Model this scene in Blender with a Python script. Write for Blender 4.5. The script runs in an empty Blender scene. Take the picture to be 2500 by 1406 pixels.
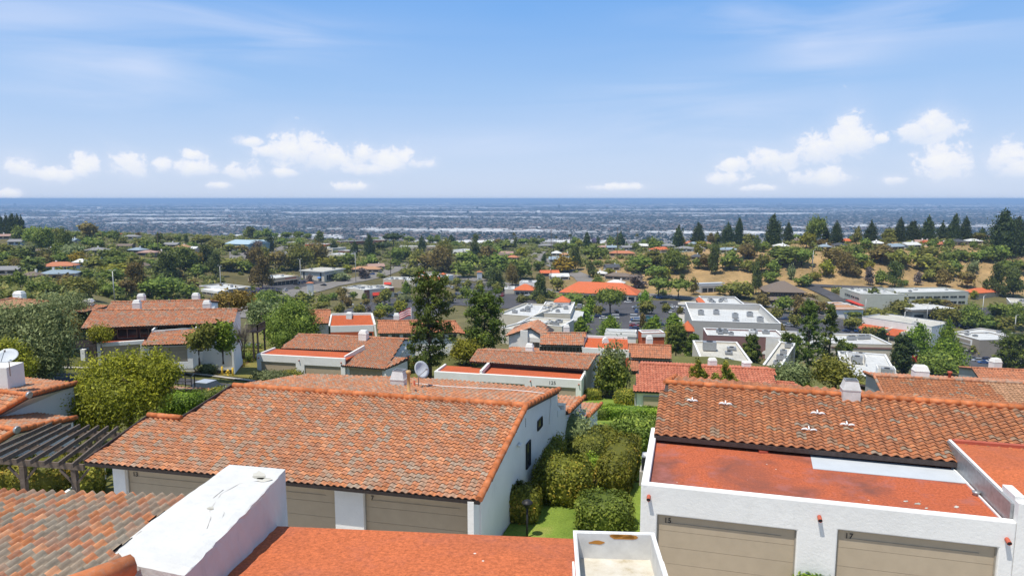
# Hillside townhouses over a shopping centre, a wooded ridge and a hazy city plain, seen from a low drone.
HAZE = 9.0e-5
EXPOSURE = 0.15
import bpy, math, random
import numpy as np
from mathutils import Vector, Matrix
D = bpy.data
SC = bpy.context.scene
COL = SC.collection
R = math.radians
rng = random.Random(7)

# ------------------------------------------------------------------ camera geometry (metres; z=0 is the driveway of the near houses)
CAM_H = 14.0
FPX = 1667.0                       # focal length in photo pixels (24 mm on a 36 mm frame)
PITCH = math.atan(217.5 / 1667.0)
CP, SP = math.cos(PITCH), math.sin(PITCH)

def ray(px, py):
    u = (px - 1250) / FPX
    v = (py - 703) / FPX
    return Vector((u, CP - v * SP, -SP - v * CP))

def P(px, py, z):
    d = ray(px, py)
    t = (z - CAM_H) / d.z
    return Vector((d.x * t, d.y * t, z))

def PY(px, py, y):
    d = ray(px, py)
    t = y / d.y
    return Vector((d.x * t, y, CAM_H + d.z * t))

def PD(px, py, depth):
    d = ray(px, py)
    return Vector((0, 0, CAM_H)) + d * depth

def proj(p):
    z = p[2] - CAM_H
    F = p[1] * CP - z * SP
    U = p[1] * SP + z * CP
    return (1250 + FPX * p[0] / F, 703 - FPX * U / F, F)

def on_plane(px, py, a, n):
    d = ray(px, py)
    o = Vector((0, 0, CAM_H))
    t = (a - o).dot(n) / d.dot(n)
    return o + d * t

# ------------------------------------------------------------------ terrain height
UC = [-2.5, -.75, -.55, -.40, -.25, -.10, .05, .20, .35, .50, .75, 2.5]
ROWS = [
 (-40, [3]*12),
 (8,   [-.25]*12),
 (27,  [-1, -1, -.8, -.6, -.4, -.3, -.3, -.3, -.3, -.3, -.3, -.3]),
 (36,  [-2, -2, -2, -1.5, -1.0, -.8, -.9, -1, -1, -1, -1, -1]),
 (50,  [-3, -3, -3, -3, -3, -3.4, -3.6, -3.6, -3.6, -3.6, -4, -4]),
 (63,  [-4, -4, -4.2, -4.2, -4.6, -6.2, -6.6, -6.6, -6.6, -7, -7, -7]),
 (82,  [-5.2, -5.2, -5.4, -5.8, -8.5, -10.6, -10.8, -10.8, -10.5, -10.5, -11, -11]),
 (100, [-7.5, -7.5, -7.5, -8.2, -10.5, -11.8, -12, -12, -12.5, -13, -13, -13]),
 (118, [-9, -9, -10, -10.5, -13, -13.4, -13.2, -13.6, -18, -19, -19, -19]),
 (130, [-10, -10, -11, -12, -14.5, -17, -18, -19.5, -21, -22, -22, -22]),
 (165, [-13, -13, -15, -18, -22, -26, -28.5, -30, -31, -32, -32, -32]),
 (200, [-16, -16, -18, -24, -32, -36, -38, -38, -38, -43, -44, -44]),
 (270, [-21, -21, -24, -34, -40, -41.5, -41.5, -41.5, -44, -57, -60, -60]),
 (350, [-26, -26, -29, -43, -46, -47, -47, -47, -50, -67, -72, -72]),
 (390, [-27, -27, -30, -44.5, -48.5, -49.5, -49.5, -49.5, -52, -61, -66, -66]),
 (430, [-27, -27, -31, -46, -51, -52, -52, -52, -52.5, -53, -55, -55]),
 (490, [-26, -26, -30, -44, -51, -52, -51, -50, -47, -45.5, -44, -42]),
 (540, [-23, -23, -28, -41, -50, -51, -49, -42, -33, -28, -25, -24]),
 (600, [-20, -20, -26, -38, -48, -50, -46, -36, -26, -23, -21, -20]),
 (700, [-20, -20, -26, -36, -46, -48, -43, -35, -31, -32, -31, -28]),
 (850, [-25, -25, -31, -36, -42, -46, -46, -45, -46, -46, -44, -40]),
 (1000,[-34, -34, -37, -40, -46, -50, -52, -54, -58, -58, -54, -50]),
 (1400,[-110]*12), (2000, [-165]*12), (3000, [-170]*12), (90000, [-170]*12)]
RY = [r[0] for r in ROWS]
RZ = np.array([r[1] for r in ROWS], float)

def WY(y):
    return max(y + 60.0, 40.0)

def T(x, y):
    u = x / WY(y)
    u = min(max(u, UC[0]), UC[-1])
    yy = min(max(y, RY[0]), RY[-1])
    i = 0
    while i < len(RY) - 2 and yy > RY[i + 1]: i += 1
    j = 0
    while j < len(UC) - 2 and u > UC[j + 1]: j += 1
    a = (yy - RY[i]) / (RY[i + 1] - RY[i])
    b = (u - UC[j]) / (UC[j + 1] - UC[j])
    return float((RZ[i, j] * (1 - b) + RZ[i, j + 1] * b) * (1 - a) + (RZ[i + 1, j] * (1 - b) + RZ[i + 1, j + 1] * b) * a)

def G(px, py, tmin=12.0, tmax=6000.0):
    """where the line of sight through a photo pixel meets the terrain"""
    d = ray(px, py)
    t = tmin
    step = 1.0
    last = t
    while t < tmax:
        if CAM_H + d.z * t <= T(d.x * t, d.y * t):
            lo, hi = last, t
            for _ in range(24):
                m = (lo + hi) / 2
                if CAM_H + d.z * m <= T(d.x * m, d.y * m): hi = m
                else: lo = m
            return Vector((d.x * hi, d.y * hi, T(d.x * hi, d.y * hi)))
        last = t
        t *= 1.012
    return Vector((d.x * tmax, d.y * tmax, T(d.x * tmax, d.y * tmax)))

# ------------------------------------------------------------------ mesh building
class MB:
    """collects shapes; build() links them as ONE mesh object. Each face carries 'rnd' (0..1) for material variation"""
    def __init__(s):
        s.v = []; s.f = []; s.r = []; s.m = []; s.smooth = []
    def add(s, verts, faces, rnd=.5, mi=0, smooth=False):
        o = len(s.v)
        s.v.extend([tuple(p) for p in verts])
        for k, f in enumerate(faces):
            s.f.append(tuple(i + o for i in f))
            s.r.append(rnd[k] if isinstance(rnd, (list, tuple)) else rnd)
            s.m.append(mi); s.smooth.append(smooth)
        return s
    def hexa(s, b, t, rnd=.5, mi=0):
        """b, t: four bottom and four top corners, same order"""
        return s.add(list(b) + list(t), [(3, 2, 1, 0), (4, 5, 6, 7), (0, 1, 5, 4), (1, 2, 6, 5), (2, 3, 7, 6), (3, 0, 4, 7)], rnd, mi)
    def box(s, x0, x1, y0, y1, z0, z1, M=None, rnd=.5, mi=0):
        pts = [Vector(p) for p in ((x0, y0, z0), (x1, y0, z0), (x1, y1, z0), (x0, y1, z0), (x0, y0, z1), (x1, y0, z1), (x1, y1, z1), (x0, y1, z1))]
        if M is not None: pts = [M @ p for p in pts]
        return s.hexa(pts[:4], pts[4:], rnd, mi)
    def prism(s, poly, d, rnd=.5, mi=0):
        """poly: planar loop of points, extruded by vector d"""
        n = len(poly); d = Vector(d)
        pts = [Vector(p) for p in poly] + [Vector(p) + d for p in poly]
        fs = [tuple(range(n - 1, -1, -1)), tuple(range(n, 2 * n))] + [(i, (i + 1) % n, n + (i + 1) % n, n + i) for i in range(n)]
        return s.add(pts, fs, rnd, mi)
    def tube(s, pts, rad, n=8, rnd=.5, mi=0, cap=True, smooth=True):
        pts = [Vector(p) for p in pts]
        if not isinstance(rad, (list, tuple)): rad = [rad] * len(pts)
        vs = []
        for i, p in enumerate(pts):
            a = pts[max(i - 1, 0)]; b = pts[min(i + 1, len(pts) - 1)]
            t = (b - a).normalized()
            x = t.cross(Vector((0, 0, 1)))
            if x.length < 1e-3: x = t.cross(Vector((0, 1, 0)))
            x.normalize(); y = x.cross(t)
            for k in range(n):
                an = 2 * math.pi * k / n
                vs.append(p + (x * math.cos(an) + y * math.sin(an)) * rad[i])
        fs = []
        for i in range(len(pts) - 1):
            for k in range(n):
                fs.append((i * n + k, i * n + (k + 1) % n, (i + 1) * n + (k + 1) % n, (i + 1) * n + k))
        s.add(vs, fs, rnd, mi, smooth)
        if cap:
            o = len(s.v) - len(vs)
            s.f.append(tuple(o + k for k in range(n - 1, -1, -1))); s.r.append(rnd if not isinstance(rnd, list) else .5); s.m.append(mi); s.smooth.append(False)
            s.f.append(tuple(o + (len(pts) - 1) * n + k for k in range(n))); s.r.append(rnd if not isinstance(rnd, list) else .5); s.m.append(mi); s.smooth.append(False)
        return s
    def lathe(s, c, prof, n=16, rnd=.5, mi=0, smooth=True, M=None):
        """prof: (radius, height) pairs round a vertical axis at c"""
        c = Vector(c); vs = []
        for r_, h in prof:
            for k in range(n):
                an = 2 * math.pi * k / n
                q = Vector((r_ * math.cos(an), r_ * math.sin(an), h))
                vs.append(c + (M @ q if M is not None else q))
        fs = [(i * n + k, i * n + (k + 1) % n, (i + 1) * n + (k + 1) % n, (i + 1) * n + k) for i in range(len(prof) - 1) for k in range(n)]
        return s.add(vs, fs, rnd, mi, smooth)
    def mesh(s, name, mats):
        me = D.meshes.new(name)
        me.from_pydata(s.v, [], s.f)
        for m in mats: me.materials.append(m)
        if s.f:
            me.polygons.foreach_set('material_index', s.m)
            me.polygons.foreach_set('use_smooth', s.smooth)
            at = me.attributes.new('rnd', 'FLOAT', 'FACE')
            at.data.foreach_set('value', s.r)
        me.update()
        return me
    def build(s, name, mats, parent=None, loc=None):
        if not isinstance(mats, (list, tuple)): mats = [mats]
        o = D.objects.new(name, s.mesh(name, mats))
        COL.objects.link(o)
        if parent is not None:
            o.parent = parent
            o.matrix_parent_inverse = Matrix.Translation(-parent.location) if not parent.get('_rot') else parent.matrix_world.inverted()
        return o

def np_mesh(name, V, F, rnd, mats, mi=None, smooth=False):
    """fast mesh from arrays; F is (n,4) or (n,3)"""
    me = D.meshes.new(name)
    V = np.asarray(V, np.float32); F = np.asarray(F, np.int32)
    n, k = F.shape
    me.vertices.add(len(V)); me.vertices.foreach_set('co', V.ravel())
    me.loops.add(n * k); me.loops.foreach_set('vertex_index', F.ravel())
    me.polygons.add(n)
    me.polygons.foreach_set('loop_start', np.arange(0, n * k, k, dtype=np.int32))
    try: me.polygons.foreach_set('loop_total', np.full(n, k, np.int32))
    except Exception: pass
    for m in mats: me.materials.append(m)
    if mi is not None: me.polygons.foreach_set('material_index', np.asarray(mi, np.int32))
    me.polygons.foreach_set('use_smooth', np.full(n, smooth))
    me.update(calc_edges=True); me.validate()
    if len(me.polygons) == n:
        at = me.attributes.new('rnd', 'FLOAT', 'FACE')
        at.data.foreach_set('value', np.asarray(rnd, np.float32))
    return me

def obj(name, me, parent=None):
    o = D.objects.new(name, me); COL.objects.link(o)
    if parent is not None:
        o.parent = parent
        o.matrix_parent_inverse = Matrix.Translation(-parent.location)
    return o

def empty(name, loc):
    o = D.objects.new(name, None); COL.objects.link(o)
    o.location = loc; o.empty_display_size = .5
    return o

def tag(o, label, cat, group=None, kind=None):
    if label: o['label'] = label
    if cat: o['category'] = cat
    if group: o['group'] = group
    if kind: o['kind'] = kind
    return o

def struct(o, kind='structure'):
    o['kind'] = kind
    return o

def thing(name, loc, label, cat, group=None):
    return tag(empty(name, loc), label, cat, group)

# ------------------------------------------------------------------ materials
class Nd:
    def __init__(s, name):
        s.mat = D.materials.new(name); s.mat.use_nodes = True
        s.nt = s.mat.node_tree; s.n = s.nt.nodes; s.l = s.nt.links
        s.bsdf = s.n['Principled BSDF']
    def new(s, t, **k):
        x = s.n.new(t)
        for a, b in k.items(): setattr(x, a, b)
        return x
    def link(s, a, b): s.l.new(a, b)
    def noise(s, scale, detail=4, rough=.6, vec=None, dist=0):
        x = s.new('ShaderNodeTexNoise'); x.inputs['Scale'].default_value = scale
        x.inputs['Detail'].default_value = detail; x.inputs['Roughness'].default_value = rough
        x.inputs['Distortion'].default_value = dist
        s.link(vec if vec is not None else s.coord(), x.inputs['Vector'])
        return x
    def coord(s, kind='Object'):
        if not hasattr(s, '_tc'): s._tc = s.new('ShaderNodeTexCoord')
        return s._tc.outputs[kind]
    def geo(s):
        if not hasattr(s, '_g'): s._g = s.new('ShaderNodeNewGeometry')
        return s._g
    def mapping(s, vec, scale=(1, 1, 1), rot=(0, 0, 0)):
        x = s.new('ShaderNodeMapping'); x.inputs['Scale'].default_value = scale; x.inputs['Rotation'].default_value = rot
        s.link(vec, x.inputs['Vector']); return x.outputs['Vector']
    def ramp(s, fac, stops, interp='LINEAR'):
        x = s.new('ShaderNodeValToRGB'); e = x.color_ramp.elements; x.color_ramp.interpolation = interp
        while len(e) < len(stops): e.new(.5)
        for k, (p, c) in enumerate(stops):
            e[k].position = p; e[k].color = (*c, 1)
        s.link(fac, x.inputs['Fac']); return x.outputs['Color']
    def mix(s, a, b, fac, mode='MIX'):
        x = s.new('ShaderNodeMixRGB', blend_type=mode)
        for sock, v in (('Color1', a), ('Color2', b), ('Fac', fac)):
            if isinstance(v, (int, float)): x.inputs[sock].default_value = v
            elif isinstance(v, tuple): x.inputs[sock].default_value = (*v, 1)
            else: s.link(v, x.inputs[sock])
        return x.outputs['Color']
    def math(s, op, a, b=0, c=None, clamp=False):
        x = s.new('ShaderNodeMath', operation=op, use_clamp=clamp)
        for k, v in enumerate((a, b) if c is None else (a, b, c)):
            if isinstance(v, (int, float)): x.inputs[k].default_value = v
            else: s.link(v, x.inputs[k])
        return x.outputs[0]
    def attr(s, name):
        x = s.new('ShaderNodeAttribute', attribute_name=name); return x
    def color(s, c, rough=.8, spec=.3, metal=0):
        b = s.bsdf
        if isinstance(c, tuple): b.inputs['Base Color'].default_value = (*c, 1)
        else: s.link(c, b.inputs['Base Color'])
        b.inputs['Roughness'].default_value = rough
        b.inputs['Specular IOR Level'].default_value = spec
        b.inputs['Metallic'].default_value = metal
        return s.mat
    def bump(s, h, strength=.3, dist=.02):
        x = s.new('ShaderNodeBump'); x.inputs['Strength'].default_value = strength; x.inputs['Distance'].default_value = dist
        s.link(h, x.inputs['Height']); s.link(x.outputs['Normal'], s.bsdf.inputs['Normal'])

def mul(c, k): return tuple(min(1, x * k) for x in c)

def plain(name, c, rough=.75, spec=.3, metal=0, var=.12, scale=3.0, bump=0):
    m = Nd(name)
    nz = m.noise(scale, 5)
    col = m.ramp(nz.outputs['Fac'], [(.3, mul(c, 1 - var)), (.7, mul(c, 1 + var))])
    if bump:
        b = m.noise(scale * 8, 3); m.bump(b.outputs['Fac'], bump, .02)
    return m.color(col, rough, spec, metal)

def tile_mat(name, stops, dirt=.35):
    m = Nd(name)
    a = m.attr('rnd').outputs['Fac']
    col = m.ramp(a, stops)
    big = m.noise(.35, 4)
    col = m.mix(col, mul(stops[len(stops) // 2][1], .62), m.math('MULTIPLY', m.ramp(big.outputs['Fac'], [(.45, (0, 0, 0)), (.7, (1, 1, 1))]), dirt))
    fine = m.noise(9, 6, .7)
    col = m.mix(col, (.33, .30, .25), m.math('MULTIPLY', m.ramp(fine.outputs['Fac'], [(.52, (0, 0, 0)), (.72, (1, 1, 1))]), .45))
    col = m.mix(col, m.ramp(m.noise(3.1, 4).outputs['Fac'], [(.3, (.72, .72, .72)), (.7, (1.2, 1.2, 1.2))]), 1, 'MULTIPLY')
    m.bump(fine.outputs['Fac'], .25, .01)
    return m.color(col, .85, .25)

def leaf_mat(name, dark, light, accent=None, trans=.30):
    m = Nd(name)
    a = m.attr('rnd').outputs['Fac']
    st = [(0, dark), (.75, light)]
    st.append((1.0, accent if accent else mul(light, 1.25)))
    col = m.ramp(a, st)
    oi = m.new('ShaderNodeObjectInfo')
    hs = m.new('ShaderNodeHueSaturation')
    m.link(m.math('MULTIPLY_ADD', oi.outputs['Random'], .022, .489), hs.inputs['Hue'])
    m.link(m.math('MULTIPLY_ADD', oi.outputs['Random'], .4, .8), hs.inputs['Value'])
    m.link(col, hs.inputs['Color'])
    m.color(hs.outputs['Color'], .6, .25)
    tr = m.new('ShaderNodeBsdfTranslucent'); m.link(hs.outputs['Color'], tr.inputs['Color'])
    mx = m.new('ShaderNodeMixShader'); mx.inputs[0].default_value = trans
    m.link(m.bsdf.outputs[0], mx.inputs[1]); m.link(tr.outputs[0], mx.inputs[2])
    m.link(mx.outputs[0], m.n['Material Output'].inputs['Surface'])
    return m.mat

M = {}
def stucco(name, c, dirt=.3, scale=1.0):
    m = Nd(name)
    big = m.noise(.5 * scale, 5); fine = m.noise(14, 5, .65)
    col = m.ramp(big.outputs['Fac'], [(.3, mul(c, .90)), (.65, c)])
    st = m.noise(2.2, 6, .7, m.mapping(m.coord(), (1, 1, .35)))
    col = m.mix(col, mul(c, .66), m.math('MULTIPLY', m.ramp(st.outputs['Fac'], [(.56, (0, 0, 0)), (.75, (1, 1, 1))]), dirt))
    tr_ = m.noise(5.5, 6, .75); m.bump(tr_.outputs['Fac'], .55, .035)
    return m.color(col, .9, .2)

M['white'] = stucco('white_stucco', (.80, .79, .76))
M['white_worn'] = stucco('worn_white_stucco', (.60, .60, .585), .45, 2.2)
M['cream'] = stucco('cream_stucco', (.62, .57, .47))
M['tan'] = stucco('tan_stucco', (.50, .41, .30))
M['grey_wall'] = stucco('grey_wall', (.42, .41, .39))
M['mauve'] = stucco('mauve_stucco', (.26, .15, .14))
M['orange_wall'] = stucco('orange_stucco', (.50, .12, .05))
M['brown_wall'] = stucco('brown_wall', (.21, .10, .07))
M['taupe'] = stucco('taupe_wall', (.33, .29, .24))
M['sage'] = stucco('sage_concrete', (.48, .49, .43))
M['bluewall'] = plain('pale_blue_wall', (.20, .31, .34), .6)
M['bluemetal'] = plain('pale_blue_metal_roof', (.36, .47, .52), .5)
M['door'] = plain('beige_garage_door', (.43, .35, .25), .6, .3, 0, .05, 2.0)
M['frame'] = plain('door_frame_paint', (.30, .27, .22), .6)
M['darkwood'] = plain('dark_stained_wood', (.060, .046, .042), .7, .3, 0, .25, 6)
M['trimwhite'] = plain('white_trim_paint', (.78, .78, .77), .6, .3, 0, .05)
M['weathered_wood'] = plain('weathered_brown_wood', (.135, .105, .085), .8, .2, 0, .3, 6)
M['metalwhite'] = plain('painted_white_metal', (.62, .62, .60), .5, .4, .1, .12, 3)
M['metalgrey'] = plain('galvanized_metal', (.36, .37, .38), .45, .5, .5, .2, 5)
M['glass'] = plain('dark_window_glass', (.035, .04, .045), .12, .6, 0, .2, 1)
M['black'] = plain('black_paint', (.02, .02, .022), .5)
M['rubber'] = plain('tyre_rubber', (.02, .02, .02), .8)
M['yellow'] = plain('yellow_paint', (.72, .48, .06), .5)
M['redpaint'] = plain('red_fabric', (.55, .05, .03), .7)
M['bluepaint'] = plain('blue_fabric', (.05, .17, .45), .7)
M['tanpipe'] = plain('tan_vent_pipe', (.50, .31, .13), .6)
M['bark'] = plain('bark', (.10, .075, .055), .9, .2, 0, .35, 5, .6)
M['palebark'] = plain('pale_bark', (.26, .22, .18), .9, .2, 0, .3, 5, .5)
M['concrete'] = plain('concrete', (.42, .39, .34), .85, .2, 0, .14, .8, .2)
M['clay'] = plain('clay_spout', (.42, .10, .06), .7)
M['flagred'] = plain('flag_cloth', (.45, .06, .07), .8)
M['membrane'] = plain('grey_roof_membrane', (.48, .51, .54), .6, .3, 0, .06, 1.2)
M['shingle'] = plain('brown_shingle_roof', (.17, .135, .11), .9, .2, 0, .2, 4)
M['greyshingle'] = plain('grey_shingle_roof', (.22, .22, .225), .9, .2, 0, .2, 3)
M['pole'] = plain('grey_pole', (.45, .45, .44), .5, .4, .3)
M['polewood'] = plain('wooden_pole', (.10, .07, .05), .9)

def red_roof(name, c, stain=1.0):
    m = Nd(name)
    grain = m.noise(11, 5, .85); mid = m.noise(1.1, 6, .65); big = m.noise(.28, 4, .6, dist=.6)
    col = m.ramp(grain.outputs['Fac'], [(.34, mul(c, .58)), (.5, c), (.66, mul(c, 1.4))])
    col = m.mix(col, (.20, .075, .055), m.math('MULTIPLY', m.ramp(big.outputs['Fac'], [(.44, (0, 0, 0)), (.62, (1, 1, 1))]), .75 * stain))
    col = m.mix(col, (.33, .13, .115), m.math('MULTIPLY', m.ramp(mid.outputs['Fac'], [(.52, (0, 0, 0)), (.7, (1, 1, 1))]), .6 * stain))
    sp = m.new('ShaderNodeTexVoronoi'); sp.inputs['Scale'].default_value = 2.2; m.link(m.coord(), sp.inputs['Vector'])
    sz = m.math('LESS_THAN', sp.outputs['Distance'], .07)
    gate = m.math('GREATER_THAN', m.noise(.9, 2).outputs['Fac'], .56)
    col = m.mix(col, (.62, .58, .52), m.math('MULTIPLY', sz, gate))
    m.bump(grain.outputs['Fac'], .5, .012)
    return m.color(col, .92, .15)
M['redroof'] = red_roof('red_cap_sheet', (.41, .105, .048), 1.25)
M['redroof_clean'] = red_roof('red_cap_sheet_clean', (.45, .105, .042), .25)
M['redroof_orange'] = red_roof('orange_cap_sheet', (.47, .130, .052), .35)

def white_roof(name, c=(.56, .57, .565)):
    m = Nd(name)
    a = m.noise(.12, 5, .7); b = m.noise(.9, 6, .7)
    col = m.ramp(a.outputs['Fac'], [(.3, mul(c, .78)), (.6, c), (.8, mul(c, 1.08))])
    col = m.mix(col, (.33, .31, .27), m.math('MULTIPLY', m.ramp(b.outputs['Fac'], [(.55, (0, 0, 0)), (.74, (1, 1, 1))]), .6))
    seam = m.new('ShaderNodeTexBrick'); seam.inputs['Scale'].default_value = .14
    seam.inputs['Mortar Size'].default_value = .012; seam.inputs['Color1'].default_value = seam.inputs['Color2'].default_value = (1, 1, 1, 1)
    seam.inputs['Mortar'].default_value = (.7, .7, .68, 1)
    m.link(m.coord(), seam.inputs['Vector'])
    col = m.mix(col, seam.outputs['Color'], 1, 'MULTIPLY')
    return m.color(col, .75, .3)
M['whiteroof'] = white_roof('white_flat_roof')
M['beigeroof'] = white_roof('weathered_flat_roof', (.52, .50, .44))

M['tile_fore'] = tile_mat('terracotta_tile_fore', [(0, (.25, .215, .165)), (.28, (.30, .23, .165)), (.42, (.36, .19, .12)), (.62, (.40, .165, .085)), (.82, (.46, .175, .07)), (1, (.52, .26, .14))], .35)
M['tile_near'] = tile_mat('terracotta_tile_near', [(0, (.36, .28, .21)), (.16, (.40, .26, .175)), (.38, (.44, .215, .125)), (.65, (.47, .19, .095)), (.86, (.53, .21, .09)), (1, (.59, .28, .15))], .25)
M['tile_mid'] = tile_mat('terracotta_tile', [(0, (.34, .26, .20)), (.22, (.40, .24, .165)), (.45, (.43, .19, .11)), (.7, (.47, .185, .095)), (.9, (.53, .21, .10)), (1, (.56, .29, .18))], .2)
M['tile_brown'] = tile_mat('brown_terracotta_tile', [(0, (.26, .21, .16)), (.05, (.30, .21, .14)), (.11, (.31, .13, .065)), (.6, (.37, .138, .062)), (.9, (.43, .16, .068)), (1, (.48, .20, .09))], .3)
M['tile_rust'] = tile_mat('rust_terracotta_tile', [(0, (.38, .18, .11)), (.5, (.46, .175, .09)), (1, (.52, .21, .11))], .2)
M['tile_pink'] = tile_mat('pink_red_tile', [(0, (.42, .135, .08)), (.5, (.49, .155, .088)), (1, (.55, .20, .12))], .15)
M['tile_orange'] = tile_mat('bright_orange_tile', [(0, (.50, .12, .045)), (.5, (.56, .135, .05)), (1, (.62, .17, .07))], .12)
M['tile_tan'] = tile_mat('tan_tile', [(0, (.36, .20, .11)), (.5, (.42, .23, .13)), (1, (.48, .27, .16))], .2)
M['tile_gap_shade'] = plain('painted_tile_gap_shade', (.085, .045, .03), .9)  # shade of the hollow tile ends, painted dark onto the risers
M['ridge'] = tile_mat('orange_ridge_tile', [(0, (.42, .13, .045)), (.5, (.52, .155, .05)), (1, (.56, .19, .075))], .3)

GREENS = {
 'r': ((0.059, 0.093, 0.014), (0.218, 0.279, 0.043), (0.342, 0.384, 0.067)),
 'd': ((.022, .040, .012), (.072, .105, .028), (.125, .155, .042)),
 'o': ((0.071, 0.082, 0.015), (0.254, 0.248, 0.043), (0.366, 0.335, 0.057)),
 'b': ((0.083, 0.064, 0.019), (0.254, 0.192, 0.052), (0.342, 0.260, 0.076)),
 'y': ((.075, .085, .010), (.310, .300, .022), (.44, .40, .035)),
 'g': ((0.088, 0.109, 0.038), (0.260, 0.298, 0.104), (0.389, 0.422, 0.171)),
 'e': ((0.050, 0.072, 0.017), (0.171, 0.205, 0.048), (0.212, 0.236, 0.057)),
 'h': ((.120, .090, .010), (.420, .300, .022), (.54, .40, .035)),
 's': ((0.053, 0.102, 0.009), (0.224, 0.335, 0.027), (0.366, 0.471, 0.048)),
 'x': ((.090, .070, .066), (.230, .185, .165), (.32, .27, .24)),
 'v': ((.060, .055, .090), (.19, .16, .28), (.28, .24, .40)),
 'pine': ((0.040, 0.064, 0.011), (0.153, 0.205, 0.032), (0.260, 0.310, 0.048)),
 'olive': ((0.083, 0.102, 0.036), (0.254, 0.298, 0.119), (0.425, 0.471, 0.209)),
 'hedge': ((0.071, 0.089, 0.013), (0.319, 0.329, 0.043), (0.590, 0.434, 0.067)),
 'scrub': ((0.083, 0.097, 0.023), (0.224, 0.242, 0.057), (0.342, 0.310, 0.095)),
 'rust': ((0.100, 0.064, 0.015), (0.271, 0.186, 0.040), (0.378, 0.248, 0.057)),
}
for k, c in GREENS.items(): M['leaf_' + k] = leaf_mat('foliage_' + k, *c)
M['petal_red'] = plain('red_petals', (.45, .07, .06), .7)
M['petal_orange'] = plain('orange_petals', (.65, .18, .05), .7)
M['petal_pink'] = plain('pink_petals', (.60, .22, .28), .7)
M['petal_violet'] = plain('violet_petals', (.16, .13, .42), .7)
M['petal_white'] = plain('white_petals', (.75, .75, .70), .7)

def asphalt(name, c):
    m = Nd(name)
    big = m.noise(.06, 5, .65); fine = m.noise(6, 4, .7)
    col = m.ramp(big.outputs['Fac'], [(.3, mul(c, .78)), (.7, mul(c, 1.25))])
    col = m.mix(col, m.ramp(fine.outputs['Fac'], [(.3, (.85, .85, .85)), (.7, (1.12, 1.12, 1.12))]), 1, 'MULTIPLY')
    return m.color(col, .9, .2)
M['asphalt'] = asphalt('asphalt', (.075, .073, .078))
M['asphalt_old'] = asphalt('weathered_asphalt', (.19, .175, .16))

def grass_mat(name, a, b, dry):
    m = Nd(name)
    n1 = m.noise(.5, 5, .65); n2 = m.noise(14, 4, .8)
    col = m.ramp(n1.outputs['Fac'], [(.32, a), (.55, b), (.72, dry)])
    col = m.mix(col, m.ramp(n2.outputs['Fac'], [(.3, (.6, .6, .6)), (.7, (1.3, 1.3, 1.3))]), 1, 'MULTIPLY')
    m.bump(n2.outputs['Fac'], .8, .05)
    return m.color(col, .9, .15)
M['lawn'] = grass_mat('lawn_grass', (.13, .20, .030), (.20, .28, .045), (.30, .30, .08))
M['lawn_dry'] = grass_mat('dry_lawn_grass', (.14, .15, .03), (.22, .19, .05), (.30, .22, .08))
M['mulch'] = plain('bark_mulch', (.20, .115, .065), .95, .1, 0, .3, 4, .6)

def GG(px, py, tmin=12.0, far=985.0):
    """like G, but a foot that would fall beyond the ridges is set on the ridge crest in that direction"""
    for k in range(80):
        b = G(px, py + k, tmin)
        if b.y < far: return b
    return b
# ------------------------------------------------------------------ roofs, walls, openings
def plane3(A, B, C):
    u = (B - A).normalized()
    n = u.cross(C - A).normalized()
    if n.z < 0: n = -n
    v = n.cross(u).normalized()
    if v.z < 0 and abs(v.z) > 1e-6: v = -v
    return u, v, n

def to_world(pt, A, n):
    return pt if isinstance(pt, Vector) else on_plane(pt[0], pt[1], A, n)

def spans(poly, u):
    xs = []
    k = len(poly)
    for i in range(k):
        (u0, v0), (u1, v1) = poly[i], poly[(i + 1) % k]
        if (u0 <= u < u1) or (u1 <= u < u0):
            xs.append(v0 + (v1 - v0) * (u - u0) / (u1 - u0))
    xs.sort()
    return [(xs[i], xs[i + 1]) for i in range(0, len(xs) - 1, 2)]

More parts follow.
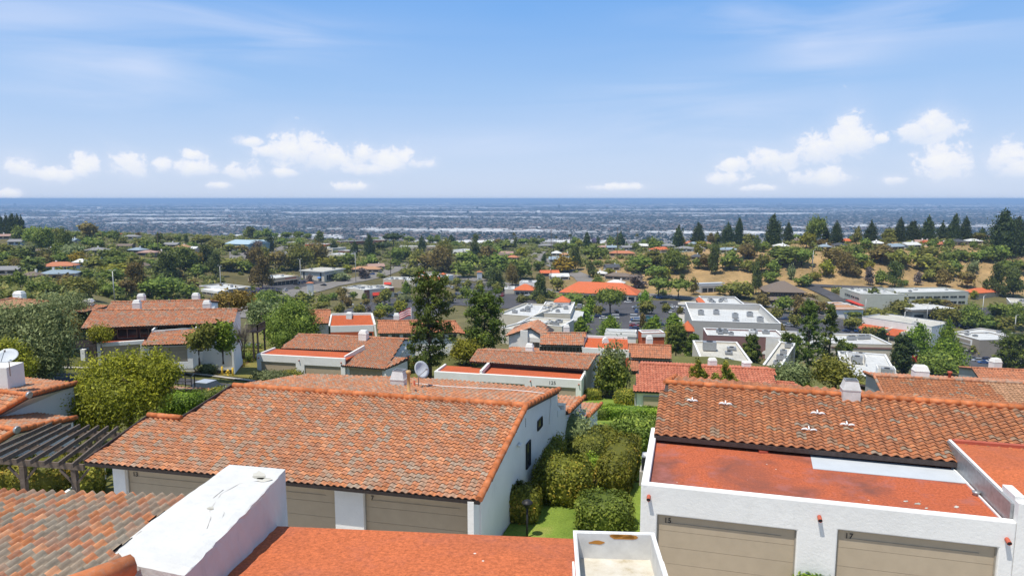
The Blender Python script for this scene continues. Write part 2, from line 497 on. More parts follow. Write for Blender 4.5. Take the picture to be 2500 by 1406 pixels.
def tiled(parent, A, B, C, pts, mat, w=.34, h=.40, n=6, amp=.065, name='roof', seed=1, slab=.16, fascia=None, grey=.0, riser=True):
    """one roof slope: rows of S-shaped clay tiles (each tile its own colour) on a deck; eave A->B, C towards the ridge"""
    u, v, nn = plane3(A, B, C)
    W = [to_world(p, A, nn) for p in pts]
    uv = [((p - A).dot(u), (p - A).dot(v)) for p in W]
    rg = random.Random(seed)
    mb = MB()
    umin = min(p[0] for p in uv); umax = max(p[0] for p in uv)
    prof = []
    for k in range(n + 1):
        t = k / n
        prof.append((t, math.sin(math.pi * min(t / .62, 1)) if t <= .62 else -.45 * math.sin(math.pi * (t - .62) / .38)))
    c = int(math.floor(umin / w))
    while c * w < umax:
        uc = (c + .5) * w
        for (v0, v1) in spans(uv, uc):
            r = int(math.floor(v0 / h))
            while r * h < v1 - .02:
                a = max(r * h, v0); b = min((r + 1) * h, v1)
                if b - a > .03:
                    lift = .045; ju = rg.uniform(-.008, .008); jz = rg.uniform(-.006, .006)
                    vs = []
                    for (t, z) in prof:
                        vs.append(A + u * (c * w + t * w + ju) + v * a + nn * (z * amp + lift + jz))
                    for (t, z) in prof:
                        vs.append(A + u * (c * w + t * w + ju) + v * (b + .02) + nn * (z * amp * .95 + .006 + jz))
                    m_ = n + 1
                    fs = [(k, k + 1, m_ + k + 1, m_ + k) for k in range(n)]
                    q = rg.random()
                    if grey and rg.random() < grey: q *= .25
                    mb.add(vs, fs, q, 0, False)
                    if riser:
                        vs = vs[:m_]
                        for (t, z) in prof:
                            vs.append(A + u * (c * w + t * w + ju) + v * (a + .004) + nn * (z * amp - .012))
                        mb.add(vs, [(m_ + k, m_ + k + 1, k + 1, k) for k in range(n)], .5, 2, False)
                r += 1
        c += 1
    mb.prism([p - nn * .03 for p in W], -nn * slab, .5, 1)
    o = mb.build(name, [mat, fascia or M['darkwood'], M['tile_gap_shade']], parent)
    return o, (A, u, v, nn, W)

def caps(mb, pts, rad=.13, seg=.42, seed=3, mi=0):
    """barrel ridge tiles along a polyline"""
    rg = random.Random(seed)
    pts = [Vector(p) for p in pts]
    for i in range(len(pts) - 1):
        a, b = pts[i], pts[i + 1]
        L = (b - a).length; k = max(1, int(round(L / seg / 1.35)))
        for j in range(k):
            p = a.lerp(b, j / k); q = a.lerp(b, (j + 1.12) / k)
            mb.tube([p, q], [rad * .98, rad * .90], 9, rg.random(), mi, True)
    return mb

class Frame:
    """vertical wall frame: x along the wall, y into the building, z up"""
    def __init__(s, a, b, z0=None):
        a = Vector(a); b = Vector(b)
        if z0 is None: z0 = a.z
        dx = Vector((b.x - a.x, b.y - a.y, 0)); s.L = dx.length; dx.normalize()
        dy = Vector((-dx.y, dx.x, 0))
        s.M = Matrix(((dx.x, dy.x, 0, a.x), (dx.y, dy.y, 0, a.y), (0, 0, 1, z0), (0, 0, 0, 1)))
        s.dx, s.dy, s.o = dx, dy, Vector((a.x, a.y, z0))
    def p(s, x, y, z): return s.M @ Vector((x, y, z))
    def inv(s, w):
        q = s.M.inverted() @ w
        return q

def wall_with_openings(mb, F, x0, x1, z0, z1, th, ops, mi=0):
    """one wall slab with openings cut out of it: ops = (xa, xb, za, zb)"""
    xs = sorted({x0, x1, *[o[0] for o in ops], *[o[1] for o in ops]}); zs = sorted({z0, z1, *[max(z0, o[2]) for o in ops], *[min(z1, o[3]) for o in ops]})
    xs = [x for x in xs if x0 <= x <= x1]; zs = [z for z in zs if z0 <= z <= z1]
    nx, nz = len(xs) - 1, len(zs) - 1
    def solid(i, k):
        if not (0 <= i < nx and 0 <= k < nz): return False
        cx, cz = (xs[i] + xs[i + 1]) / 2, (zs[k] + zs[k + 1]) / 2
        return not any(a < cx < b and c < cz < d for a, b, c, d in ops)
    V = [F.p(x, y, z) for y in (0, th) for z in zs for x in xs]; n = nx + 1; off = n * (nz + 1)
    def v(i, k, s): return s * off + k * n + i
    fs = []
    for i in range(nx):
        for k in range(nz):
            if not solid(i, k): continue
            fs.append((v(i, k, 0), v(i + 1, k, 0), v(i + 1, k + 1, 0), v(i, k + 1, 0))); fs.append((v(i, k, 1), v(i, k + 1, 1), v(i + 1, k + 1, 1), v(i + 1, k, 1)))
            if not solid(i - 1, k): fs.append((v(i, k, 0), v(i, k + 1, 0), v(i, k + 1, 1), v(i, k, 1)))
            if not solid(i + 1, k): fs.append((v(i + 1, k, 0), v(i + 1, k, 1), v(i + 1, k + 1, 1), v(i + 1, k + 1, 0)))
            if not solid(i, k - 1): fs.append((v(i, k, 0), v(i, k, 1), v(i + 1, k, 1), v(i + 1, k, 0)))
            if not solid(i, k + 1): fs.append((v(i, k + 1, 0), v(i + 1, k + 1, 0), v(i + 1, k + 1, 1), v(i, k + 1, 1)))
    return mb.add(V, fs, .5, mi)

def scribble(parent, F, xa, xb, y, z, h, mat, seed=1, name='sign_strokes'):
    """a row of marks too small and blurred to be read in the photograph"""
    g = random.Random(seed); mb = MB(); x = xa
    while x < xb:
        w = h * g.uniform(.18, .5); q = g.choice((0, .45)); mb.box(x, x + w, y, y + .02, z + h * q * g.random(), z + h, F.M); x += w + h * g.uniform(.1, .3)
    return mb.build(name, mat, parent)

def garage_door(parent, F, xa, xb, z0, z1, rec=.16, number=None, panels=False, nx=.25, nsize=.28):
    mb = MB()
    k = 4; hh = (z1 - z0) / k
    for i in range(k):
        mb.box(xa + .05, xb - .05, rec, rec + .06, z0 + i * hh + .006, z0 + (i + 1) * hh - .006, F.M)
        if panels:
            nn = 4; ww = (xb - xa - .2) / nn
            for j in range(nn):
                mb.box(xa + .1 + j * ww + .1, xa + .1 + (j + 1) * ww - .1, rec - .02, rec, z0 + i * hh + .1, z0 + (i + 1) * hh - .1, F.M)
    mb.box(xa + .05, xb - .05, rec + .062, rec + .09, z0, z1, F.M)
    mb.box(xa + .3, xb - .5, rec - .022, rec - .002, z0 + .12, z0 + .155, F.M)
    mb.box(xa + .3, xb - .5, rec - .022, rec - .002, z1 - .36, z1 - .33, F.M)
    d = mb.build('garage_door', M['door'], parent)
    fr = MB()
    fr.box(xa, xa + .05, rec - .03, rec + .08, z0, z1, F.M); fr.box(xb - .05, xb, rec - .03, rec + .08, z0, z1, F.M)
    fr.box(xa + .05, xb - .05, rec - .03, rec + .08, z1 - .05, z1, F.M)
    fr.build('door_frame', M['frame'], d)
    if number: text(number, F, xa + nx, rec - .03, z1 - .33, nsize, M['black'], d, 'house_number')
    return d

def text(body, F, x, y, z, size, mat, parent, name='lettering', ext=.006, align='LEFT'):
    cu = D.curves.new(name, 'FONT'); cu.body = body; cu.size = size; cu.extrude = ext; cu.align_x = align
    cu.resolution_u = 3
    tmp = D.objects.new('tmp_text', cu); COL.objects.link(tmp)
    dg = bpy.context.evaluated_depsgraph_get(); dg.update()
    me = D.meshes.new_from_object(tmp.evaluated_get(dg))
    D.objects.remove(tmp); me.materials.clear(); me.materials.append(mat)
    me.transform(F.M @ Matrix.Translation((x, y, z)) @ Matrix.Rotation(R(90), 4, 'X'))
    return obj(name, me, parent)

def window(parent, F, xa, xb, za, zb, rec=.08, mullions=1, frame=None, name='window', bar=.06):
    mb = MB()
    mb.box(xa, xb, rec + .03, rec + .05, za, zb, F.M)
    w = mb.build(name, M['glass'], parent)
    fb = MB()
    fb.box(xa, xb, rec - .02, rec + .026, za, za + bar, F.M); fb.box(xa, xb, rec - .02, rec + .026, zb - bar, zb, F.M)
    for k in range(mullions + 2):
        x = xa + (xb - xa - bar) * k / (mullions + 1)
        fb.box(x, x + bar, rec - .02, rec + .026, za + bar, zb - bar, F.M)
    fb.build('window_frame', frame or M['trimwhite'], w)
    return w

def spout(parent, F, x, z, name='drain_spout', s=1.0):
    mb = MB()
    a = F.p(x, .05, z); b = F.p(x, -.22 * s, z - .06 * s)
    mb.tube([a, b], .075 * s, 10, .5, 0, False)
    mb.tube([a, b.lerp(a, .04)], .055 * s, 10, .5, 1, True)
    return mb.build(name, [M['clay'], M['black']], parent)

def chimney(parent, base, sx, sy, hb, ht, yaw, mat=None, cap=True, mid=.0):
    """white box flue with a tapered hood and a dark louvred cap"""
    c, s = math.cos(R(yaw)), math.sin(R(yaw))
    def q(x, y, z): return Vector((base.x + x * c - y * s, base.y + x * s + y * c, base.z + z))
    mb = MB()
    def ring(k, z): return [q(-sx / 2 * k, -sy / 2 * k, z), q(sx / 2 * k, -sy / 2 * k, z), q(sx / 2 * k, sy / 2 * k, z), q(-sx / 2 * k, sy / 2 * k, z)]
    mb.hexa(ring(1, -.8), ring(1, hb)); mb.hexa(ring(1.05, hb), ring(1.05, hb + .06))
    mb.hexa(ring(1.0, hb + .06), ring(.74, hb + ht))
    ch = mb.build('chimney', mat or M['metalwhite'], parent)
    if cap:
        cb = MB(); top = hb + ht
        a = ring(.74, top); b = ring(.74, top + .05)
        cb.hexa(ring(.62, top - .02), ring(.62, top + .012))
        for i in range(4):
            j = (i + 1) % 4
            p0, p1 = ring(.74, top + .002)[i], ring(.74, top + .002)[j]
            i0, i1 = ring(.62, top + .002)[i], ring(.62, top + .002)[j]
            up = Vector((0, 0, .05))
            cb.hexa([p0, p1, i1, i0], [p0 + up, p1 + up, i1 + up, i0 + up], .5, 1)
        for k in range(3):
            t = -.3 + .3 * k
            cb.hexa([q(-sx * .31, sy * t - .03, top + .013), q(sx * .31, sy * t - .03, top + .013), q(sx * .31, sy * t + .03, top + .013), q(-sx * .31, sy * t + .03, top + .013)],
                    [q(-sx * .31, sy * t - .03, top + .04), q(sx * .31, sy * t - .03, top + .04), q(sx * .31, sy * t + .03, top + .04), q(-sx * .31, sy * t + .03, top + .04)], .5, 1)
        cb.build('chimney_cap', [M['black'], M['metalgrey']], ch)
    return ch

def flat(name, parent, pts, mat, th=.2):
    mb = MB(); mb.prism(pts, Vector((0, 0, -th)))
    return mb.build(name, mat, parent)

def bar(mb, a, b, w, h, rnd=.5, mi=0, up=Vector((0, 0, 1))):
    """square beam from a to b, top edge centred on the line"""
    a = Vector(a); b = Vector(b)
    t = (b - a).normalized(); x = t.cross(up)
    if x.length < 1e-4: x = Vector((1, 0, 0))
    x.normalize(); y = x.cross(t)
    def ring(p): return [p - x * w / 2 - y * h / 2, p + x * w / 2 - y * h / 2, p + x * w / 2 + y * h / 2, p - x * w / 2 + y * h / 2]
    r0, r1 = ring(a), ring(b)
    return mb.add(r0 + r1, [(3, 2, 1, 0), (4, 5, 6, 7), (0, 1, 5, 4), (1, 2, 6, 5), (2, 3, 7, 6), (3, 0, 4, 7)], rnd, mi)

def dish(parent_label, base, rad, face, label, tilt=35, group=None, pole=.7):
    t = thing('satellite_dish', base, label, 'satellite dish', group)
    mb = MB(); mb.tube([base - Vector((0, 0, .3)), base + Vector((0, 0, pole * .6)), base + Vector((face[0] * .12, face[1] * .12, pole))], .03, 8)
    mb.build('mast', M['metalgrey'], t)
    n = Vector((face[0], face[1], math.tan(R(tilt)))).normalized()
    q = Vector((0, 0, 1)).rotation_difference(n).to_matrix()
    c = base + Vector((face[0] * .15, face[1] * .15, pole))
    db = MB(); db.lathe(c, [(0.001, 0), (rad * .4, rad * .05), (rad * .75, rad * .16), (rad, rad * .3), (rad, rad * .34), (rad * .73, rad * .19), (rad * .4, rad * .08), (.001, rad * .03)], 20, M=q)
    db.build('reflector', M['membrane'], t)
    ab = MB(); tip = c + n * rad * 1.3 + Vector((0, 0, -.1))
    bar(ab, c + q @ Vector((0, -rad, rad * .3)), tip, .03, .03); ab.tube([tip - n * .09, tip + n * .09], .05, 8)
    ab.build('feed_arm', M['metalgrey'], t)
    return t

# ------------------------------------------------------------------ foliage
def leaf_cloud(blobs, clumps, per, size, seed, clump_r=.22, shell=.55, aspect=1.6, up=.25, jit=.35, drop=0):
    """clumps of leaf-sized faces through ellipsoids; returns arrays V, F, rnd. Gaps come from the space between clumps."""
    g = np.random.default_rng(seed)
    vol = np.array([b[3] * b[4] * b[5] for b in blobs]) ** .7
    cnt = np.maximum(1, (clumps * vol / vol.sum()).astype(int))
    C = []; N = []; RR = []
    for b, k in zip(blobs, cnt):
        d = g.normal(size=(k, 3)); d /= np.linalg.norm(d, axis=1, keepdims=True)
        r = shell + (1 - shell) * g.random(k) ** .6
        ax = np.array(b[3:6])
        C.append(np.array(b[:3]) + d * r[:, None] * ax); N.append(d / ax * ax.min()); RR.append(np.full(k, ax.mean()))
    C = np.vstack(C); N = np.vstack(N); RR = np.concatenate(RR)
    if drop: 
        keep = g.random(len(C)) > drop
        C, N, RR = C[keep], N[keep], RR[keep]
    k = len(C)
    base = g.normal(.52, .23, k)
    off = g.normal(size=(k, per, 3)) * (clump_r * RR)[:, None, None]
    off *= (1 - .35 * np.abs(N / np.linalg.norm(N, axis=1, keepdims=True)))[:, None, :] if False else 1
    P0 = (C[:, None, :] + off).reshape(-1, 3)
    nrm = (N[:, None, :] * .9 + g.normal(size=(k, per, 3)) * .65 + np.array([0, 0, up])).reshape(-1, 3)
    nrm /= np.linalg.norm(nrm, axis=1, keepdims=True)
    t = g.normal(size=nrm.shape); t -= nrm * (t * nrm).sum(1, keepdims=True); t /= np.linalg.norm(t, axis=1, keepdims=True)
    s2 = np.cross(nrm, t)
    sz = size * (1 + jit * g.normal(size=len(P0))).clip(.4, 1.8)
    a = t * (sz * aspect * .5)[:, None]; b = s2 * (sz * .5)[:, None]
    V = np.stack([P0 - a, P0 - b * .9 + a * .1, P0 + a, P0 + b * .9 + a * .1], 1).reshape(-1, 3)
    F = np.arange(len(P0) * 4).reshape(-1, 4)
    rnd = (np.repeat(base, per) + g.normal(0, .13, len(P0))).clip(0, 1)
    return V, F, rnd

def core(blobs, k=.74, n=8, jig=.12, seed=1):
    """lumpy inner mass so that no light shines through the middle of a crown"""
    g = random.Random(seed); V = []; F = []
    for b in blobs:
        o = len(V); rows = 6
        for i in range(rows + 1):
            th = math.pi * i / rows
            for j in range(n):
                ph = 2 * math.pi * j / n; q = k * (1 + g.uniform(-jig, jig))
                V.append((b[0] + b[3] * q * math.sin(th) * math.cos(ph), b[1] + b[4] * q * math.sin(th) * math.sin(ph), b[2] + b[5] * q * math.cos(th)))
        for i in range(rows):
            for j in range(n):
                F.append((o + i * n + j, o + (i + 1) * n + j, o + (i + 1) * n + (j + 1) % n, o + i * n + (j + 1) % n))
    return np.array(V), np.array(F), np.full(len(F), .42)

def join(*parts):
    V = []; F = []; Rn = []; o = 0
    for v, f, r in parts:
        V.append(v); F.append(f + o); Rn.append(r); o += len(v)
    return np.vstack(V), np.vstack(F), np.concatenate(Rn)

def trunk_mb(h, r, limbs, seed=1, lean=(0, 0), mi=0, mb=None, fork=.45):
    """tapered trunk with limbs; limbs: list of end points"""
    g = random.Random(seed); mb = mb or MB()
    pts = [Vector((0, 0, -.06 * h))]
    for i in range(1, 6):
        t = i / 5
        pts.append(Vector((lean[0] * t + g.uniform(-1, 1) * .012 * h, lean[1] * t + g.uniform(-1, 1) * .012 * h, h * t)))
    mb.tube(pts, [r * 1.25, r * 1.0, r * .85, r * .72, r * .58, r * .4], 8, .5, mi)
    for e in limbs:
        e = Vector(e); z0 = min(h * g.uniform(fork, .95), e.z * .8)
        s = Vector((lean[0] * z0 / h, lean[1] * z0 / h, z0))
        m = s.lerp(e, .5) + Vector((g.uniform(-.05, .05) * h, g.uniform(-.05, .05) * h, .03 * h))
        mb.tube([s, m, e], [r * .45, r * .28, r * .1], 6, .5, mi)
    return mb
# ------------------------------------------------------------------ terrain: one sheet from behind the camera to the horizon
HILL = (.33, .225, .115)
def zone(x, y, z):
    """what the ground is made of at a place: lawn green near the houses, dry grass on the slopes, mixed scrub beyond"""
    if y < 175: return (.13, .13, .045)
    if y < 460: return (.14, .125, .06)
    if y < 1050:
        u = x / WY(y)
        k = min(max((u - .02) / .12, 0), 1)
        a = (.12, .105, .05)
        if y < 640: return tuple(a[i] * (1 - k) + HILL[i] * k for i in range(3))
        return (.12, .115, .055)
    return (.030, .040, .026)

def terrain():
    us = []
    for j in range(len(UC) - 1):
        k = 10 if 1 <= j <= 9 else 5
        us += [UC[j] + (UC[j + 1] - UC[j]) * i / k for i in range(k)]
    us.append(UC[-1])
    ys = []
    for i in range(len(RY) - 1):
        k = 8 if RY[i] < 1400 else (6 if RY[i] < 3000 else 1)
        if RY[i] >= 3000: break
        ys += [RY[i] + (RY[i + 1] - RY[i]) * q / k for q in range(k)]
    y = 3000.0
    while y < 85000: ys.append(y); y *= 1.16
    ys.append(90000)
    V = []; C = []
    g = random.Random(4)
    for y in ys:
        for u in us:
            x = u * WY(y); z = T(x, y)
            V.append((x, y, z)); c = zone(x, y, z); k = 1 + g.uniform(-.12, .12)
            C.append((c[0] * k, c[1] * k, c[2] * k, 1))
    n = len(us)
    F = [(i * n + j, i * n + j + 1, (i + 1) * n + j + 1, (i + 1) * n + j) for i in range(len(ys) - 1) for j in range(n - 1)]
    m = Nd('ground_soil_and_grass')
    at = m.attr('zone')
    n1 = m.noise(.05, 6, .7); n2 = m.noise(.9, 5, .7)
    col = m.mix(at.outputs['Color'], m.ramp(n1.outputs['Fac'], [(.3, (.62, .66, .6)), (.7, (1.3, 1.25, 1.15))]), 1, 'MULTIPLY')
    col = m.mix(col, m.ramp(n2.outputs['Fac'], [(.3, (.75, .75, .75)), (.7, (1.2, 1.2, 1.2))]), 1, 'MULTIPLY')
    # the far plain: blocks of roofs, yards and tree belts
    pos = m.geo().outputs['Position']
    cell = m.new('ShaderNodeTexVoronoi'); cell.inputs['Scale'].default_value = .012; m.link(pos, cell.inputs['Vector'])
    big = m.noise(.0011, 5, .65, m.mapping(pos, (1, .45, 1)))
    blk = m.ramp(cell.outputs['Color'], [(0, (.025, .036, .022)), (.45, (.05, .05, .044)), (.62, (.12, .105, .09)), (.85, (.22, .20, .19)), (1, (.30, .29, .27))], 'CONSTANT')
    sep = m.new('ShaderNodeSeparateXYZ'); m.link(pos, sep.inputs[0])
    far = m.ramp(big.outputs['Fac'], [(.38, (.026, .034, .024)), (.55, (.050, .052, .044)), (.68, (.12, .11, .10))])
    city = m.mix(far, blk, .45)
    k = m.math('MULTIPLY', m.math('SUBTRACT', sep.outputs['Y'], 1500), 1 / 600, clamp=True)
    col = m.mix(col, city, k)
    m.color(col, .95, .1)
    me = D.meshes.new('terrain'); me.from_pydata(V, [], F)
    me.materials.append(m.mat)
    ca = me.color_attributes.new('zone', 'FLOAT_COLOR', 'POINT')
    ca.data.foreach_set('color', np.array(C, np.float32).ravel())
    me.polygons.foreach_set('use_smooth', [True] * len(F)); me.update()
    struct(obj('ground', me))

def sheet(name, corners, mat, off=.05, n=14, kind='structure', px=True):
    """a quad of ground cover laid on the terrain; corners (near-left, near-right, far-right, far-left) as photo pixels or points"""
    c = [G(*p) if px else Vector(p) for p in corners]
    V = []; 
    for i in range(n + 1):
        for j in range(n + 1):
            a, b = i / n, j / n
            p = (c[0] * (1 - b) + c[1] * b) * (1 - a) + (c[3] * (1 - b) + c[2] * b) * a
            V.append((p.x, p.y, T(p.x, p.y) + off))
    F = [(i * (n + 1) + j, i * (n + 1) + j + 1, (i + 1) * (n + 1) + j + 1, (i + 1) * (n + 1) + j) for i in range(n) for j in range(n)]
    mb = MB(); mb.add(V, F, .5, 0, True)
    return struct(mb.build(name, mat), kind)

def strip(name, line, width, mat, off=.08, px=True, build=True, mb=None, curb=None):
    """road along a line of photo pixels on the terrain"""
    pts = [G(*p) if px else Vector(p) for p in line]
    fine = []
    for i in range(len(pts) - 1):
        k = max(2, int((pts[i + 1] - pts[i]).length / 5))
        fine += [pts[i].lerp(pts[i + 1], q / k) for q in range(k)]
    fine.append(pts[-1])
    mb = mb or MB(); V = []; n = len(fine)
    offs = [-.5, -.25, 0, .25, .5]
    for i, p in enumerate(fine):
        t = fine[min(i + 1, n - 1)] - fine[max(i - 1, 0)]; t.z = 0; t.normalize()
        s = Vector((-t.y, t.x, 0))
        for o_ in offs:
            q = p + s * o_ * width; V.append((q.x, q.y, T(q.x, q.y) + off))
    k = len(offs)
    mb.add(V, [(i * k + j, (i + 1) * k + j, (i + 1) * k + j + 1, i * k + j + 1) for i in range(n - 1) for j in range(k - 1)], .5, 0, True)
    if build: return struct(mb.build(name, mat))
    return mb

terrain()
# roads, car parks, paths (they follow the land)
strip('main_street', [(560, 775), (690, 722), (800, 697), (905, 677), (985, 650), (1065, 632)], 19, M['asphalt_old'], .35)
strip('street', [(1418, 712), (1432, 690), (1420, 676), (1385, 662), (1345, 645), (1310, 625), (1330, 608)], 13, M['asphalt_old'], .5)
strip('street', [(1020, 660), (1200, 690), (1350, 712), (1600, 722), (1850, 745), (1960, 760), (2060, 775)], 13, M['asphalt_old'], .4)
strip('street', [(2085, 760), (2040, 728), (1985, 703), (1960, 698)], 11, M['asphalt'], .6)
strip('street', [(1960, 697), (2060, 702), (2160, 706)], 8, M['asphalt'], .7)
sheet('car_park', [(1420, 835), (1700, 822), (1660, 735), (1440, 735)], M['asphalt'], .3)
sheet('car_park', [(820, 768), (1030, 790), (1130, 728), (900, 728)], M['asphalt'], .25)
sheet('car_park', [(1100, 745), (1330, 760), (1330, 700), (1120, 690)], M['asphalt'], .28)
sheet('car_park', [(1880, 850), (2140, 855), (2080, 765), (1890, 765)], M['asphalt'], .26)
sheet('car_park', [(2250, 905), (2520, 905), (2520, 812), (2260, 815)], M['asphalt'], .27)
sheet('car_park', [(2180, 800), (2460, 800), (2420, 750), (2200, 765)], M['asphalt'], .24)
sheet('car_park', [(640, 725), (800, 692), (760, 672), (640, 690)], M['asphalt'], .22)
sheet('car_park', [(560, 640), (720, 640), (720, 600), (560, 600)], M['asphalt_old'], .3)
sheet('forecourt', [(1660, 830), (1730, 835), (1715, 735), (1655, 738)], M['concrete'], .33)
# near setting
def near_sheet(name, pts, mat, off, n=10):
    return sheet(name, pts, mat, off, n, px=False)
near_sheet('driveway', [(-40, 5, 0), (40, 5, 0), (30, 22.6, 0), (-26, 32.5, 0)], M['concrete'], .03, 24)
near_sheet('lawn', [(-1.2, 24.6, 0), (4.9, 24.2, 0), (7.2, 34, 0), (1.6, 35.4, 0)], M['lawn'], .06)
near_sheet('lawn', [(3.2, 35, 0), (9.5, 34, 0), (15, 56, 0), (6, 58, 0)], M['lawn'], .07)
near_sheet('lawn', [(6, 58, 0), (15, 56, 0), (22, 82, 0), (7.5, 84, 0)], M['lawn'], .06)
near_sheet('planting_bed', [(3.7, 31.5, 0), (4.7, 31.2, 0), (5.6, 37, 0), (4.6, 37.3, 0)], M['mulch'], .10)
strip('street', [(-60, 925), (100, 922), (230, 922), (340, 924), (440, 930), (520, 940), (600, 952), (690, 966)], 6.4, M['asphalt'], .07)
strip('kerb', [(-60, 899), (100, 899), (230, 900), (340, 903), (442, 911), (520, 919), (603, 929), (690, 943)], 1.1, M['concrete'], .14)
sheet('lawn', [(520, 916), (632, 926), (628, 885), (555, 890)], M['lawn_dry'], .12)
sheet('garden_slope', [(600, 870), (690, 850), (690, 800), (620, 815)], M['lawn_dry'], .14)
sheet('planting_bed', [(470, 912), (570, 912), (620, 880), (520, 880)], M['mulch'], .16)
# ------------------------------------------------------------------ near townhouses
TG = 'townhouse blocks on the slope'
def slab_wall(mb, tops, zb, inward, mi=0):
    """vertical wall under a roofline: tops (left to right), extruded inward"""
    poly = [Vector((tops[0].x, tops[0].y, zb))] + list(tops) + [Vector((tops[-1].x, tops[-1].y, zb))]
    return mb.prism(poly, inward, .5, mi)

def flat_garage(t, F, L, zg, zp, depth, doors, roofz=None, left=True, right=True, roofmat=None, wall=None, x0=0.0, numbers={}, panels=False, spouts=()):
    """stucco garage front with doors, low parapet and flat red roof behind it"""
    roofz = zp - .28 if roofz is None else roofz
    mb = MB()
    ops = [(a, b, zg - .3, zt) for a, b, zt in doors]
    wall_with_openings(mb, F, x0, L, zg - 1.2, zp, .3, [(a, b, zg - .02, zt) for a, b, zt in doors])
    if left: mb.box(x0, x0 + .28, .3, depth, zg - 1.2, zp, F.M)
    if right: mb.box(L - .28, L, .3, depth, zg - 1.2, zp, F.M)
    w = mb.build('garage_wall', wall or M['white'], t)
    md = w.modifiers.new('soft', 'BEVEL'); md.width = .05; md.segments = 2; md.limit_method = 'ANGLE'
    for k, (a, b, zt) in enumerate(doors):
        garage_door(t, F, a, b, zg, zt, number=numbers.get(k), panels=panels)
    rp = [F.p(x0 + (.28 if left else 0), .3, roofz), F.p(L - (.28 if right else 0), .3, roofz), F.p(L - (.28 if right else 0), depth, roofz + .02), F.p(x0 + (.28 if left else 0), depth, roofz + .02)]
    flat('flat_roof', t, rp, roofmat or M['redroof_clean'], .2)
    for x, z in spouts: spout(t, F, x, z)
    return w

# ---- T0: the house under the camera
z0 = 6.0
FL, FR = P(595, 1280, z0), P(1602, 1323, z0)
e = (FR - FL); e.z = 0; e.normalize(); nb = Vector((e.y, -e.x, 0))          # nb points back towards the camera
t0 = thing('house', Vector((-4, 8, -.25)), 'foreground house with red flat roof and thick white parapet wall between its roofs', 'house')
rb = []
GN = 26
V = []; Fc = []
for i in range(GN + 1):
    for j in range(GN + 1):
        p = FL.lerp(FR, j / GN) + nb * (9 * i / GN)
        V.append(p + Vector((-(0.9 * i / GN) * e.x * 2.2 * (1 - j / GN), 0, .10 * 9 * i / GN + .008 * math.sin(j * 1.3) * math.sin(i * .9))))
Fc = [(i * (GN + 1) + j, (i + 1) * (GN + 1) + j, (i + 1) * (GN + 1) + j + 1, i * (GN + 1) + j + 1) for i in range(GN) for j in range(GN)]
rm = MB(); rm.add(V, Fc, .5, 0, True)
rm.prism([FL - Vector((0, 0, .03)), FR - Vector((0, 0, .03)), FR + nb * 9 + Vector((0, 0, .87)), FL + nb * 9 + Vector((0, 0, .87))], Vector((0, 0, -.35)))
rm.build('flat_roof', M['redroof_orange'], t0)
wb = MB()
a = FL + nb * .3; b = FR + nb * .3
wb.prism([a - Vector((0, 0, .32)), b - Vector((0, 0, .32)), b + nb * 8 - Vector((0, 0, .1)), a + nb * 8 - Vector((0, 0, .1))], Vector((0, 0, -6.6)))
c = P(-60, 1200, 6.2)
wb.prism([c + nb * .7, P(600, 1224, 6.2) - Vector((.2, 0, 0)) + nb * .7, P(600, 1224, 6.2) + nb * 8, c + nb * 8], Vector((0, 0, -6.8)))
wb.build('wall', M['white'], t0)
zw = 7.2
wt = [P(252, 1357, zw), P(452, 1399, zw), P(695, 1143, zw), P(560, 1132, zw)]
V = []; n1, n2 = 10, 24
g = random.Random(2)
for i in range(n2 + 1):
    for j in range(n1 + 1):
        p = wt[0].lerp(wt[1], j / n1).lerp(wt[3].lerp(wt[2], j / n1), i / n2)
        ed = min(j, n1 - j, i, n2 - i)
        V.append(p + Vector((g.uniform(-.012, .012), 0, g.uniform(-.012, .012) - (.022 if ed == 0 else 0))))
Fc = [(i * (n1 + 1) + j, i * (n1 + 1) + j + 1, (i + 1) * (n1 + 1) + j + 1, (i + 1) * (n1 + 1) + j) for i in range(n2) for j in range(n1)]
loop = [j for j in range(n1 + 1)] + [i * (n1 + 1) + n1 for i in range(1, n2 + 1)] + [n2 * (n1 + 1) + j for j in range(n1 - 1, -1, -1)] + [i * (n1 + 1) for i in range(n2 - 1, 0, -1)]
k = len(V); dn = [.03, .14, .55, 1.0, 1.6, 2.6]
cen = sum(wt, Vector()) / 4
for q, dz in enumerate(dn):
    for ix in loop:
        p = V[ix]; o_ = (p - cen); o_.z = 0; o_.normalize()
        V.append(Vector((p.x + o_.x * .035 + g.uniform(-.014, .014), p.y + o_.y * .035 + g.uniform(-.014, .014), zw - dz)))
L_ = len(loop); prev = loop
for q in range(len(dn)):
    cur = [k + q * L_ + i for i in range(L_)]
    for i in range(L_): Fc.append((prev[i], cur[i], cur[(i + 1) % L_], prev[(i + 1) % L_]))
    prev = cur
pm = MB(); pm.add(V, Fc, .5, 0, False)
pw = pm.build('parapet_wall', M['white_worn'], t0)
M['crackgrey'] = plain('crack_grey', (.42, .39, .35), .9)
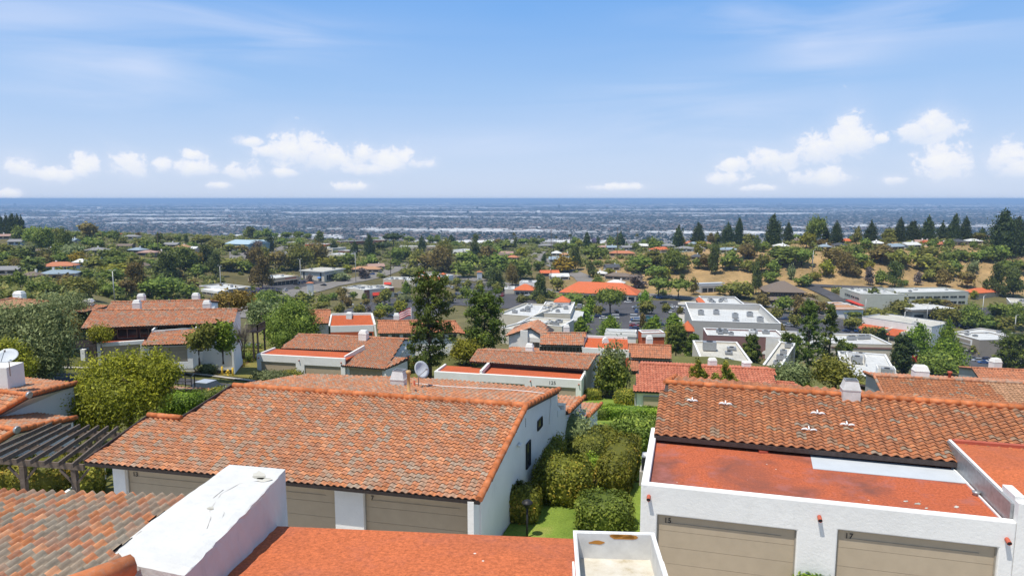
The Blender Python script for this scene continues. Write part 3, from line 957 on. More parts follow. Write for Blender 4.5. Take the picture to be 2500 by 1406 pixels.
# cracks and bare patches of the old stucco on top of the wall
cb = MB()
for pts, wd in (([(505, 1290), (515, 1262), (512, 1245), (540, 1205), (585, 1180), (640, 1172)], .018), ([(600, 1250), (640, 1215), (668, 1190)], .012), ([(520, 1215), (545, 1195)], .03), ([(535, 1240), (548, 1250), (540, 1270)], .012)):
    q = [P(x, y, zw + .002) for x, y in pts]
    cb = MB(); cb.tube(q, wd * .30, 4); cb.build('crack', M['crackgrey'], pw)
pb = MB(); g = random.Random(5)
ctr = P(632, 1162, zw + .006)
for (cx, cy, sx, sy) in ((632, 1160, 17, 11), (645, 1170, 22, 6), (515, 1240, 10, 5)):
    lp = [P(cx + sx * math.cos(a_ * .52) * g.uniform(.6, 1.15), cy + sy * math.sin(a_ * .52) * g.uniform(.6, 1.15), zw + .003) for a_ in range(12)]
    pb = MB(); pb.prism(lp[::-1], Vector((0, 0, .006))); pb.build('bare_patch', M['beigeroof'], pw)
fb = MB(); qs = []
for i in range(20):
    s_ = i / 19; x = 470 + (600 - 470) * s_; y = 1396 + (1281 - 1396) * s_
    qs.append(on_plane(x + g.uniform(-2, 2), y, FL + Vector((0, 0, .03)), Vector((0, .0995 * 1, .995)).normalized()))
fb.tube(qs, .018, 5); fb.build('roof_cable', M['trimwhite'], t0)
# tiled roof on its left, falling away from the camera
A = P(-90, 1197, 6.9); B = P(620, 1222, 6.9)
u_ = (B - A).normalized(); bk = Vector((u_.y, -u_.x, 0))
Cc = A + bk * 5 + Vector((0, 0, .55))
nrm = plane3(A, B, Cc)[2]
tiled(t0, A, B, Cc, [A, (452, 1214), (352, 1290), (272, 1352), (322, 1375), (250, 1440), (-200, 1520), (-200, 1197)], M['tile_fore'], .25, .31, 8, .062, seed=11, grey=.25)
mb = MB(); caps(mb, [on_plane(320, 1380, A + Vector((0, 0, .16)), nrm), on_plane(120, 1450, A + Vector((0, 0, .16)), nrm)], .21, .95, 2)
mb.build('ridge_cap', M['ridge'], t0)
M['rust'] = plain('rust', (.45, .20, .04), .9)
# open topped white metal chase on the red roof
zc = 6.95
bx = thing('roof_hatch', P(1500, 1340, 6.3), 'open topped white metal box with rusty rim on the red roof edge', 'roof hatch')
c0, c1 = P(1405, 1299, zc), P(1592, 1304, zc)
FB = Frame(c0, c1, 0)
mb = MB()
Lb = FB.L; dpt = -3.2
mb.box(0, Lb, -.03, 0, 6.0, zc, FB.M); mb.box(0, .03, dpt, -.03, 6.0, zc, FB.M); mb.box(Lb - .03, Lb, dpt, -.03, 6.0, zc, FB.M)
mb.build('box_side', M['metalwhite'], bx)
m = Nd('stained_metal_floor'); n_ = m.noise(1.3, 6, .7)
st = m.ramp(n_.outputs['Fac'], [(.35, (.60, .58, .53)), (.55, (.50, .46, .38)), (.66, (.36, .30, .2)), (.75, (.55, .53, .5))])
m.color(st, .6, .3); M['stained'] = m.mat
mb = MB(); mb.box(.031, Lb - .031, dpt, -.031, zc - .62, zc - .56, FB.M); mb.build('box_floor', M['stained'], bx)
mb = MB(); mb.box(-.05, Lb + .05, .001, .05, zc - .06, zc + .02, FB.M); mb.box(-.05, -.001, dpt, 0, zc - .06, zc + .02, FB.M); mb.box(Lb + .001, Lb + .05, dpt, 0, zc - .06, zc + .02, FB.M)
mb.box(-.10, -.06, dpt, -1.0, zc - .5, zc - .1, FB.M); mb.box(Lb + .06, Lb + .10, dpt, -.9, zc - .5, zc - .1, FB.M)
rim = mb.build('rim', M['trimwhite'], bx)
mb = MB(); g = random.Random(8)
for x, z, s_ in ((.62 * Lb, zc - .05, .20), (.72 * Lb, zc - .06, .12), (.28 * Lb, zc - .2, .11), (.55 * Lb, zc - .03, .10)):
    lp = [FB.p(x + s_ * math.cos(k * .63) * g.uniform(.6, 1.2) * 1.6, -.034, min(zc - .002, z + s_ * .45 * math.sin(k * .63) * g.uniform(.5, 1.2))) for k in range(10)]
    mb = MB(); mb.prism(lp, FB.dy * -.003); mb.build('rust_stain', M['rust'], bx)

# ---- T1: the large roof in the middle
t1 = thing('townhouse', P(1170, 1240, -.3) + Vector((-8, 4, 0)), 'large townhouse with broad weathered tile roof and shaded end wall beside clipped hedges', 'townhouse', TG)
A = P(205, 1128, 2.7); B = P(1170, 1222, 2.7); C = P(1285, 992, 4.5)
o, (A, u, v, nn, W) = tiled(t1, A, B, C, [A, B, C, (570, 943), (440, 1026), (362, 1018)], M['tile_near'], .285, .235, 6, .055, seed=21)
Rl = W[3]
Bk = P(1365, 952, 3.5)
nb2 = (Bk - C).cross(Rl - C).normalized()
bl = on_plane(742, 914, C, nb2); bm = on_plane(1100, 928, C, nb2)
tiled(t1, Bk, Bk + (bl - Bk), C, [Bk, C, Rl, on_plane(610, 935, C, nb2), bl, on_plane(960, 921, C, nb2), bm], M['tile_near'], .285, .25, 5, .05, seed=22)
mb = MB()
up = Vector((0, 0, .06))
caps(mb, [Rl + up, C + up], .15, .5, 5); caps(mb, [B + up, C + up], .15, .45, 6); caps(mb, [C + up, Bk + up], .15, .45, 7)
mb.build('ridge_cap', M['ridge'], t1)
mb = MB(); caps(mb, [W[5] + up * 2, W[4] + up * 2.5], .13, .5, 8); mb.build('ridge_cap', M['ridge'], t1)
mb = MB(); bar(mb, A + Vector((0, 0, .03)), W[5] + Vector((0, 0, .03)), .06, .2); mb.build('barge_board', M['darkwood'], t1); mb = MB(); bar(mb, W[4] + up, Rl + up, .06, .2)
mb.build('barge_board', M['darkwood'], t1)
# right end wall, one vertical plane
ins = -u * .22
wa, wc = B + ins, C + ins
wn = Vector((-(wc - wa).y, (wc - wa).x, 0)).normalized()
wn = wn if wn.x > 0 else -wn
def WP(px, py, off=0): return on_plane(px, py, wa, wn) + wn * off
E_ = [WP(1174, 1226), WP(1282, 1000), WP(1361, 958), WP(1362, 990), WP(1378, 1012), WP(1419, 975), WP(1420, 1008), WP(1431, 1024), WP(1459, 990)]
E_[0] = Vector((wa.x, wa.y, 0)) - v.normalized() * 0 + Vector((0, 0, 2.62))
mb = MB(); slab_wall(mb, E_, -9, -wn * .25); ew = mb.build('end_wall', M['grey_wall'] if False else M['white'], t1)
def rear_roof(r0, r1, seed, name='roof'):
    d = -u * 7
    tiled(t1, r1, r1 + d, r0, [r1, r0, r0 + d, r1 + d], M['tile_near'], .285, .25, 5, .05, seed=seed)
    mb = MB(); caps(mb, [r0 + up, r1 + up], .14, .45, seed); mb.build('ridge_cap', M['ridge'], t1)
rear_roof(WP(1381, 1004, .2), WP(1420, 969, .2), 23)
rear_roof(WP(1430, 1016, .2), WP(1462, 985, .2), 24)
for (a, b, c_, d_) in ((1361, 1380, 980, 1018), (1418, 1430, 995, 1030)):
    mb = MB(); q = [WP(a, d_, .03), WP(b, d_ - 8, .03), WP(b, c_ + 4, .03), WP(a, c_ + 2, .03)]
    mb.prism([q[0], q[1], q[1].lerp(q[2], .45), q[0].lerp(q[3], .45)], wn * -.5)
    mb.prism([q[0].lerp(q[3], .8), q[1].lerp(q[2], .8), q[2], q[3]], wn * -.5)
    mb.prism([q[1].lerp(q[2], .45) , q[1].lerp(q[2], .8), q[0].lerp(q[3], .8).lerp(q[1].lerp(q[2], .8), .75), q[0].lerp(q[3], .45).lerp(q[1].lerp(q[2], .45), .75)], wn * -.5)
    mb.build('parapet_end', M['white'], t1)
FW = Frame(Vector((wa.x, wa.y, 0)), Vector((wc.x, wc.y, 0)), 0)
def wx(px, py): return FW.inv(WP(px, py))
for (xa, xb, ya, yb) in ((1283, 1293, 1084, 1146), (1311, 1322, 1028, 1052)):
    q0, q1 = wx(xa, yb), wx(xb, ya)
    x0, x1 = sorted((q0.x, q1.x)); 
    window(t1, FW, x0, x0 + max(.35, (x1 - x0)), wx(xa, yb).z, wx(xa, ya).z, -.06, 0, M['black'], bar=.04)
mb = MB()
q = wx(1262, 1085)
for d_ in (0, .22): mb.tube([FW.p(q.x + d_, -.02, q.z), FW.p(q.x + d_, -.18, q.z - .06)], [.05, .08], 8)
mb.build('flood_light', M['trimwhite'], t1)
mb = MB()
for k in range(5): q = wx(1283, 1022 + k * 4.5); mb.box(q.x - .03, q.x + .03, -.012, -.002, q.z - .03, q.z + .03, FW.M)
mb.build('wall_vent', M['black'], t1)
# cable over the roof and down the wall
mb = MB(); cp_ = []
for x, y in ((1012, 935), (1080, 942), (1150, 946), (1230, 950), (1290, 955), (1330, 960)): cp_.append(on_plane(x, y, C + Vector((0, 0, .1)), nb2))
cp_ += [WP(1341, 966, .05), WP(1343, 985, .05), WP(1339, 1035, .05)]
mb.tube(cp_, .022, 5); mb.build('cable', M['trimwhite'], t1)
# front wall with three garages
F1 = Frame(A, B, 0); F1 = Frame(F1.p(.85, .6, 0), F1.p(17.62, .6, 0), 0)
doors = [(.62, 5.5), (5.95, 10.6), (11.85, 16.35)]
mb = MB(); wall_with_openings(mb, F1, 0, F1.L, -1.2, 2.62, .28, [(a, b, -.32, 2.25) for a, b in doors]); mb.build('wall', M['white'], t1)
for k, (a, b) in enumerate(doors): garage_door(t1, F1, a, b, -.3, 2.25, rec=.2, number={0: '13', 2: '7'}.get(k))
mb = MB(); mb.box(0, .28, .28, 8.0, -1.5, 2.9, F1.M); mb.box(0, F1.L - .3, 9.5, 9.75, -3, 3.4, F1.M); mb.build('wall', M['white'], t1)
for k in range(13):
    mb = MB(); x = .5 + k * 1.33; mb.box(x, x + .12, -.5, .0, 2.5, 2.6, F1.M); mb.build('rafter_tail', M['darkwood'], t1)
# chimney, vent pipe, dish
chimney(t1, on_plane(976, 940, C, nb2), .80, .78, .36, .46, -14)
mb = MB(); q = on_plane(998, 957, C, nb2); mb.lathe(q, [(.22, -.05), (.16, .06), (.08, .1), (.08, .95), (.13, .97), (.13, 1.12), (.02, 1.16)], 12); mb.build('vent_pipe', M['tanpipe'], t1)
mb = MB(); q = on_plane(1012, 942, C, nb2); mb.lathe(q, [(.12, -.1), (.06, .05), (.05, .3), (.0, .31)], 8); mb.build('vent_pipe', M['clay'], t1)
dish(None, on_plane(1022, 944, C, nb2), .48, (.75, -.65), 'grey satellite dish beside the white chimney on the large tile roof', 25, 'satellite dishes', .95)

# ---- T2: garages 15 and 17 on the right
t2 = thing('townhouse', P(2000, 1300, -.3) + Vector((1, 3, 0)), 'near townhouse with garages 15 and 17, flat red roof and brown tile roof behind', 'townhouse', TG)
F2 = Frame(P(1565, 1180, 3.45), P(2455, 1272, 3.45), 0)
flat_garage(t2, F2, 12.2, -.3, 3.45, 6.6, [(.62, 5.5, 2.3), (6.83, 11.75, 2.5)], 3.18, True, False, M['redroof'], numbers={0: '15', 1: '17'},
            spouts=[(.3, 3.0), (6.2, 2.92), (11.95, 2.85)])
mb = MB(); wall_with_openings(mb, F2, 12.2, 22, -1.5, 4.1, .3, []); mb.box(12.2, 12.5, .3, 1.3, 3.9, 4.22, F2.M); mb.box(12.2, 22, .3, .302, 1, 2, F2.M)
w = mb.build('garage_wall', M['white'], t2); md = w.modifiers.new('soft', 'BEVEL'); md.width = .05; md.segments = 2; md.limit_method = 'ANGLE'
spout(t2, F2, 12.75, 3.45)
flat('flat_roof', t2, [F2.p(12.32, .3, 3.9), F2.p(22, .3, 3.9), F2.p(22, 6.3, 3.98), F2.p(12.32, 6.3, 3.98)], M['redroof_orange'], .2)
mb = MB(); mb.prism([F2.p(12.1, .32, 3.1), F2.p(12.1, 6.3, 3.1), F2.p(12.1, 6.3, 4.02), F2.p(12.1, .32, 3.96)], F2.dx * .2); mb.build('flashing', M['metalgrey'], t2)
mb = MB(); bar(mb, F2.p(12.02, .32, 3.22), F2.p(12.02, 5.4, 3.22), .06, .06); bar(mb, F2.p(12.2, 1.2, 4.0), F2.p(12.2, 6.3, 4.06), .1, .04); mb.build('flashing_edge', M['trimwhite'], t2)
mb = MB(); bar(mb, F2.p(12.3, 6.25, 4.04), F2.p(22, 6.25, 4.04), .22, .12); mb.build('roof_curb', M['clay'], t2)
flat('roof_membrane', t2, [P(1985, 1143, 3.215), P(2388, 1182, 3.215), P(2362, 1148, 3.215), P(1978, 1108, 3.215)], M['membrane'], .02)
A = P(1597, 1062, 3.55); B = P(2350, 1130, 3.55); C = P(1625, 935, 4.83)
o, (A, u, v, nn, W) = tiled(t2, A, B, C, [A, B, (2346, 1090), (2620, 1114), (2620, 1007), C], M['tile_brown'], .40, .225, 7, .075, seed=31)
Rr = W[4]
Bk = P(1650, 920, 4.5)
nb3 = (Bk - C).cross(Rr - C).normalized()
fr_ = on_plane(2600, 992, C, nb3)
tiled(t2, Bk, fr_, C, [Bk, C, Rr, on_plane(2620, 996, C, nb3)], M['tile_brown'], .40, .25, 5, .07, seed=32)
mb = MB(); caps(mb, [C + up, Rr + up], .15, .45, 9); caps(mb, [C + up, Bk + up], .14, .45, 10); mb.build('ridge_cap', M['ridge'], t2)
mb = MB(); bar(mb, A - Vector((0, 0, .1)), B - Vector((0, 0, .1)), .05, .2); mb.build('fascia', M['darkwood'], t2)
mb = MB(); mb.box(.3, 12.1, 5.7, 5.9, 2.8, 3.62, F2.M); mb.build('clerestory', M['darkwood'], t2)  # dark band under the eave, its colour stands in for the gap's shade
mb = MB(); slab_wall(mb, [A + u * .25 + Vector((0, 0, -.2)) + v * .8, C + u * .25 - Vector((0, 0, .22)), Bk + u * .25 - Vector((0, 0, .25))], -3, u * .25); mb.build('wall', M['white'], t2)
chimney(t2, on_plane(2075, 968, C, nb3), .76, .70, .36, .42, -15)
g = random.Random(9)
for (x, y, sx, sy) in ((2240, 1229, 11, 3), (2282, 1251, 20, 5), (2345, 1262, 24, 4), (2212, 1223, 6, 2), (2335, 1237, 7, 3), (2262, 1240, 5, 2), (2300, 1256, 9, 3)):
    lp = [P(x + sx * math.cos(-a_ * .6) * g.uniform(.45, 1.15), y + sy * math.sin(-a_ * .6) * g.uniform(.45, 1.2), 3.19) for a_ in range(10)]
    mb = MB(); mb.prism(lp, Vector((0, 0, .008))); mb.build('bare_patch', M['beigeroof'], t2)
def mortar(px, py, s):
    mb = MB(); p = on_plane(px, py, A, nn) + nn * .07
    for sgn in (-1, 1):
        q = [p + u * (sgn * s * (.12 + .9 * k / 5)) + nn * (.07 * math.sin(math.pi * k / 5)) - v * .04 for k in range(6)]
        mb.tube(q, [.035, .05, .05, .045, .04, .02], 5)
    mb.tube([p, p + v * .22 + nn * .04], [.05, .03], 5)
    mb.build('mortar_patch', M['trimwhite'], t2)
for x, y, s in ((1690, 981, .25), (1771, 989, .3), (1996, 1012, .3), (1975, 1052, .32), (2068, 1040, .3)): mortar(x, y, s)
mb = MB(); tp = P(2336, 1142, 3.27)
for k in range(3):
    q = [tp + u * (k * .3 + .3 * i / 5) + Vector((0, 0, .09 * math.sin(math.pi * i / 5))) for i in range(6)]
    mb.add(q + [p - v * .4 for p in q], [(i, i + 1, 7 + i, 6 + i) for i in range(5)], .4 + .2 * k)
tag(mb.build('spare_tile', M['tile_rust']), 'spare clay roof tiles left lying on the grey membrane of the flat red roof', 'roof tile')
mb = MB(); q = P(1863, 1104, 3.2); mb.box(q.x - .18, q.x + .18, q.y - .1, q.y + .1, 3.2, 3.3); mb.build('roof_vent', M['clay'], t2)
mb = MB(); q = P(2383, 1208, 3.2); mb.lathe(q, [(.1, 0), (.14, .1), (.14, .14), (0, .16)], 8); mb.build('roof_drain', M['metalgrey'], t2)

# ---- T3: stepped gables at the left edge
t3 = thing('townhouse', P(60, 1150, -1.5) + Vector((-4, 2, 0)), 'left-edge townhouse with two stepped tile roofs over pale gable walls by the pergola', 'townhouse', TG)
def gable(t, rl, rt, rb_, zb, w, mat, ridge_mat, seed, wallmat=None, hidden=9.0, inset=.2):
    """right-hand gable: rake low, ridge, rake back points; slopes run left for `hidden` metres"""
    x = Vector(((rb_ - rl).y, -(rb_ - rl).x, 0)).normalized()
    if x.x < 0: x = -x
    d = -x * hidden
    tiled(t, rl + d, rl, rt, [rl + d, rl, rt, rt + d], mat, .285, .26, 5, .05, seed=seed)
    tiled(t, rb_, rb_ + d, rt, [rb_, rt, rt + d, rb_ + d], mat, .285, .26, 5, .05, seed=seed + 1)
    mb = MB(); caps(mb, [rl + up, rt + up, rb_ + up], .15, .45, seed); caps(mb, [rt + up + d, rt + up], .14, .5, seed + 2); mb.build('ridge_cap', ridge_mat, t)
    mb = MB(); i = -x * inset - Vector((0, 0, .18)); slab_wall(mb, [rl + i, rt + i, rb_ + i], zb, -x * .25); mb.build('end_wall', wallmat or M['white'], t)
    return x
r1, r2, r3 = P(-60, 1112, 1.25), P(40, 1051, 2.25), P(184, 1021, 1.45)
x3 = gable(t3, r1, r2, r3, -4, 0, M['tile_near'], M['ridge'], 41)
s1, s2, s3 = P(-60, 1040, 1.8), P(70, 966, 3.1), P(185, 936, 2.6)
gable(t3, s1, s2, s3, -4, 0, M['tile_near'], M['ridge'], 44)
for q in (r2, s2):
    mb = MB(); mb.tube([q + Vector((.05, -.1, .1)), q + Vector((.18, -.12, .08))], .19, 10); mb.build('ridge_end', M['metalgrey'], t3)
mb = MB(); q = P(66, 1000, 1.6)
for i in range(5):
    for j in range(2): mb.box(q.x + .05, q.x + .09, q.y + j * .35 - .1, q.y + j * .35 + .12, q.z - .3 + i * .13, q.z - .24 + i * .13)
mb.build('wall_vent', M['black'], t3)
mb = MB(); q = P(10, 935, 3.2); mb.box(q.x - 2.4, q.x + .75, q.y - .7, q.y + .7, 2.4, 4.3); mb.build('chimney', M['white'], t3)
dish(None, P(24, 905, 4.25), .55, (.35, -.9), 'white satellite dish on the stucco chimney at the left edge', 55, 'satellite dishes', .8)

# ---- pergola between T1 and T3
pg = thing('pergola', P(120, 1190, -.6), 'dark brown wooden pergola with slanting slats left of the large tile roof', 'pergola')
zp = 2.15
fa, fb_ = P(-30, 1116, zp), P(205, 1134, zp); ba, bb = P(120, 1047, zp), P(292, 1057, zp)
mb = MB(); bar(mb, fa - Vector((0, 0, .12)), fb_ - Vector((0, 0, .12)), .1, .28); mb.build('beam', M['weathered_wood'], pg)
mb = MB(); bar(mb, ba - Vector((0, 0, .12)), bb - Vector((0, 0, .12)), .1, .28); mb.build('beam', M['weathered_wood'], pg)
mb = MB(); bar(mb, fa.lerp(ba, .5) - Vector((.3, 0, .18)), fb_.lerp(bb, .5) - Vector((0, 0, .18)), .1, .24); mb.build('beam', M['weathered_wood'], pg)
for k in range(8):
    s_ = (k - .3) / 7.2
    a_ = fa.lerp(fb_, s_); b_ = ba.lerp(bb, s_); d_ = (b_ - a_).normalized()
    mb = MB(); bar(mb, a_ - d_ * .5 + Vector((0, 0, .12)), b_ + d_ * .4 + Vector((0, 0, .12)), .085, .2); mb.build('slat', M['weathered_wood'], pg)
for (px, py) in ((55, 1133), (181, 1140)):
    q = P(px, py, zp - .2); mb = MB(); mb.box(q.x - .11, q.x + .11, q.y - .11, q.y + .11, T(q.x, q.y) - .3, zp - .26)
    po = mb.build('post', M['weathered_wood'], pg)
    for sg in (-1, 1):
        mb = MB(); bar(mb, Vector((q.x + sg * .1, q.y, zp - .95)), Vector((q.x + sg * .65, q.y, zp - .3)), .09, .09); mb.build('brace', M['weathered_wood'], po)
q = bb.lerp(ba, .3)
mb = MB(); mb.box(q.x - .1, q.x + .1, q.y - .1, q.y + .1, -2.2, zp - .26); mb.build('post', M['weathered_wood'], pg)
q = P(222, 1140, .6); mb = MB(); mb.box(q.x - .11, q.x + .11, q.y - .11, q.y + .11, -.2, 2.0); mb.box(q.x - .3, q.x + .3, q.y - .3, q.y + .3, -1.5, -.2, None, .5, 1); mb.build('post', [M['weathered_wood'], M['white']], pg)
gw = thing('garden_wall', P(190, 1200, -.9), 'low white stair wall climbing beside the pergola posts', 'garden wall')
mb = MB(); a_, b_ = P(140, 1212, -.5), P(243, 1162, -.5)
mb.prism([a_ - Vector((0, 0, 1)), b_ - Vector((0, 0, 1)), b_ + Vector((0, 0, .35)), a_ + Vector((0, 0, .05))], Vector((.2, .25, 0))); mb.build('wall', M['white'], gw)

# ---- T4: long house on the left
t4 = thing('townhouse', P(400, 870, -6), 'long white townhouse with clerestory windows and two garages left of the round tree', 'townhouse', TG)
A = P(197, 802, -2.0); B = P(568, 788, -2.0); C = P(580, 755, -.75)
o, (A, u, v, nn, W) = tiled(t4, A, B, C, [A, B, C, (226, 758)], M['tile_mid'], .32, .30, 4, .06, seed=51)
Rl = W[3]
hd = Vector((-u.y, u.x, 0))
bk1, bk2 = C + hd * 3.2 - Vector((0, 0, .6)), Rl + hd * 3.2 - Vector((0, 0, .6))
tiled(t4, bk1, bk2, C, [bk1, C, Rl, bk2], M['tile_mid'], .32, .30, 4, .05, seed=52, riser=False)
mb = MB(); caps(mb, [Rl + up, C + up], .13, .5, 53); mb.build('ridge_cap', M['tile_mid'], t4)
F4 = Frame(A, B, 0)
mb = MB(); slab_wall(mb, [B - u * .2 + hd * .7 - Vector((0, 0, .05)), C - u * .2 - Vector((0, 0, .2)), bk1 - u * .2 - Vector((0, 0, .2))], -9, -u * .25); mb.build('end_wall', M['white'], t4)
mb = MB(); wall_with_openings(mb, F4, .3, F4.L - .3, -8, -2.15, .2, [(1.2, 2.6, -4.6, -2.5), (3.6, 6.4, -3.6, -2.5), (6.8, 8.6, -3.6, -2.5), (9.6, 11.9, -3.2, -2.5), (12.2, 14.6, -3.2, -2.5)]) if False else None
W4 = Frame(F4.p(.3, 1.2, 0), F4.p(F4.L - .25, 1.2, 0), 0)
wb_ = MB(); wb_.box(8.8, W4.L + .02, -.03, -.002, -8.5, -3.5, W4.M); wb_.build('lower_wall', M['white'], t4)
opn = [(.5, 1.7, -5.0, -2.45), (3.2, 5.4, -3.7, -2.45), (5.7, 7.6, -3.7, -2.45), (7.9, 8.7, -3.7, -2.45), (10.0, 11.7, -3.2, -2.5), (12.0, 13.5, -3.2, -2.5), (13.8, 15.0, -3.2, -2.5)]
opn = [(a * W4.L / 16.3, b * W4.L / 16.3, c_, d_) for a, b, c_, d_ in opn]
wall_with_openings(mb := MB(), W4, 0, W4.L, -8.5, -2.0, .2, opn); mb.build('wall', M['darkwood'], t4)
for a, b, c_, d_ in opn: window(t4, W4, a, b, c_, d_, .05, 1, M['taupe'])
G4 = Frame(P(236, 838, -3.55), P(352, 830, -3.55), 0)
flat_garage(t4, G4, G4.L, -6.1, -3.55, 3.6, [(.5, G4.L - .5, -4.05)], panels=True, right=False)
H4 = Frame(G4.p(G4.L + .3, .4, 0), G4.p(G4.L + 6.2, -.2, 0), 0)
A4, B4 = P(345, 843, -3.8), P(468, 839, -3.8); C4 = P(372, 811, -2.7)
tiled(t4, A4, B4, C4, [A4, B4, (487, 802), C4], M['tile_mid'], .32, .30, 4, .06, seed=54)
H4 = Frame(A4, B4, 0); H4 = Frame(H4.p(.2, .4, 0), H4.p(H4.L - .1, .4, 0), 0)
mb = MB(); wall_with_openings(mb, H4, 0, H4.L, -7, -3.95, .25, [(.5, H4.L - .6, -6.15, -4.2)]); mb.box(H4.L - .25, H4.L, .25, 4.5, -7, -3.8, H4.M); mb.build('garage_wall', M['white'], t4)
garage_door(t4, H4, .5, H4.L - .6, -6.1, -4.2, panels=True)
mb = MB(); bar(mb, P(372, 810, -2.62), P(487, 801, -2.62), .18, .28); bar(mb, P(372, 808, -2.5), P(383, 798, -2.3), .18, .3); bar(mb, P(478, 803, -2.5), P(487, 789, -2.3), .18, .3); mb.build('parapet', M['white'], t4)
chimney(t4, P(335, 754, -.8), .95, .85, .75, .45, 12, M['white'], False)
chimney(t4, P(506, 756, -.8), .95, .85, .8, .45, 12, M['white'], False)
# timber deck at its right end
dk = thing('deck', P(620, 835, -6.5), 'dark timber balcony deck on tall posts at the right end of the long white house', 'deck')
q = P(618, 808, -5.0)
mb = MB(); mb.box(q.x - .8, q.x + .9, q.y - .6, q.y + 2.6, -5.15, -4.95); mb.build('platform', M['darkwood'], dk)
for dx, dy in ((.1, -.4), (.75, -.4), (.75, 2.3)):
    mb = MB(); mb.box(q.x + dx - .1, q.x + dx + .1, q.y + dy - .1, q.y + dy + .1, -9, -5.16); mb.build('post', M['darkwood'], dk)
mb = MB(); a_, b_, c_ = Vector((q.x - .8, q.y - .55, -4.0)), Vector((q.x + .85, q.y - .55, -4.0)), Vector((q.x + .85, q.y + 2.5, -4.0))
for p0, p1 in ((a_, b_), (b_, c_)):
    bar(mb, p0, p1, .1, .09); bar(mb, p0 - Vector((0, 0, .85)), p1 - Vector((0, 0, .85)), .05, .07)
    for k in range(11): s_ = p0.lerp(p1, k / 10); bar(mb, s_, s_ - Vector((0, 0, .85)), .14 if k % 5 == 0 else .09, .04, .5, 0, Vector((0, 1, 0)))
mb.build('railing', M['darkwood'], dk)
# little pergola and gate piers by its left garage
pg2 = thing('pergola', P(200, 855, -6), 'small dark pergola at the left end of the long white house', 'pergola')
a_, b_, c_, d_ = P(163, 848, -3.6), P(233, 845, -3.6), P(237, 832, -3.6), P(170, 834, -3.6)
for k in range(6):
    mb = MB(); bar(mb, a_.lerp(d_, k / 5), b_.lerp(c_, k / 5), .1, .2); mb.build('slat', M['darkwood'], pg2)
for q in (a_, b_):
    mb = MB(); mb.box(q.x - .1, q.x + .1, q.y - .1, q.y + .1, -7, -3.7); mb.build('post', M['darkwood'], pg2)
for k, (x, y) in enumerate(((206, 880), (240, 880))):
    q = G(x, y); mb = MB(); mb.box(q.x - .28, q.x + .28, q.y - .25, q.y + .25, q.z - .3, q.z + 1.5)
    tag(mb.build('gate_pier', M['white']), 'white stucco gate pier below the small pergola, ' + ('left one' if k == 0 else 'one touching the garage'), 'gate pier', 'white gate piers')
gwl = thing('garden_wall', P(490, 885, -7), 'white garden wall with a dark gate right of the panelled garage doors', 'garden wall')
for (xa, ya, xb, yb, h) in ((474, 884, 506, 884, 1.4), (521, 882, 532, 880, 1.7), (533, 880, 543, 880, 1.6)):
    a_, b_ = G(xa, ya), G(xb, yb); mb = MB(); bar(mb, a_ + Vector((0, 0, h / 2 - .2)), b_ + Vector((0, 0, h / 2 - .2)), .3, h + .4); mb.build('wall_panel', M['white'], gwl)
a_, b_ = G(508, 884), G(520, 883); mb = MB()
for k in range(6): p_ = a_.lerp(b_, k / 5); bar(mb, p_, p_ + Vector((0, 0, 1.4)), .05, .05, .5, 0, Vector((0, 1, 0)))
bar(mb, a_ + Vector((0, 0, 1.3)), b_ + Vector((0, 0, 1.3)), .05, .08); mb.build('gate', M['black'], gwl)

# ---- T5, T6: roofs behind it
def simple_row(label, A, B, C, lp, mat, seed, zb, chim=(), drop=.8, back=4, wallmat=None, w=.34, h=.40, name='townhouse', endwall=True, group=TG, winrow=0):
    """a townhouse seen mostly as one roof slope: slope, hidden back slope, walls"""
    t = thing(name, Vector(((A.x + B.x) / 2, (A.y + B.y) / 2 + 3, zb)), label, 'townhouse', group)
    o, (A, u, v, nn, W) = tiled(t, A, B, C, lp, mat, w, h, 4, .07, seed=seed)
    hd = Vector((-u.y, u.x, 0))
    top = [p for p in W if p.z > A.z + .5 * (C.z - A.z)]
    tl = min(top, key=lambda p: p.dot(u)); tr = max(top, key=lambda p: p.dot(u))
    b1, b2 = tr + hd * back - Vector((0, 0, drop)), tl + hd * back - Vector((0, 0, drop))
    tiled(t, b1, b2, tr, [b1, tr, tl, b2], mat, w, h, 4, .06, seed=seed + 1, riser=False)
    mb = MB(); caps(mb, [tl + up, tr + up], .14, .6, seed); mb.build('ridge_cap', mat, t)
    F = Frame(A + hd * .5, B + hd * .5, 0)
    mb = MB(); mb.box(.2, F.L - .2, 0, .25, zb - 2, A.z - .18, F.M)
    if endwall:
        for s_, p0, p1, p2 in ((1, A, tl, b2), (-1, B, tr, b1)):
            i = u * .22 * s_ - Vector((0, 0, .2)); slab_wall(mb, [p0 + i + hd * .5, p1 + i, p2 + i], zb - 2, u * .22 * s_)
    mb.build('wall', wallmat or M['white'], t)
    for k in range(winrow):
        x = F.L * (k + .5) / winrow; window(t, F, x - .7, x + .7, A.z - 1.25, A.z - .35, -.07, 1, M['taupe'])
    for (px, py, z, s_, hh) in chim: chimney(t, P(px, py, z), s_, s_ * .85, hh * .65, hh * .35, 5, M['white'], False)
    return t, F, u, hd
A, B, C = P(243, 762, -2.6), P(516, 760, -2.6), P(510, 733, -1.4)
simple_row('townhouse roof showing just behind the long white house, parted by a ridge seam', A, B, C, [A, B, C, (272, 738)], M['tile_mid'], 61, -6, [(346, 736, -1.6, 1.0, 1.2), (479, 734, -1.6, 1.0, 1.2)])
A, B, C = P(-80, 745, .4), P(46, 742, .4), P(38, 728, 1.3)
g1, g2, g3 = P(-60, 738, -.4), P(30, 729, .6), P(118, 737, -.2)
t6 = thing('townhouse', P(30, 760, -4), 'low pale townhouse with broad tan roof behind the grey-green olive at the left edge', 'townhouse', TG)
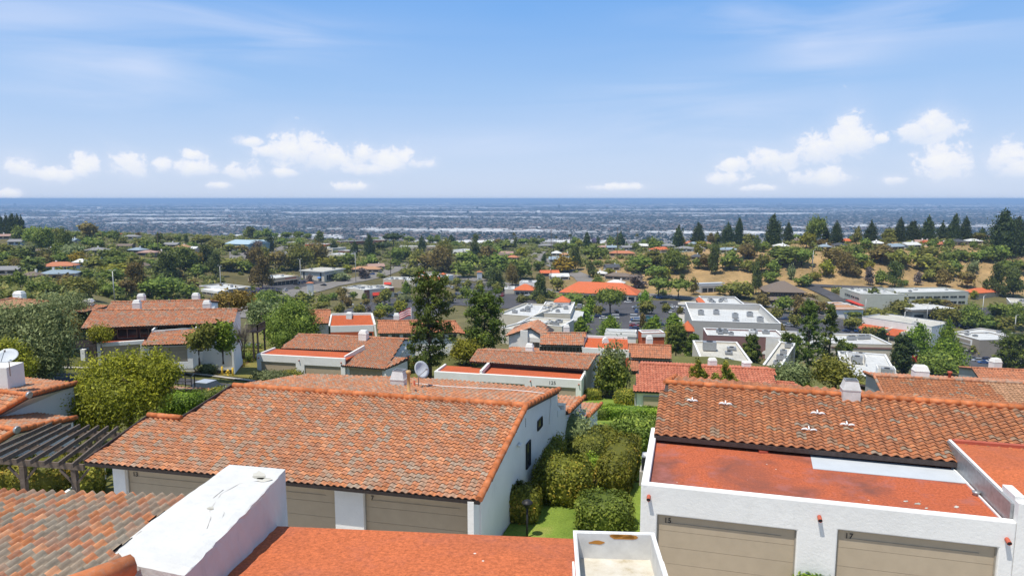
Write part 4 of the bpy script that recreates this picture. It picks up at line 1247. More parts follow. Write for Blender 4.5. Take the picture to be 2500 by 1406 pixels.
gable(t6, P(-70, 748, -.9), g2, g3, -8, 0, M['tile_tan'], M['tile_mid'], 63)
chimney(t6, P(48, 728, .2), 1.2, 1.0, .6, .4, 0, M['white'], False)
F6 = Frame(P(14, 762, -2.6), P(95, 760, -2.6), 0)
mb = MB(); mb.box(0, F6.L, 0, .2, -8, -1.0, F6.M); mb.build('wall', M['cream'], t6)
window(t6, F6, F6.L * .5, F6.L * .75, -2.8, -1.6, -.07, 1, M['darkwood'])
t6b = thing('townhouse', P(225, 780, -5), 'white gabled townhouse half hidden between the olive and the long white house', 'townhouse', TG)
gable(t6b, P(176, 757, -2.2), P(215, 745, -1.4), P(262, 748, -1.6), -8, 0, M['tile_mid'], M['tile_mid'], 66, hidden=5)
chimney(t6b, P(217, 747, -1.5), 1.3, 1.0, .6, .45, 0, M['white'], False)
F6 = Frame(P(200, 786, -4.5), P(245, 783, -4.5), 0)
mb = MB(); mb.box(0, F6.L, 0, .2, -8, -2.0, F6.M); mb.build('wall', M['white'], t6b)
window(t6b, F6, .5, F6.L - .5, -4.0, -2.9, -.07, 1, M['darkwood'])

# ---- T7: twin garages in the middle distance
t7 = thing('townhouse', P(780, 910, -11), 'white townhouse with two open-view garage doors and orange-brown roof left of the tall pine', 'townhouse', TG)
t7['label'] = 'white twin-garage townhouse with orange-brown roof just left of the tall pine'
F7 = Frame(P(626, 864, -7.7), P(842, 875, -7.7), 0)
sc7 = F7.L
flat_garage(t7, F7, F7.L, -11, -7.7, 4.6, [(.62, .62 + .40 * sc7, -8.75), (.545 * sc7, .95 * sc7, -8.95)], spouts=[(.35, -8.2), (.49 * sc7, -8.25), (.96 * sc7, -8.3)], right=False)
A = P(832, 892, -8.7); B = P(940, 901, -8.7); C = P(987, 828, -6.7)
o, (A, u, v, nn, W) = tiled(t7, A, B, C, [A, B, C, (728, 816), (684, 850), (868, 857)], M['tile_mid'], .32, .30, 4, .06, seed=71)
Rl = W[3]; hd = Vector((-u.y, u.x, 0))
bk1, bk2 = C + hd * 4 - Vector((0, 0, .7)), Rl + hd * 4 - Vector((0, 0, .7))
tiled(t7, bk1, bk2, C, [bk1, C, Rl, bk2], M['tile_mid'], .36, .5, 4, .06, seed=72, riser=False)
mb = MB(); caps(mb, [Rl + up, C + up], .14, .55, 73); mb.build('ridge_cap', M['tile_mid'], t7)
mb = MB(); q0, q1 = on_plane(842, 876, A + Vector((0, 0, .25)), nn), on_plane(890, 849, A + Vector((0, 0, .25)), nn); bar(mb, q0, q1, .25, .8); mb.build('parapet', M['white'], t7)
mb = MB(); i = -u * .2 - Vector((0, 0, .2)); slab_wall(mb, [B + i + hd * .3, C + i, bk1 + i], -15, -u * .25); mb.build('end_wall', M['white'], t7)
r0, r1 = P(938, 868, -7.9), P(998, 871, -7.9)
G7 = Frame(A, B, 0); G7 = Frame(G7.p(.2, .5, 0), G7.p(G7.L - .2, .5, 0), 0)
mb = MB(); wall_with_openings(mb, G7, 0, G7.L, -13, -8.85, .25, [(.8, G7.L - .5, -11, -9.05)]); mb.build('garage_wall', M['white'], t7)
garage_door(t7, G7, .8, G7.L - .5, -11, -9.05)
lw = [P(946, 869, -8.0), P(996, 870, -8.0), P(975, 890, -8.6)]
a_, b_, c_ = B - u * .2 + hd * 3.1 + Vector((0, 0, .95)), B + u * 1.8 + hd * 3.3 + Vector((0, 0, .75)), B + u * .1 + Vector((0, 0, .05))
tiled(t7, B - u * .1, B - u * .1 + u * 1.2, a_, [B - u * .1, B + u * 1.0 + hd * 1.5 + Vector((0, 0, .42)), b_, a_], M['tile_mid'], .32, .30, 4, .055, seed=75)
mb = MB(); slab_wall(mb, [B + hd * .2 - Vector((0, 0, .1)), B + u * .9 + hd * 1.5 + Vector((0, 0, .25)), B + u * 1.7 + hd * 3.3 + Vector((0, 0, .5))], -15, -u * .2); mb.build('end_wall', M['white'], t7)
EW = Frame(C - u * .2 - hd * 3, C - u * .2, 0)
window(t7, EW, 1.6, 2.3, C.z - 1.6, C.z - .6, -.07, 0, M['taupe'])
chimney(t7, P(888, 824, -6.6), 1.25, 1.0, .6, .5, -14, M['white'], False)

# ---- T8: house 125
t8 = thing('townhouse', P(1300, 950, -11), 'white townhouse numbered 125 with red flat roofs, right of the tall pine', 'townhouse', TG)
F8 = Frame(P(1170, 912, -7.7), P(1420, 927, -7.7), 0)
s8 = F8.L
flat_garage(t8, F8, s8, -11, -7.7, 4.6, [(.12, .45 * s8, -8.75), (.565 * s8, .945 * s8, -8.8)], left=False, spouts=[(.51 * s8, -8.2), (.975 * s8, -8.25)])
text('125', F8, .72 * s8, -.012, -8.5, .62, M['black'], t8, 'house_number', align='CENTER')
L8 = Frame(F8.p(-6.2, .6, 0), F8.p(-.02, .6, 0), 0)
flat_garage(t8, L8, L8.L, -11, -7.9, 4.2, [(.8, L8.L - .8, -9.0)], right=False)
mb = MB(); bar(mb, F8.p(.14, .2, -7.62), F8.p(.14, 4.5, -7.45), .3, .5); mb.build('parapet', M['white'], t8)
A = P(1145, 882, -7.25); B = P(1434, 902, -7.25); C = P(1455, 868, -6.25)
o, (A, u, v, nn, W) = tiled(t8, A, B, C, [A, B, C, (1166, 854)], M['tile_mid'], .32, .30, 4, .065, seed=81)
Rl = W[3]; hd = Vector((-u.y, u.x, 0))
bk1, bk2 = C + hd * 3.5 - Vector((0, 0, .55)), Rl + hd * 3.5 - Vector((0, 0, .55))
tiled(t8, bk1, bk2, C, [bk1, C, Rl, bk2], M['tile_mid'], .36, .5, 4, .07, seed=82, riser=False)
mb = MB(); caps(mb, [Rl + up, C + up], .13, .5, 83); caps(mb, [B + up, C + up], .13, .5, 84); mb.build('ridge_cap', M['tile_mid'], t8)
mb = MB(); i = -u * .2 - Vector((0, 0, .2)); slab_wall(mb, [B + i, C + i, bk1 + i], -15, -u * .25)
mb.box(s8 - .02, s8 - .3, 4.6, 5.2, -12, -7.5, F8.M); mb.build('end_wall', M['white'], t8)
mb = MB(); mb.box(.1, s8 - .3, 4.3, 4.5, -9, -7.3, F8.M); mb.build('clerestory', M['darkwood'], t8)
chimney(t8, P(1293, 859, -6.6), 1.0, .9, .7, .45, -14, M['white'], False)
S8 = Frame(F8.p(s8, .3, 0), F8.p(s8, 5, 0), 0)
window(t8, S8, 2.2, 3.1, -9.6, -8.2, -.07, 1, M['taupe'])

# ---- T9: row with white framed red roofs behind the tall pine
A, B, C = P(757, 791, -9.2), P(804, 789, -9.2), P(806, 757, -7.2)
t9, F9, u, hd = simple_row('narrow tile-roofed end house left of the white-framed red roof', A, B, C, [A, B, C, (755, 758)], M['tile_rust'], 91, -12.5, endwall=False, drop=.5)
t9b = thing('townhouse', P(860, 830, -12.5), 'townhouse with sloping red roof in a white frame, left of the tall pine', 'townhouse', TG)
pl = [P(807, 796, -8.6), P(912, 794, -8.6), P(904, 768, -7.0), P(812, 770, -7.0)]
mb = MB(); mb.prism(pl, Vector((0, 0, -.2))); mb.build('roof', M['redroof_clean'], t9b)
mb = MB(); bar(mb, pl[3] + Vector((-.2, .1, .1)), pl[2] + Vector((.2, .1, .1)), .3, .5); bar(mb, pl[1] + Vector((.25, -.1, 0)), pl[2] + Vector((.25, 0, .1)), .3, .5); bar(mb, pl[0] + Vector((-.2, -.1, 0)), pl[3] + Vector((-.2, 0, .1)), .25, .3)
bar(mb, pl[1] + Vector((.25, -.1, .1)), pl[1] + Vector((.7, -.6, -3.4)), .3, .3, .5, 0, Vector((0, 1, 0)))
F9 = Frame(pl[0] + Vector((0, -.15, 0)), pl[1] + Vector((0, -.15, 0)), 0)
mb.box(0, F9.L, 0, .3, -9.7, -8.55, F9.M); mb.build('parapet', M['white'], t9b)
mb = MB(); wall_with_openings(mb, F9, 0, F9.L, -15, -9.72, .0 + .25, [(F9.L * .74, F9.L * .97, -10.9, -9.9)]); mb.build('wall', M['orange_wall'], t9b)
window(t9b, F9, F9.L * .74, F9.L * .97, -10.9, -9.9, .06, 1, M['darkwood'])
chimney(t9b, P(853, 778, -7.6), 1.0, .8, .9, .3, 0, M['white'], False)
A, B, C = P(923, 814, -9.6), P(1118, 812, -9.6), P(1112, 782, -7.9)
t9c, F, u, hd = simple_row('long tile-roofed townhouse behind the tall pine, flag at its left', A, B, C, [A, B, (1137, 815), (1112, 784), (1010, 780), (921, 783)], M['tile_rust'], 93, -13, [(968, 782, -8.0, 1.0, 1.3)], winrow=7)

# ---- T10: white gabled house and its row
t10 = thing('townhouse', P(1280, 860, -13), 'white gabled townhouse with broad chimney on its front wall above house 125', 'townhouse', TG)
zr = -7.3
rp = P(1295, 800, zr); rl, rr = P(1240, 818, -8.6), P(1332, 826, -8.9)
FG = Frame(Vector((rl.x, rl.y, 0)), Vector((rr.x, rr.y, 0)), 0)
back = FG.dy * 8
tiled(t10, rl, rl + back, rp, [rl - FG.dx * .4 - Vector((0, 0, .12)), rl + back - FG.dx * .4, rp + back, rp], M['tile_mid'], .38, .5, 4, .07, seed=101)
tiled(t10, rr + back, rr, rp, [rr + back + FG.dx * .4, rr + FG.dx * .4 - Vector((0, 0, .15)), rp, rp + back], M['tile_mid'], .38, .5, 4, .07, seed=102)
mb = MB(); slab_wall(mb, [FG.p(.05, .5, rl.z - .15), Vector((rp.x, rp.y, rp.z - .25)) + FG.dy * .5, FG.p(FG.L - .05, .5, rr.z - .2)], -16, FG.dy * .25)
mb.box(.05, .3, .75, 8, -16, rl.z - .2, FG.M); mb.build('wall', M['white'], t10)
cx = FG.inv(P(1281, 830, -9.5)).x
mb = MB(); mb.box(cx - .62, cx + .62, .1, .6, -16, -7.75, FG.M); mb.build('chimney', M['white'], t10)
wx0 = FG.inv(P(1303, 838, -10.4)).x
window(t10, FG, cx + 1.0, cx + 2.6, -10.9, -9.7, .42, 1, M['taupe'])
A, B, C = P(1318, 841, -9.4), P(1424, 843, -9.4), P(1431, 813, -7.9)
t10b, F, u, hd = simple_row('tile-roofed townhouse with a strip of small windows right of the white gable', A, B, C, [A, B, C, (1322, 813)], M['tile_mid'], 103, -13, [(1383, 811, -8.0, .9, 1.3)], winrow=6)
mb = MB(); a_, b_ = P(1316, 850, -10.4), P(1378, 853, -10.4); bar(mb, a_ + Vector((0, -.5, 0)), b_ + Vector((0, -.5, 0)), .25, .35); mb.build('parapet', M['white'], t10b)
A, B, C = P(1240, 858, -11.2), P(1380, 864, -11.2), P(1378, 852, -10.6)
tiled(t10b, A, B, C, [A, B, C, (1246, 846)], M['tile_mid'], .38, .5, 4, .07, seed=105)
t10c = thing('townhouse', P(1480, 865, -13), 'townhouse with red flat roof and white arched vent behind the leafy willow', 'townhouse', TG)
pl = [P(1424, 850, -9.9), P(1535, 856, -9.9), P(1532, 828, -8.8), P(1434, 824, -8.8)]
mb = MB(); mb.prism(pl, Vector((0, 0, -.2))); mb.build('roof', M['redroof_clean'], t10c)
mb = MB(); bar(mb, pl[3] + Vector((0, .1, .1)), pl[2] + Vector((0, .1, .1)), .3, .5); bar(mb, pl[0] + Vector((-.2, 0, 0)), pl[3] + Vector((-.2, 0, .2)), .25, .5); mb.build('parapet', M['white'], t10c)
F = Frame(pl[0] + Vector((0, -.2, 0)), pl[1] + Vector((0, -.2, 0)), 0)
mb = MB(); mb.box(-.2, F.L, 0, .3, -11.0, -9.75, F.M); mb.build('fascia', M['white'], t10c)
wall_with_openings(mb := MB(), F, -.2, F.L, -15, -11.02, .3, [(.6, 2.4, -12, -11.2)]); mb.build('wall', M['orange_wall'], t10c)
window(t10c, F, .6, 2.4, -12, -11.2, .06, 2, M['darkwood'])
mb = MB(); q = P(1479, 838, -9.3)
prof = [q + Vector((.55 * math.cos(a_ * math.pi / 8), 0, .9 * math.sin(a_ * math.pi / 8))) for a_ in range(9)]
mb.prism([q + Vector((.55, 0, -.5))] + prof + [q + Vector((-.55, 0, -.5))], Vector((0, .8, 0))); mb.build('vent', M['white'], t10c)
A, B, C = P(1540, 872, -10.2), P(1640, 876, -10.2), P(1638, 844, -8.6)
t10d, F, u, hd = simple_row('tile-roofed townhouse end right of the leafy willow, above the pink-red roof', A, B, C, [A, B, C, (1533, 840)], M['tile_rust'], 107, -13, [(1585, 842, -8.7, .9, 1.5)], winrow=5)
A, B, C = P(1535, 905, -11.4), P(1562, 906, -11.4), P(1560, 882, -10.8)
tiled(t10d, A, B, C, [A, B, C, (1536, 880)], M['tile_rust'], .38, .5, 4, .07, seed=109)

# ---- T11: pink-red roof
A, B, C = P(1546, 955, -6.6), P(1900, 970, -6.6), P(1562, 888, -4.9)
t11, F, u, hd = simple_row('townhouse with vivid pink-red tile roof left of the brown near roof', A, B, C, [A, B, (1890, 903), C], M['tile_pink'], 111, -9.6, [(1739, 892, -5.1, .85, .9), (1822, 892, -5.1, .85, .5)], back=3.5, drop=.55, endwall=True)
F = Frame(A + hd * .45, B + hd * .45, 0)
garage_door(t11, F, 1.1, 5.6, -9.6, -7.2, rec=-.1)
A, B, C = P(1896, 945, -6.9), P(1952, 948, -6.9), P(1940, 932, -6.3)
tiled(t11, A, B, C, [A, B, C, (1892, 928)], M['tile_pink'], .32, .30, 4, .06, seed=113)
# ---- T12: broad brown roof on the right
C = P(2134, 918, -2.2); Rr = P(2560, 940, -2.2)
A = P(2152, 958, -4.1)
t12 = thing('townhouse', Vector((40, 62, -8)), 'broad brown-roofed townhouse with fresh tan tiles at its right end', 'townhouse', TG)
u = (Rr - C).normalized(); hd = Vector((-u.y, u.x, 0))
A = C - hd * 6.5 - Vector((0, 0, 2.0))
n12 = plane3(A, A + u, C)[2]
tiled(t12, A, A + u * 20, C, [A, A + u * 10.5, C + u * 9.0, C], M['tile_brown'], .32, .30, 4, .0555, seed=121)
tiled(t12, A, A + u * 20, C, [A + u * 10.5, A + u * 22, C + u * 18, C + u * 9.0], M['tile_tan'], .32, .30, 4, .0555, seed=122)
bk = C + hd * 3.2 - Vector((0, 0, .45))
tiled(t12, bk + u * 18, bk, C, [bk + u * 18, bk, C, C + u * 18], M['tile_mid'], .32, .30, 4, .055, seed=123)
mb = MB(); caps(mb, [C + up, C + up + u * 18], .14, .5, 124); caps(mb, [A + up, C + up, bk + up], .14, .5, 125); mb.build('ridge_cap', M['tile_mid'], t12)
mb = MB(); i = u * .2 - Vector((0, 0, .2)); slab_wall(mb, [A + i, C + i, bk + i], -12, u * .25); mb.build('end_wall', M['grey_wall'], t12)
mb = MB(); F = Frame(A + hd * .5, A + hd * .5 + u * 20, 0); mb.box(.3, 20, 0, .25, -12, A.z - .1, F.M); mb.build('wall', M['white'], t12)
chimney(t12, P(2246, 920, -2.4), 1.2, 1.0, .6, .5, -10, M['white'], False)
mb = MB(); q = P(2318, 922, -2.3); mb.lathe(q, [(.12, 0), (.12, .4), (.2, .42), (.2, .6), (0, .62)], 8); mb.build('vent_pipe', M['clay'], t12)
A = P(2096, 948, -4.6); B = P(2150, 953, -4.6); C_ = P(2146, 944, -4.2)
tiled(t12, A, B, C_, [A, B, C_, (2098, 938)], M['tile_mid'], .32, .30, 4, .06, seed=126)
# ---- T13
C = P(2372, 898, -7.6); Rr = P(2600, 908, -7.6); u = (Rr - C).normalized(); hd = Vector((-u.y, u.x, 0)); A = C - hd * 5 - Vector((0, 0, 1.7)); B = A + u * 16
t13, F, u, hd = simple_row('townhouse roof cut off by the right edge, with one white chimney', A, B, C, [A, B, C + u * 15, C], M['tile_rust'], 131, -12, [(2429, 900, -7.8, 1.1, 1.4)], wallmat=M['grey_wall'])
# a low roof corner beside the yellow-green tree
A, B, C = P(404, 968, -3.0), P(470, 966, -3.0), P(500, 948, -2.3)
t14, F, u, hd = simple_row('small low tile roof corner right of the yellow-green tree', A, B, C, [A, B, (503, 955), (495, 947), (405, 948)], M['tile_near'], 141, -4, back=2, drop=.4)
# ------------------------------------------------------------------ shops, offices and other buildings in the valley
AUTO = []                      # things whose label is completed from what stands next to them
def on_roof(px, py, h):
    """point on top of something h metres high standing on the land, seen at this pixel"""
    z = T(0, 200) + h
    d = ray(px, py); t = 176.0
    while t < 3000:
        z = CAM_H + d.z * t
        if z <= T(d.x * t, d.y * t) + h: break
        t *= 1.004
    return Vector((d.x * t, d.y * t, z))

def block(label, cat, L, Rr, h, depth, wall, roof, parapet=.7, name='shop_building', units=0, group=None, seed=1, deck=None, wallfront=None, coping=True):
    """flat roofed building: L, Rr = photo pixels of the front roof edge, h metres high"""
    a = on_roof(*L, h); b = on_roof(*Rr, h)
    zr = (a.z + b.z) / 2; a = P(*L, zr); b = P(*Rr, zr); zg = zr - h
    F = Frame(a, b, zg)
    t = thing(name, F.p(F.L / 2, depth / 2, 0), label, cat, group)
    mb = MB(); W_, d_ = F.L, depth
    mb.box(0, W_, 0, .35, -4, h, F.M); mb.box(0, W_, d_ - .35, d_, -4, h, F.M); mb.box(0, .35, .35, d_ - .35, -4, h, F.M); mb.box(W_ - .35, W_, .35, d_ - .35, -4, h, F.M)
    mb.build('wall', wall, t)
    if coping:
        mb = MB(); e = .06
        mb.box(-e, W_ + e, -e, .42, h + .003, h + .16, F.M); mb.box(-e, W_ + e, d_ - .42, d_ + e, h + .003, h + .16, F.M); mb.box(-e, .42, .42, d_ - .42, h + .003, h + .16, F.M); mb.box(W_ - .42, W_ + e, .42, d_ - .42, h + .003, h + .16, F.M)
        mb.build('coping', M['trimwhite'] if coping is True else coping, t)
    flat('flat_roof', t, [F.p(.35, .35, h - parapet), F.p(W_ - .35, .35, h - parapet), F.p(W_ - .35, d_ - .35, h - parapet), F.p(.35, d_ - .35, h - parapet)], roof, .3)
    g = random.Random(seed)
    for k in range(units): unit(t, F, g.uniform(2, max(2.1, W_ - 4)), g.uniform(2, max(2.1, d_ - 4)), h - parapet, g.uniform(1.3, 2.6), g.uniform(1.2, 2.2), g.uniform(.9, 1.6), g)
    return t, F

def unit(t, F, x, y, z, sx, sy, sz, g=rng):
    mb = MB(); mb.box(x, x + sx, y, y + sy, z + .25, z + sz, F.M); mb.box(x + .1, x + sx - .1, y + .1, y + sy - .1, z, z + .25, F.M, .5, 1)
    c = F.p(x + sx / 2, y + sy / 2, z + sz); mb.lathe(c, [(min(sx, sy) * .36, 0), (min(sx, sy) * .36, .15), (min(sx, sy) * .3, .15), (.02, .05)], 10, .5, 1)
    return mb.build('rooftop_unit', [M['metalgrey'] if g.random() < .7 else M['metalwhite'], M['black']], t)

def awning(t, F, xa, xb, z0, z1, out, mat, name='awning'):
    mb = MB(); mb.prism([F.p(xa, -.01, z0), F.p(xa, -out, z0), F.p(xa, -.01, z1)], F.dx * (xb - xa)); return mb.build(name, mat, t)

def hip(t, F, x0, x1, y0, y1, z, rise, mat, over=.6, gable=False, name='roof'):
    x0 -= over; x1 += over; y0 -= over; y1 += over
    e = [F.p(x0, y0, z), F.p(x1, y0, z), F.p(x1, y1, z), F.p(x0, y1, z)]
    mb = MB(); ym = (y0 + y1) / 2; i = 0 if gable else min((y1 - y0) / 2, (x1 - x0) / 2 - .01)
    if (x1 - x0) < (y1 - y0) and not gable:
        xm = (x0 + x1) / 2; i = (x1 - x0) / 2; r = [F.p(xm, y0 + i, z + rise), F.p(xm, y1 - i, z + rise)]
        f = [(0, 1, 4), (1, 2, 5, 4), (2, 3, 5), (3, 0, 4, 5)]
    else:
        r = [F.p(x0 + i, ym, z + rise), F.p(x1 - i, ym, z + rise)]; f = [(0, 1, 5, 4), (1, 2, 5), (2, 3, 4, 5), (3, 0, 4)]
    mb.add(e + r, f + [(3, 2, 1, 0)], [.5, .4, .6, .55, .2])
    mb.prism([p - Vector((0, 0, .01)) for p in e], Vector((0, 0, -.22)), .3)
    return mb.build(name, mat, t)

def wins(t, F, xa, xb, n, za, zb, gap=.6, frame='taupe', rec=-.06):
    if frame is None:
        w = (xb - xa + gap) / n
        for k in range(n):
            mb = MB(); mb.box(xa + k * w, xa + (k + 1) * w - gap, -.05, -.002, za, zb, F.M); mb.build('window', M['glass'], t)
        return
    w = (xb - xa + gap) / n
    for k in range(n): window(t, F, xa + k * w, xa + (k + 1) * w - gap, za, zb, rec, 1, M[frame], bar=.1)

def side(F, depth, right=True):
    return Frame(F.p(F.L, 0, 0), F.p(F.L, depth, 0)) if right else Frame(F.p(0, depth, 0), F.p(0, 0, 0))

SG = 'shop buildings in the valley'
# petrol station: dark fascia shop and canopy on posts
t, F = block('flat white-roofed petrol station shop with dark grey fascia beside the jacarandas', 'shop', (486, 698), (556, 707), 5.2, 16, M['taupe'], M['whiteroof'], .5, 'petrol_station', 2, SG, 1)
S_ = side(F, 16)
wins(t, S_, 2, 13, 4, .6, 2.8); wins(t, F, 1, F.L - 1, 4, .6, 2.8)
t, F = block('small white petrol station canopy on slim posts in front of the grey shop', 'canopy', (490, 706), (531, 712), 5.6, 7, M['taupe'], M['whiteroof'], .2, 'canopy', 0, None, 2)
for o_ in t.children:
    if o_.name.startswith('wall'):
        D.objects.remove(o_)
mb = MB(); mb.box(0, F.L, 0, 7, 4.3, 5.59, F.M); mb.build('fascia', M['trimwhite'], t)
for x in (.6, F.L - .9):
    for y in (.6, 6): mb = MB(); mb.box(x, x + .35, y, y + .35, -3, 4.3, F.M); mb.build('post', M['trimwhite'], t)
# tan strip of shops
t, F = block('tan flat-roofed strip of shops with dark shopfront windows across the main street', 'shop', (654, 682), (729, 673), 5.6, 22, M['tan'], M['whiteroof'], .5, 'shop_building', 4, SG, 3, coping=M['tan'])
wins(t, F, 1, F.L - 1.5, 7, .3, 2.9, .5, 'darkwood'); mb = MB(); mb.box(.5, F.L - .5, -1.6, 0, 3.1, 3.5, F.M); mb.build('shopfront_canopy', M['taupe'], t)
scribble(t, F, F.L * .1, F.L * .24, -.03, 4.0, .6, M['darkwood'], 1, 'shop_sign'); scribble(t, F, F.L * .55, F.L * .9, -.03, 4.0, .8, M['redpaint'], 2, 'shop_sign')
# bank
t, F = block('white bank building with overhanging pale flat roof and blue door awning', 'bank', (735, 660), (791, 663), 7.5, 24, M['cream'], M['whiteroof'], .1, 'bank_building', 3, SG, 4, coping=M['cream'])
mb = MB(); mb.box(-1.2, F.L + 1.2, -1.2, 25.2, 7.0, 7.7, F.M); mb.build('roof_overhang', M['metalwhite'], t)
flat('flat_roof', t, [F.p(-.9, -.9, 7.76), F.p(F.L + .9, -.9, 7.76), F.p(F.L + .9, 24.9, 7.76), F.p(-.9, 24.9, 7.76)], M['beigeroof'], .05)
wins(t, F, 2, 3.4, 1, .2, 6.6, .3, 'darkwood'); wins(t, F, F.L - 4, F.L - 2.6, 1, .2, 6.6, .3, 'darkwood'); awning(t, F, F.L - 6, F.L - 3, 2.2, 3.2, 1.6, M['bluepaint'])
S_ = side(F, 24); wins(t, S_, 3, 21, 7, .4, 4.4, .5, 'darkwood')
scribble(t, S_, 1.2, 5.4, -.03, 5.4, .8, M['bluepaint'], 3, 'bank_sign')
# red awning shops
t, F = block('white-roofed shop with brown panel and red awning below the street trees', 'shop', (833, 702), (888, 708), 6.0, 18, M['cream'], M['whiteroof'], .7, 'shop_building', 3, SG, 5)
wins(t, F, F.L * .3, F.L * .75, 1, 2.4, 3.4, .3)
t, F = block('shop block with red awning and brick-brown pier right of the cream shop', 'shop', (888, 708), (962, 702), 6.4, 18, M['cream'], M['whiteroof'], .7, 'shop_building', 5, SG, 6)
mb = MB(); mb.box(.5, F.L * .18, -.25, -.01, -2, 6.3, F.M); mb.build('pier', M['brown_wall'], t)
awning(t, F, F.L * .28, F.L * .55, 2.3, 4.2, 1.4, M['redpaint']); wins(t, F, F.L * .28, F.L * .9, 3, .2, 2.2, .6, 'darkwood')
mb = MB(); mb.box(F.L * .75, F.L, -.3, -.01, 3.6, 6.3, F.M); mb.build('pier', M['brown_wall'], t)
t, F = block('low white-roofed shop with small red awning and dark sign in front of the restaurant', 'shop', (935, 682), (1013, 684), 6.2, 18, M['cream'], M['whiteroof'], .6, 'shop_building', 5, SG, 7)
awning(t, F, F.L * .04, F.L * .26, 2.6, 4.2, 1.3, M['redpaint']); wins(t, F, F.L * .36, F.L * .62, 3, .2, 2.8, .4, 'darkwood')
mb = MB(); mb.box(F.L * .3, F.L * .66, -.35, -.01, -1, 6.5, F.M); mb.build('pier', M['tan'], t)
# restaurant with orange roof and two turrets
t, F = block('white restaurant with sloping orange roof and two small orange-topped turrets', 'restaurant', (1020, 672), (1082, 676), 6.4, 14, M['white'], M['whiteroof'], .6, 'restaurant_building', 0, SG, 8)
mb = MB(); mb.prism([F.p(.2, -2.5, 3.4), F.p(F.L - .2, -2.5, 3.4), F.p(F.L - .2, 0, 6.2), F.p(.2, 0, 6.2)], Vector((0, 0, .25))); mb.build('roof', M['tile_orange'], t)
wins(t, F, 2, F.L - 2, 4, .4, 2.6, .8, 'darkwood'); S_ = side(F, 14); wins(t, S_, 1.5, 6, 2, .4, 2.8, .6, 'darkwood')
for x in (1.2, F.L - 2.4):
    mb = MB(); mb.box(x - 1.6, x + 1.6, 2, 5.2, 5.5, 8.0, F.M); mb.build('turret', M['white'], t); hip(t, F, x - 1.6, x + 1.6, 2, 5.2, 8.0, 1.2, M['tile_orange'], .4, name='turret_roof')
# orange roofed kiosk and white sheds
t, F = block('small shop with steep orange hipped roof beside a white shed roof', 'shop', (1257, 708), (1303, 709), 3.6, 11, M['cream'], M['whiteroof'], .2, 'shop_building', 0, SG, 9, coping=False)
hip(t, F, 0, F.L, 0, 11, 3.7, 3.6, M['tile_orange'], 1.0); wins(t, F, .8, F.L - .8, 4, .2, 2.4, .5, 'darkwood')
t, F = block('low white flat shed left of the small orange-roofed shop', 'shop', (1232, 706), (1256, 706), 3.6, 16, M['cream'], M['whiteroof'], .3, 'shop_building', 1, SG, 10)
t, F = block('white parapet shop rising behind the small orange-roofed shop', 'shop', (1268, 689), (1316, 690), 6, 12, M['white'], M['whiteroof'], .5, 'shop_building', 1, SG, 11)
# long orange roof
t, F = block('long shopping arcade under one long orange hipped roof with arched porch', 'shop', (1369, 713), (1552, 720), 4.6, 20, M['cream'], M['whiteroof'], .2, 'shop_building', 0, SG, 12, coping=False)
hip(t, F, 0, F.L, 0, 20, 4.7, 6.2, M['tile_orange'], 1.2)
mb = MB(); mb.box(0, F.L, -.9, -.3, 3.5, 4.6, F.M); mb.build('arcade_beam', M['cream'], t)
for k in range(11): mb = MB(); x = F.L * k / 10; mb.box(max(0, x - .4), min(F.L, x + .4), -.9, -.3, -3, 3.5, F.M); mb.build('pillar', M['cream'], t)
wins(t, F, 1, F.L - 1, 10, .2, 2.8, 1.2, 'darkwood')
# white flat roofs left of the central car park
t, F = block('wide white flat-roofed shop left of the beige one, nearest the dark pine', 'shop', (1214, 767), (1301, 773), 7, 34, M['cream'], M['whiteroof'], .6, 'shop_building', 6, SG, 13, coping=M['cream'])
t, F = block('beige shop with white flat roof and orange corner turret by the car park', 'shop', (1313, 764), (1392, 766), 7, 34, M['cream'], M['whiteroof'], .5, 'shop_building', 8, SG, 14)
mb = MB(); mb.box(F.L - 9.5, F.L - 2.5, 28, 34.6, 5, 8, F.M); mb.build('turret', M['white'], t); hip(t, F, F.L - 9.5, F.L - 2.5, 28, 34.6, 8.0, 2.6, M['tile_orange'], .5, name='turret_roof')
mb = MB(); mb.box(F.L + .01, F.L + 5, -1, 26, 3.6, 4.3, F.M); mb.build('porch_roof', M['whiteroof'], t)
for k in range(5): mb = MB(); mb.box(F.L + 4.2, F.L + 5, -1 + k * 6.4, -.2 + k * 6.4, -3, 3.6, F.M); mb.build('pillar', M['cream'], t)
t, F = block('low weathered flat roof in front of the beige turret shop', 'shop', (1262, 789), (1372, 797), 6, 16, M['cream'], M['beigeroof'], .4, 'shop_building', 5, SG, 15)
t, F = block('lowest weathered flat roof behind the white gabled townhouse', 'shop', (1222, 800), (1268, 806), 6, 20, M['cream'], M['beigeroof'], .4, 'shop_building', 2, SG, 16)
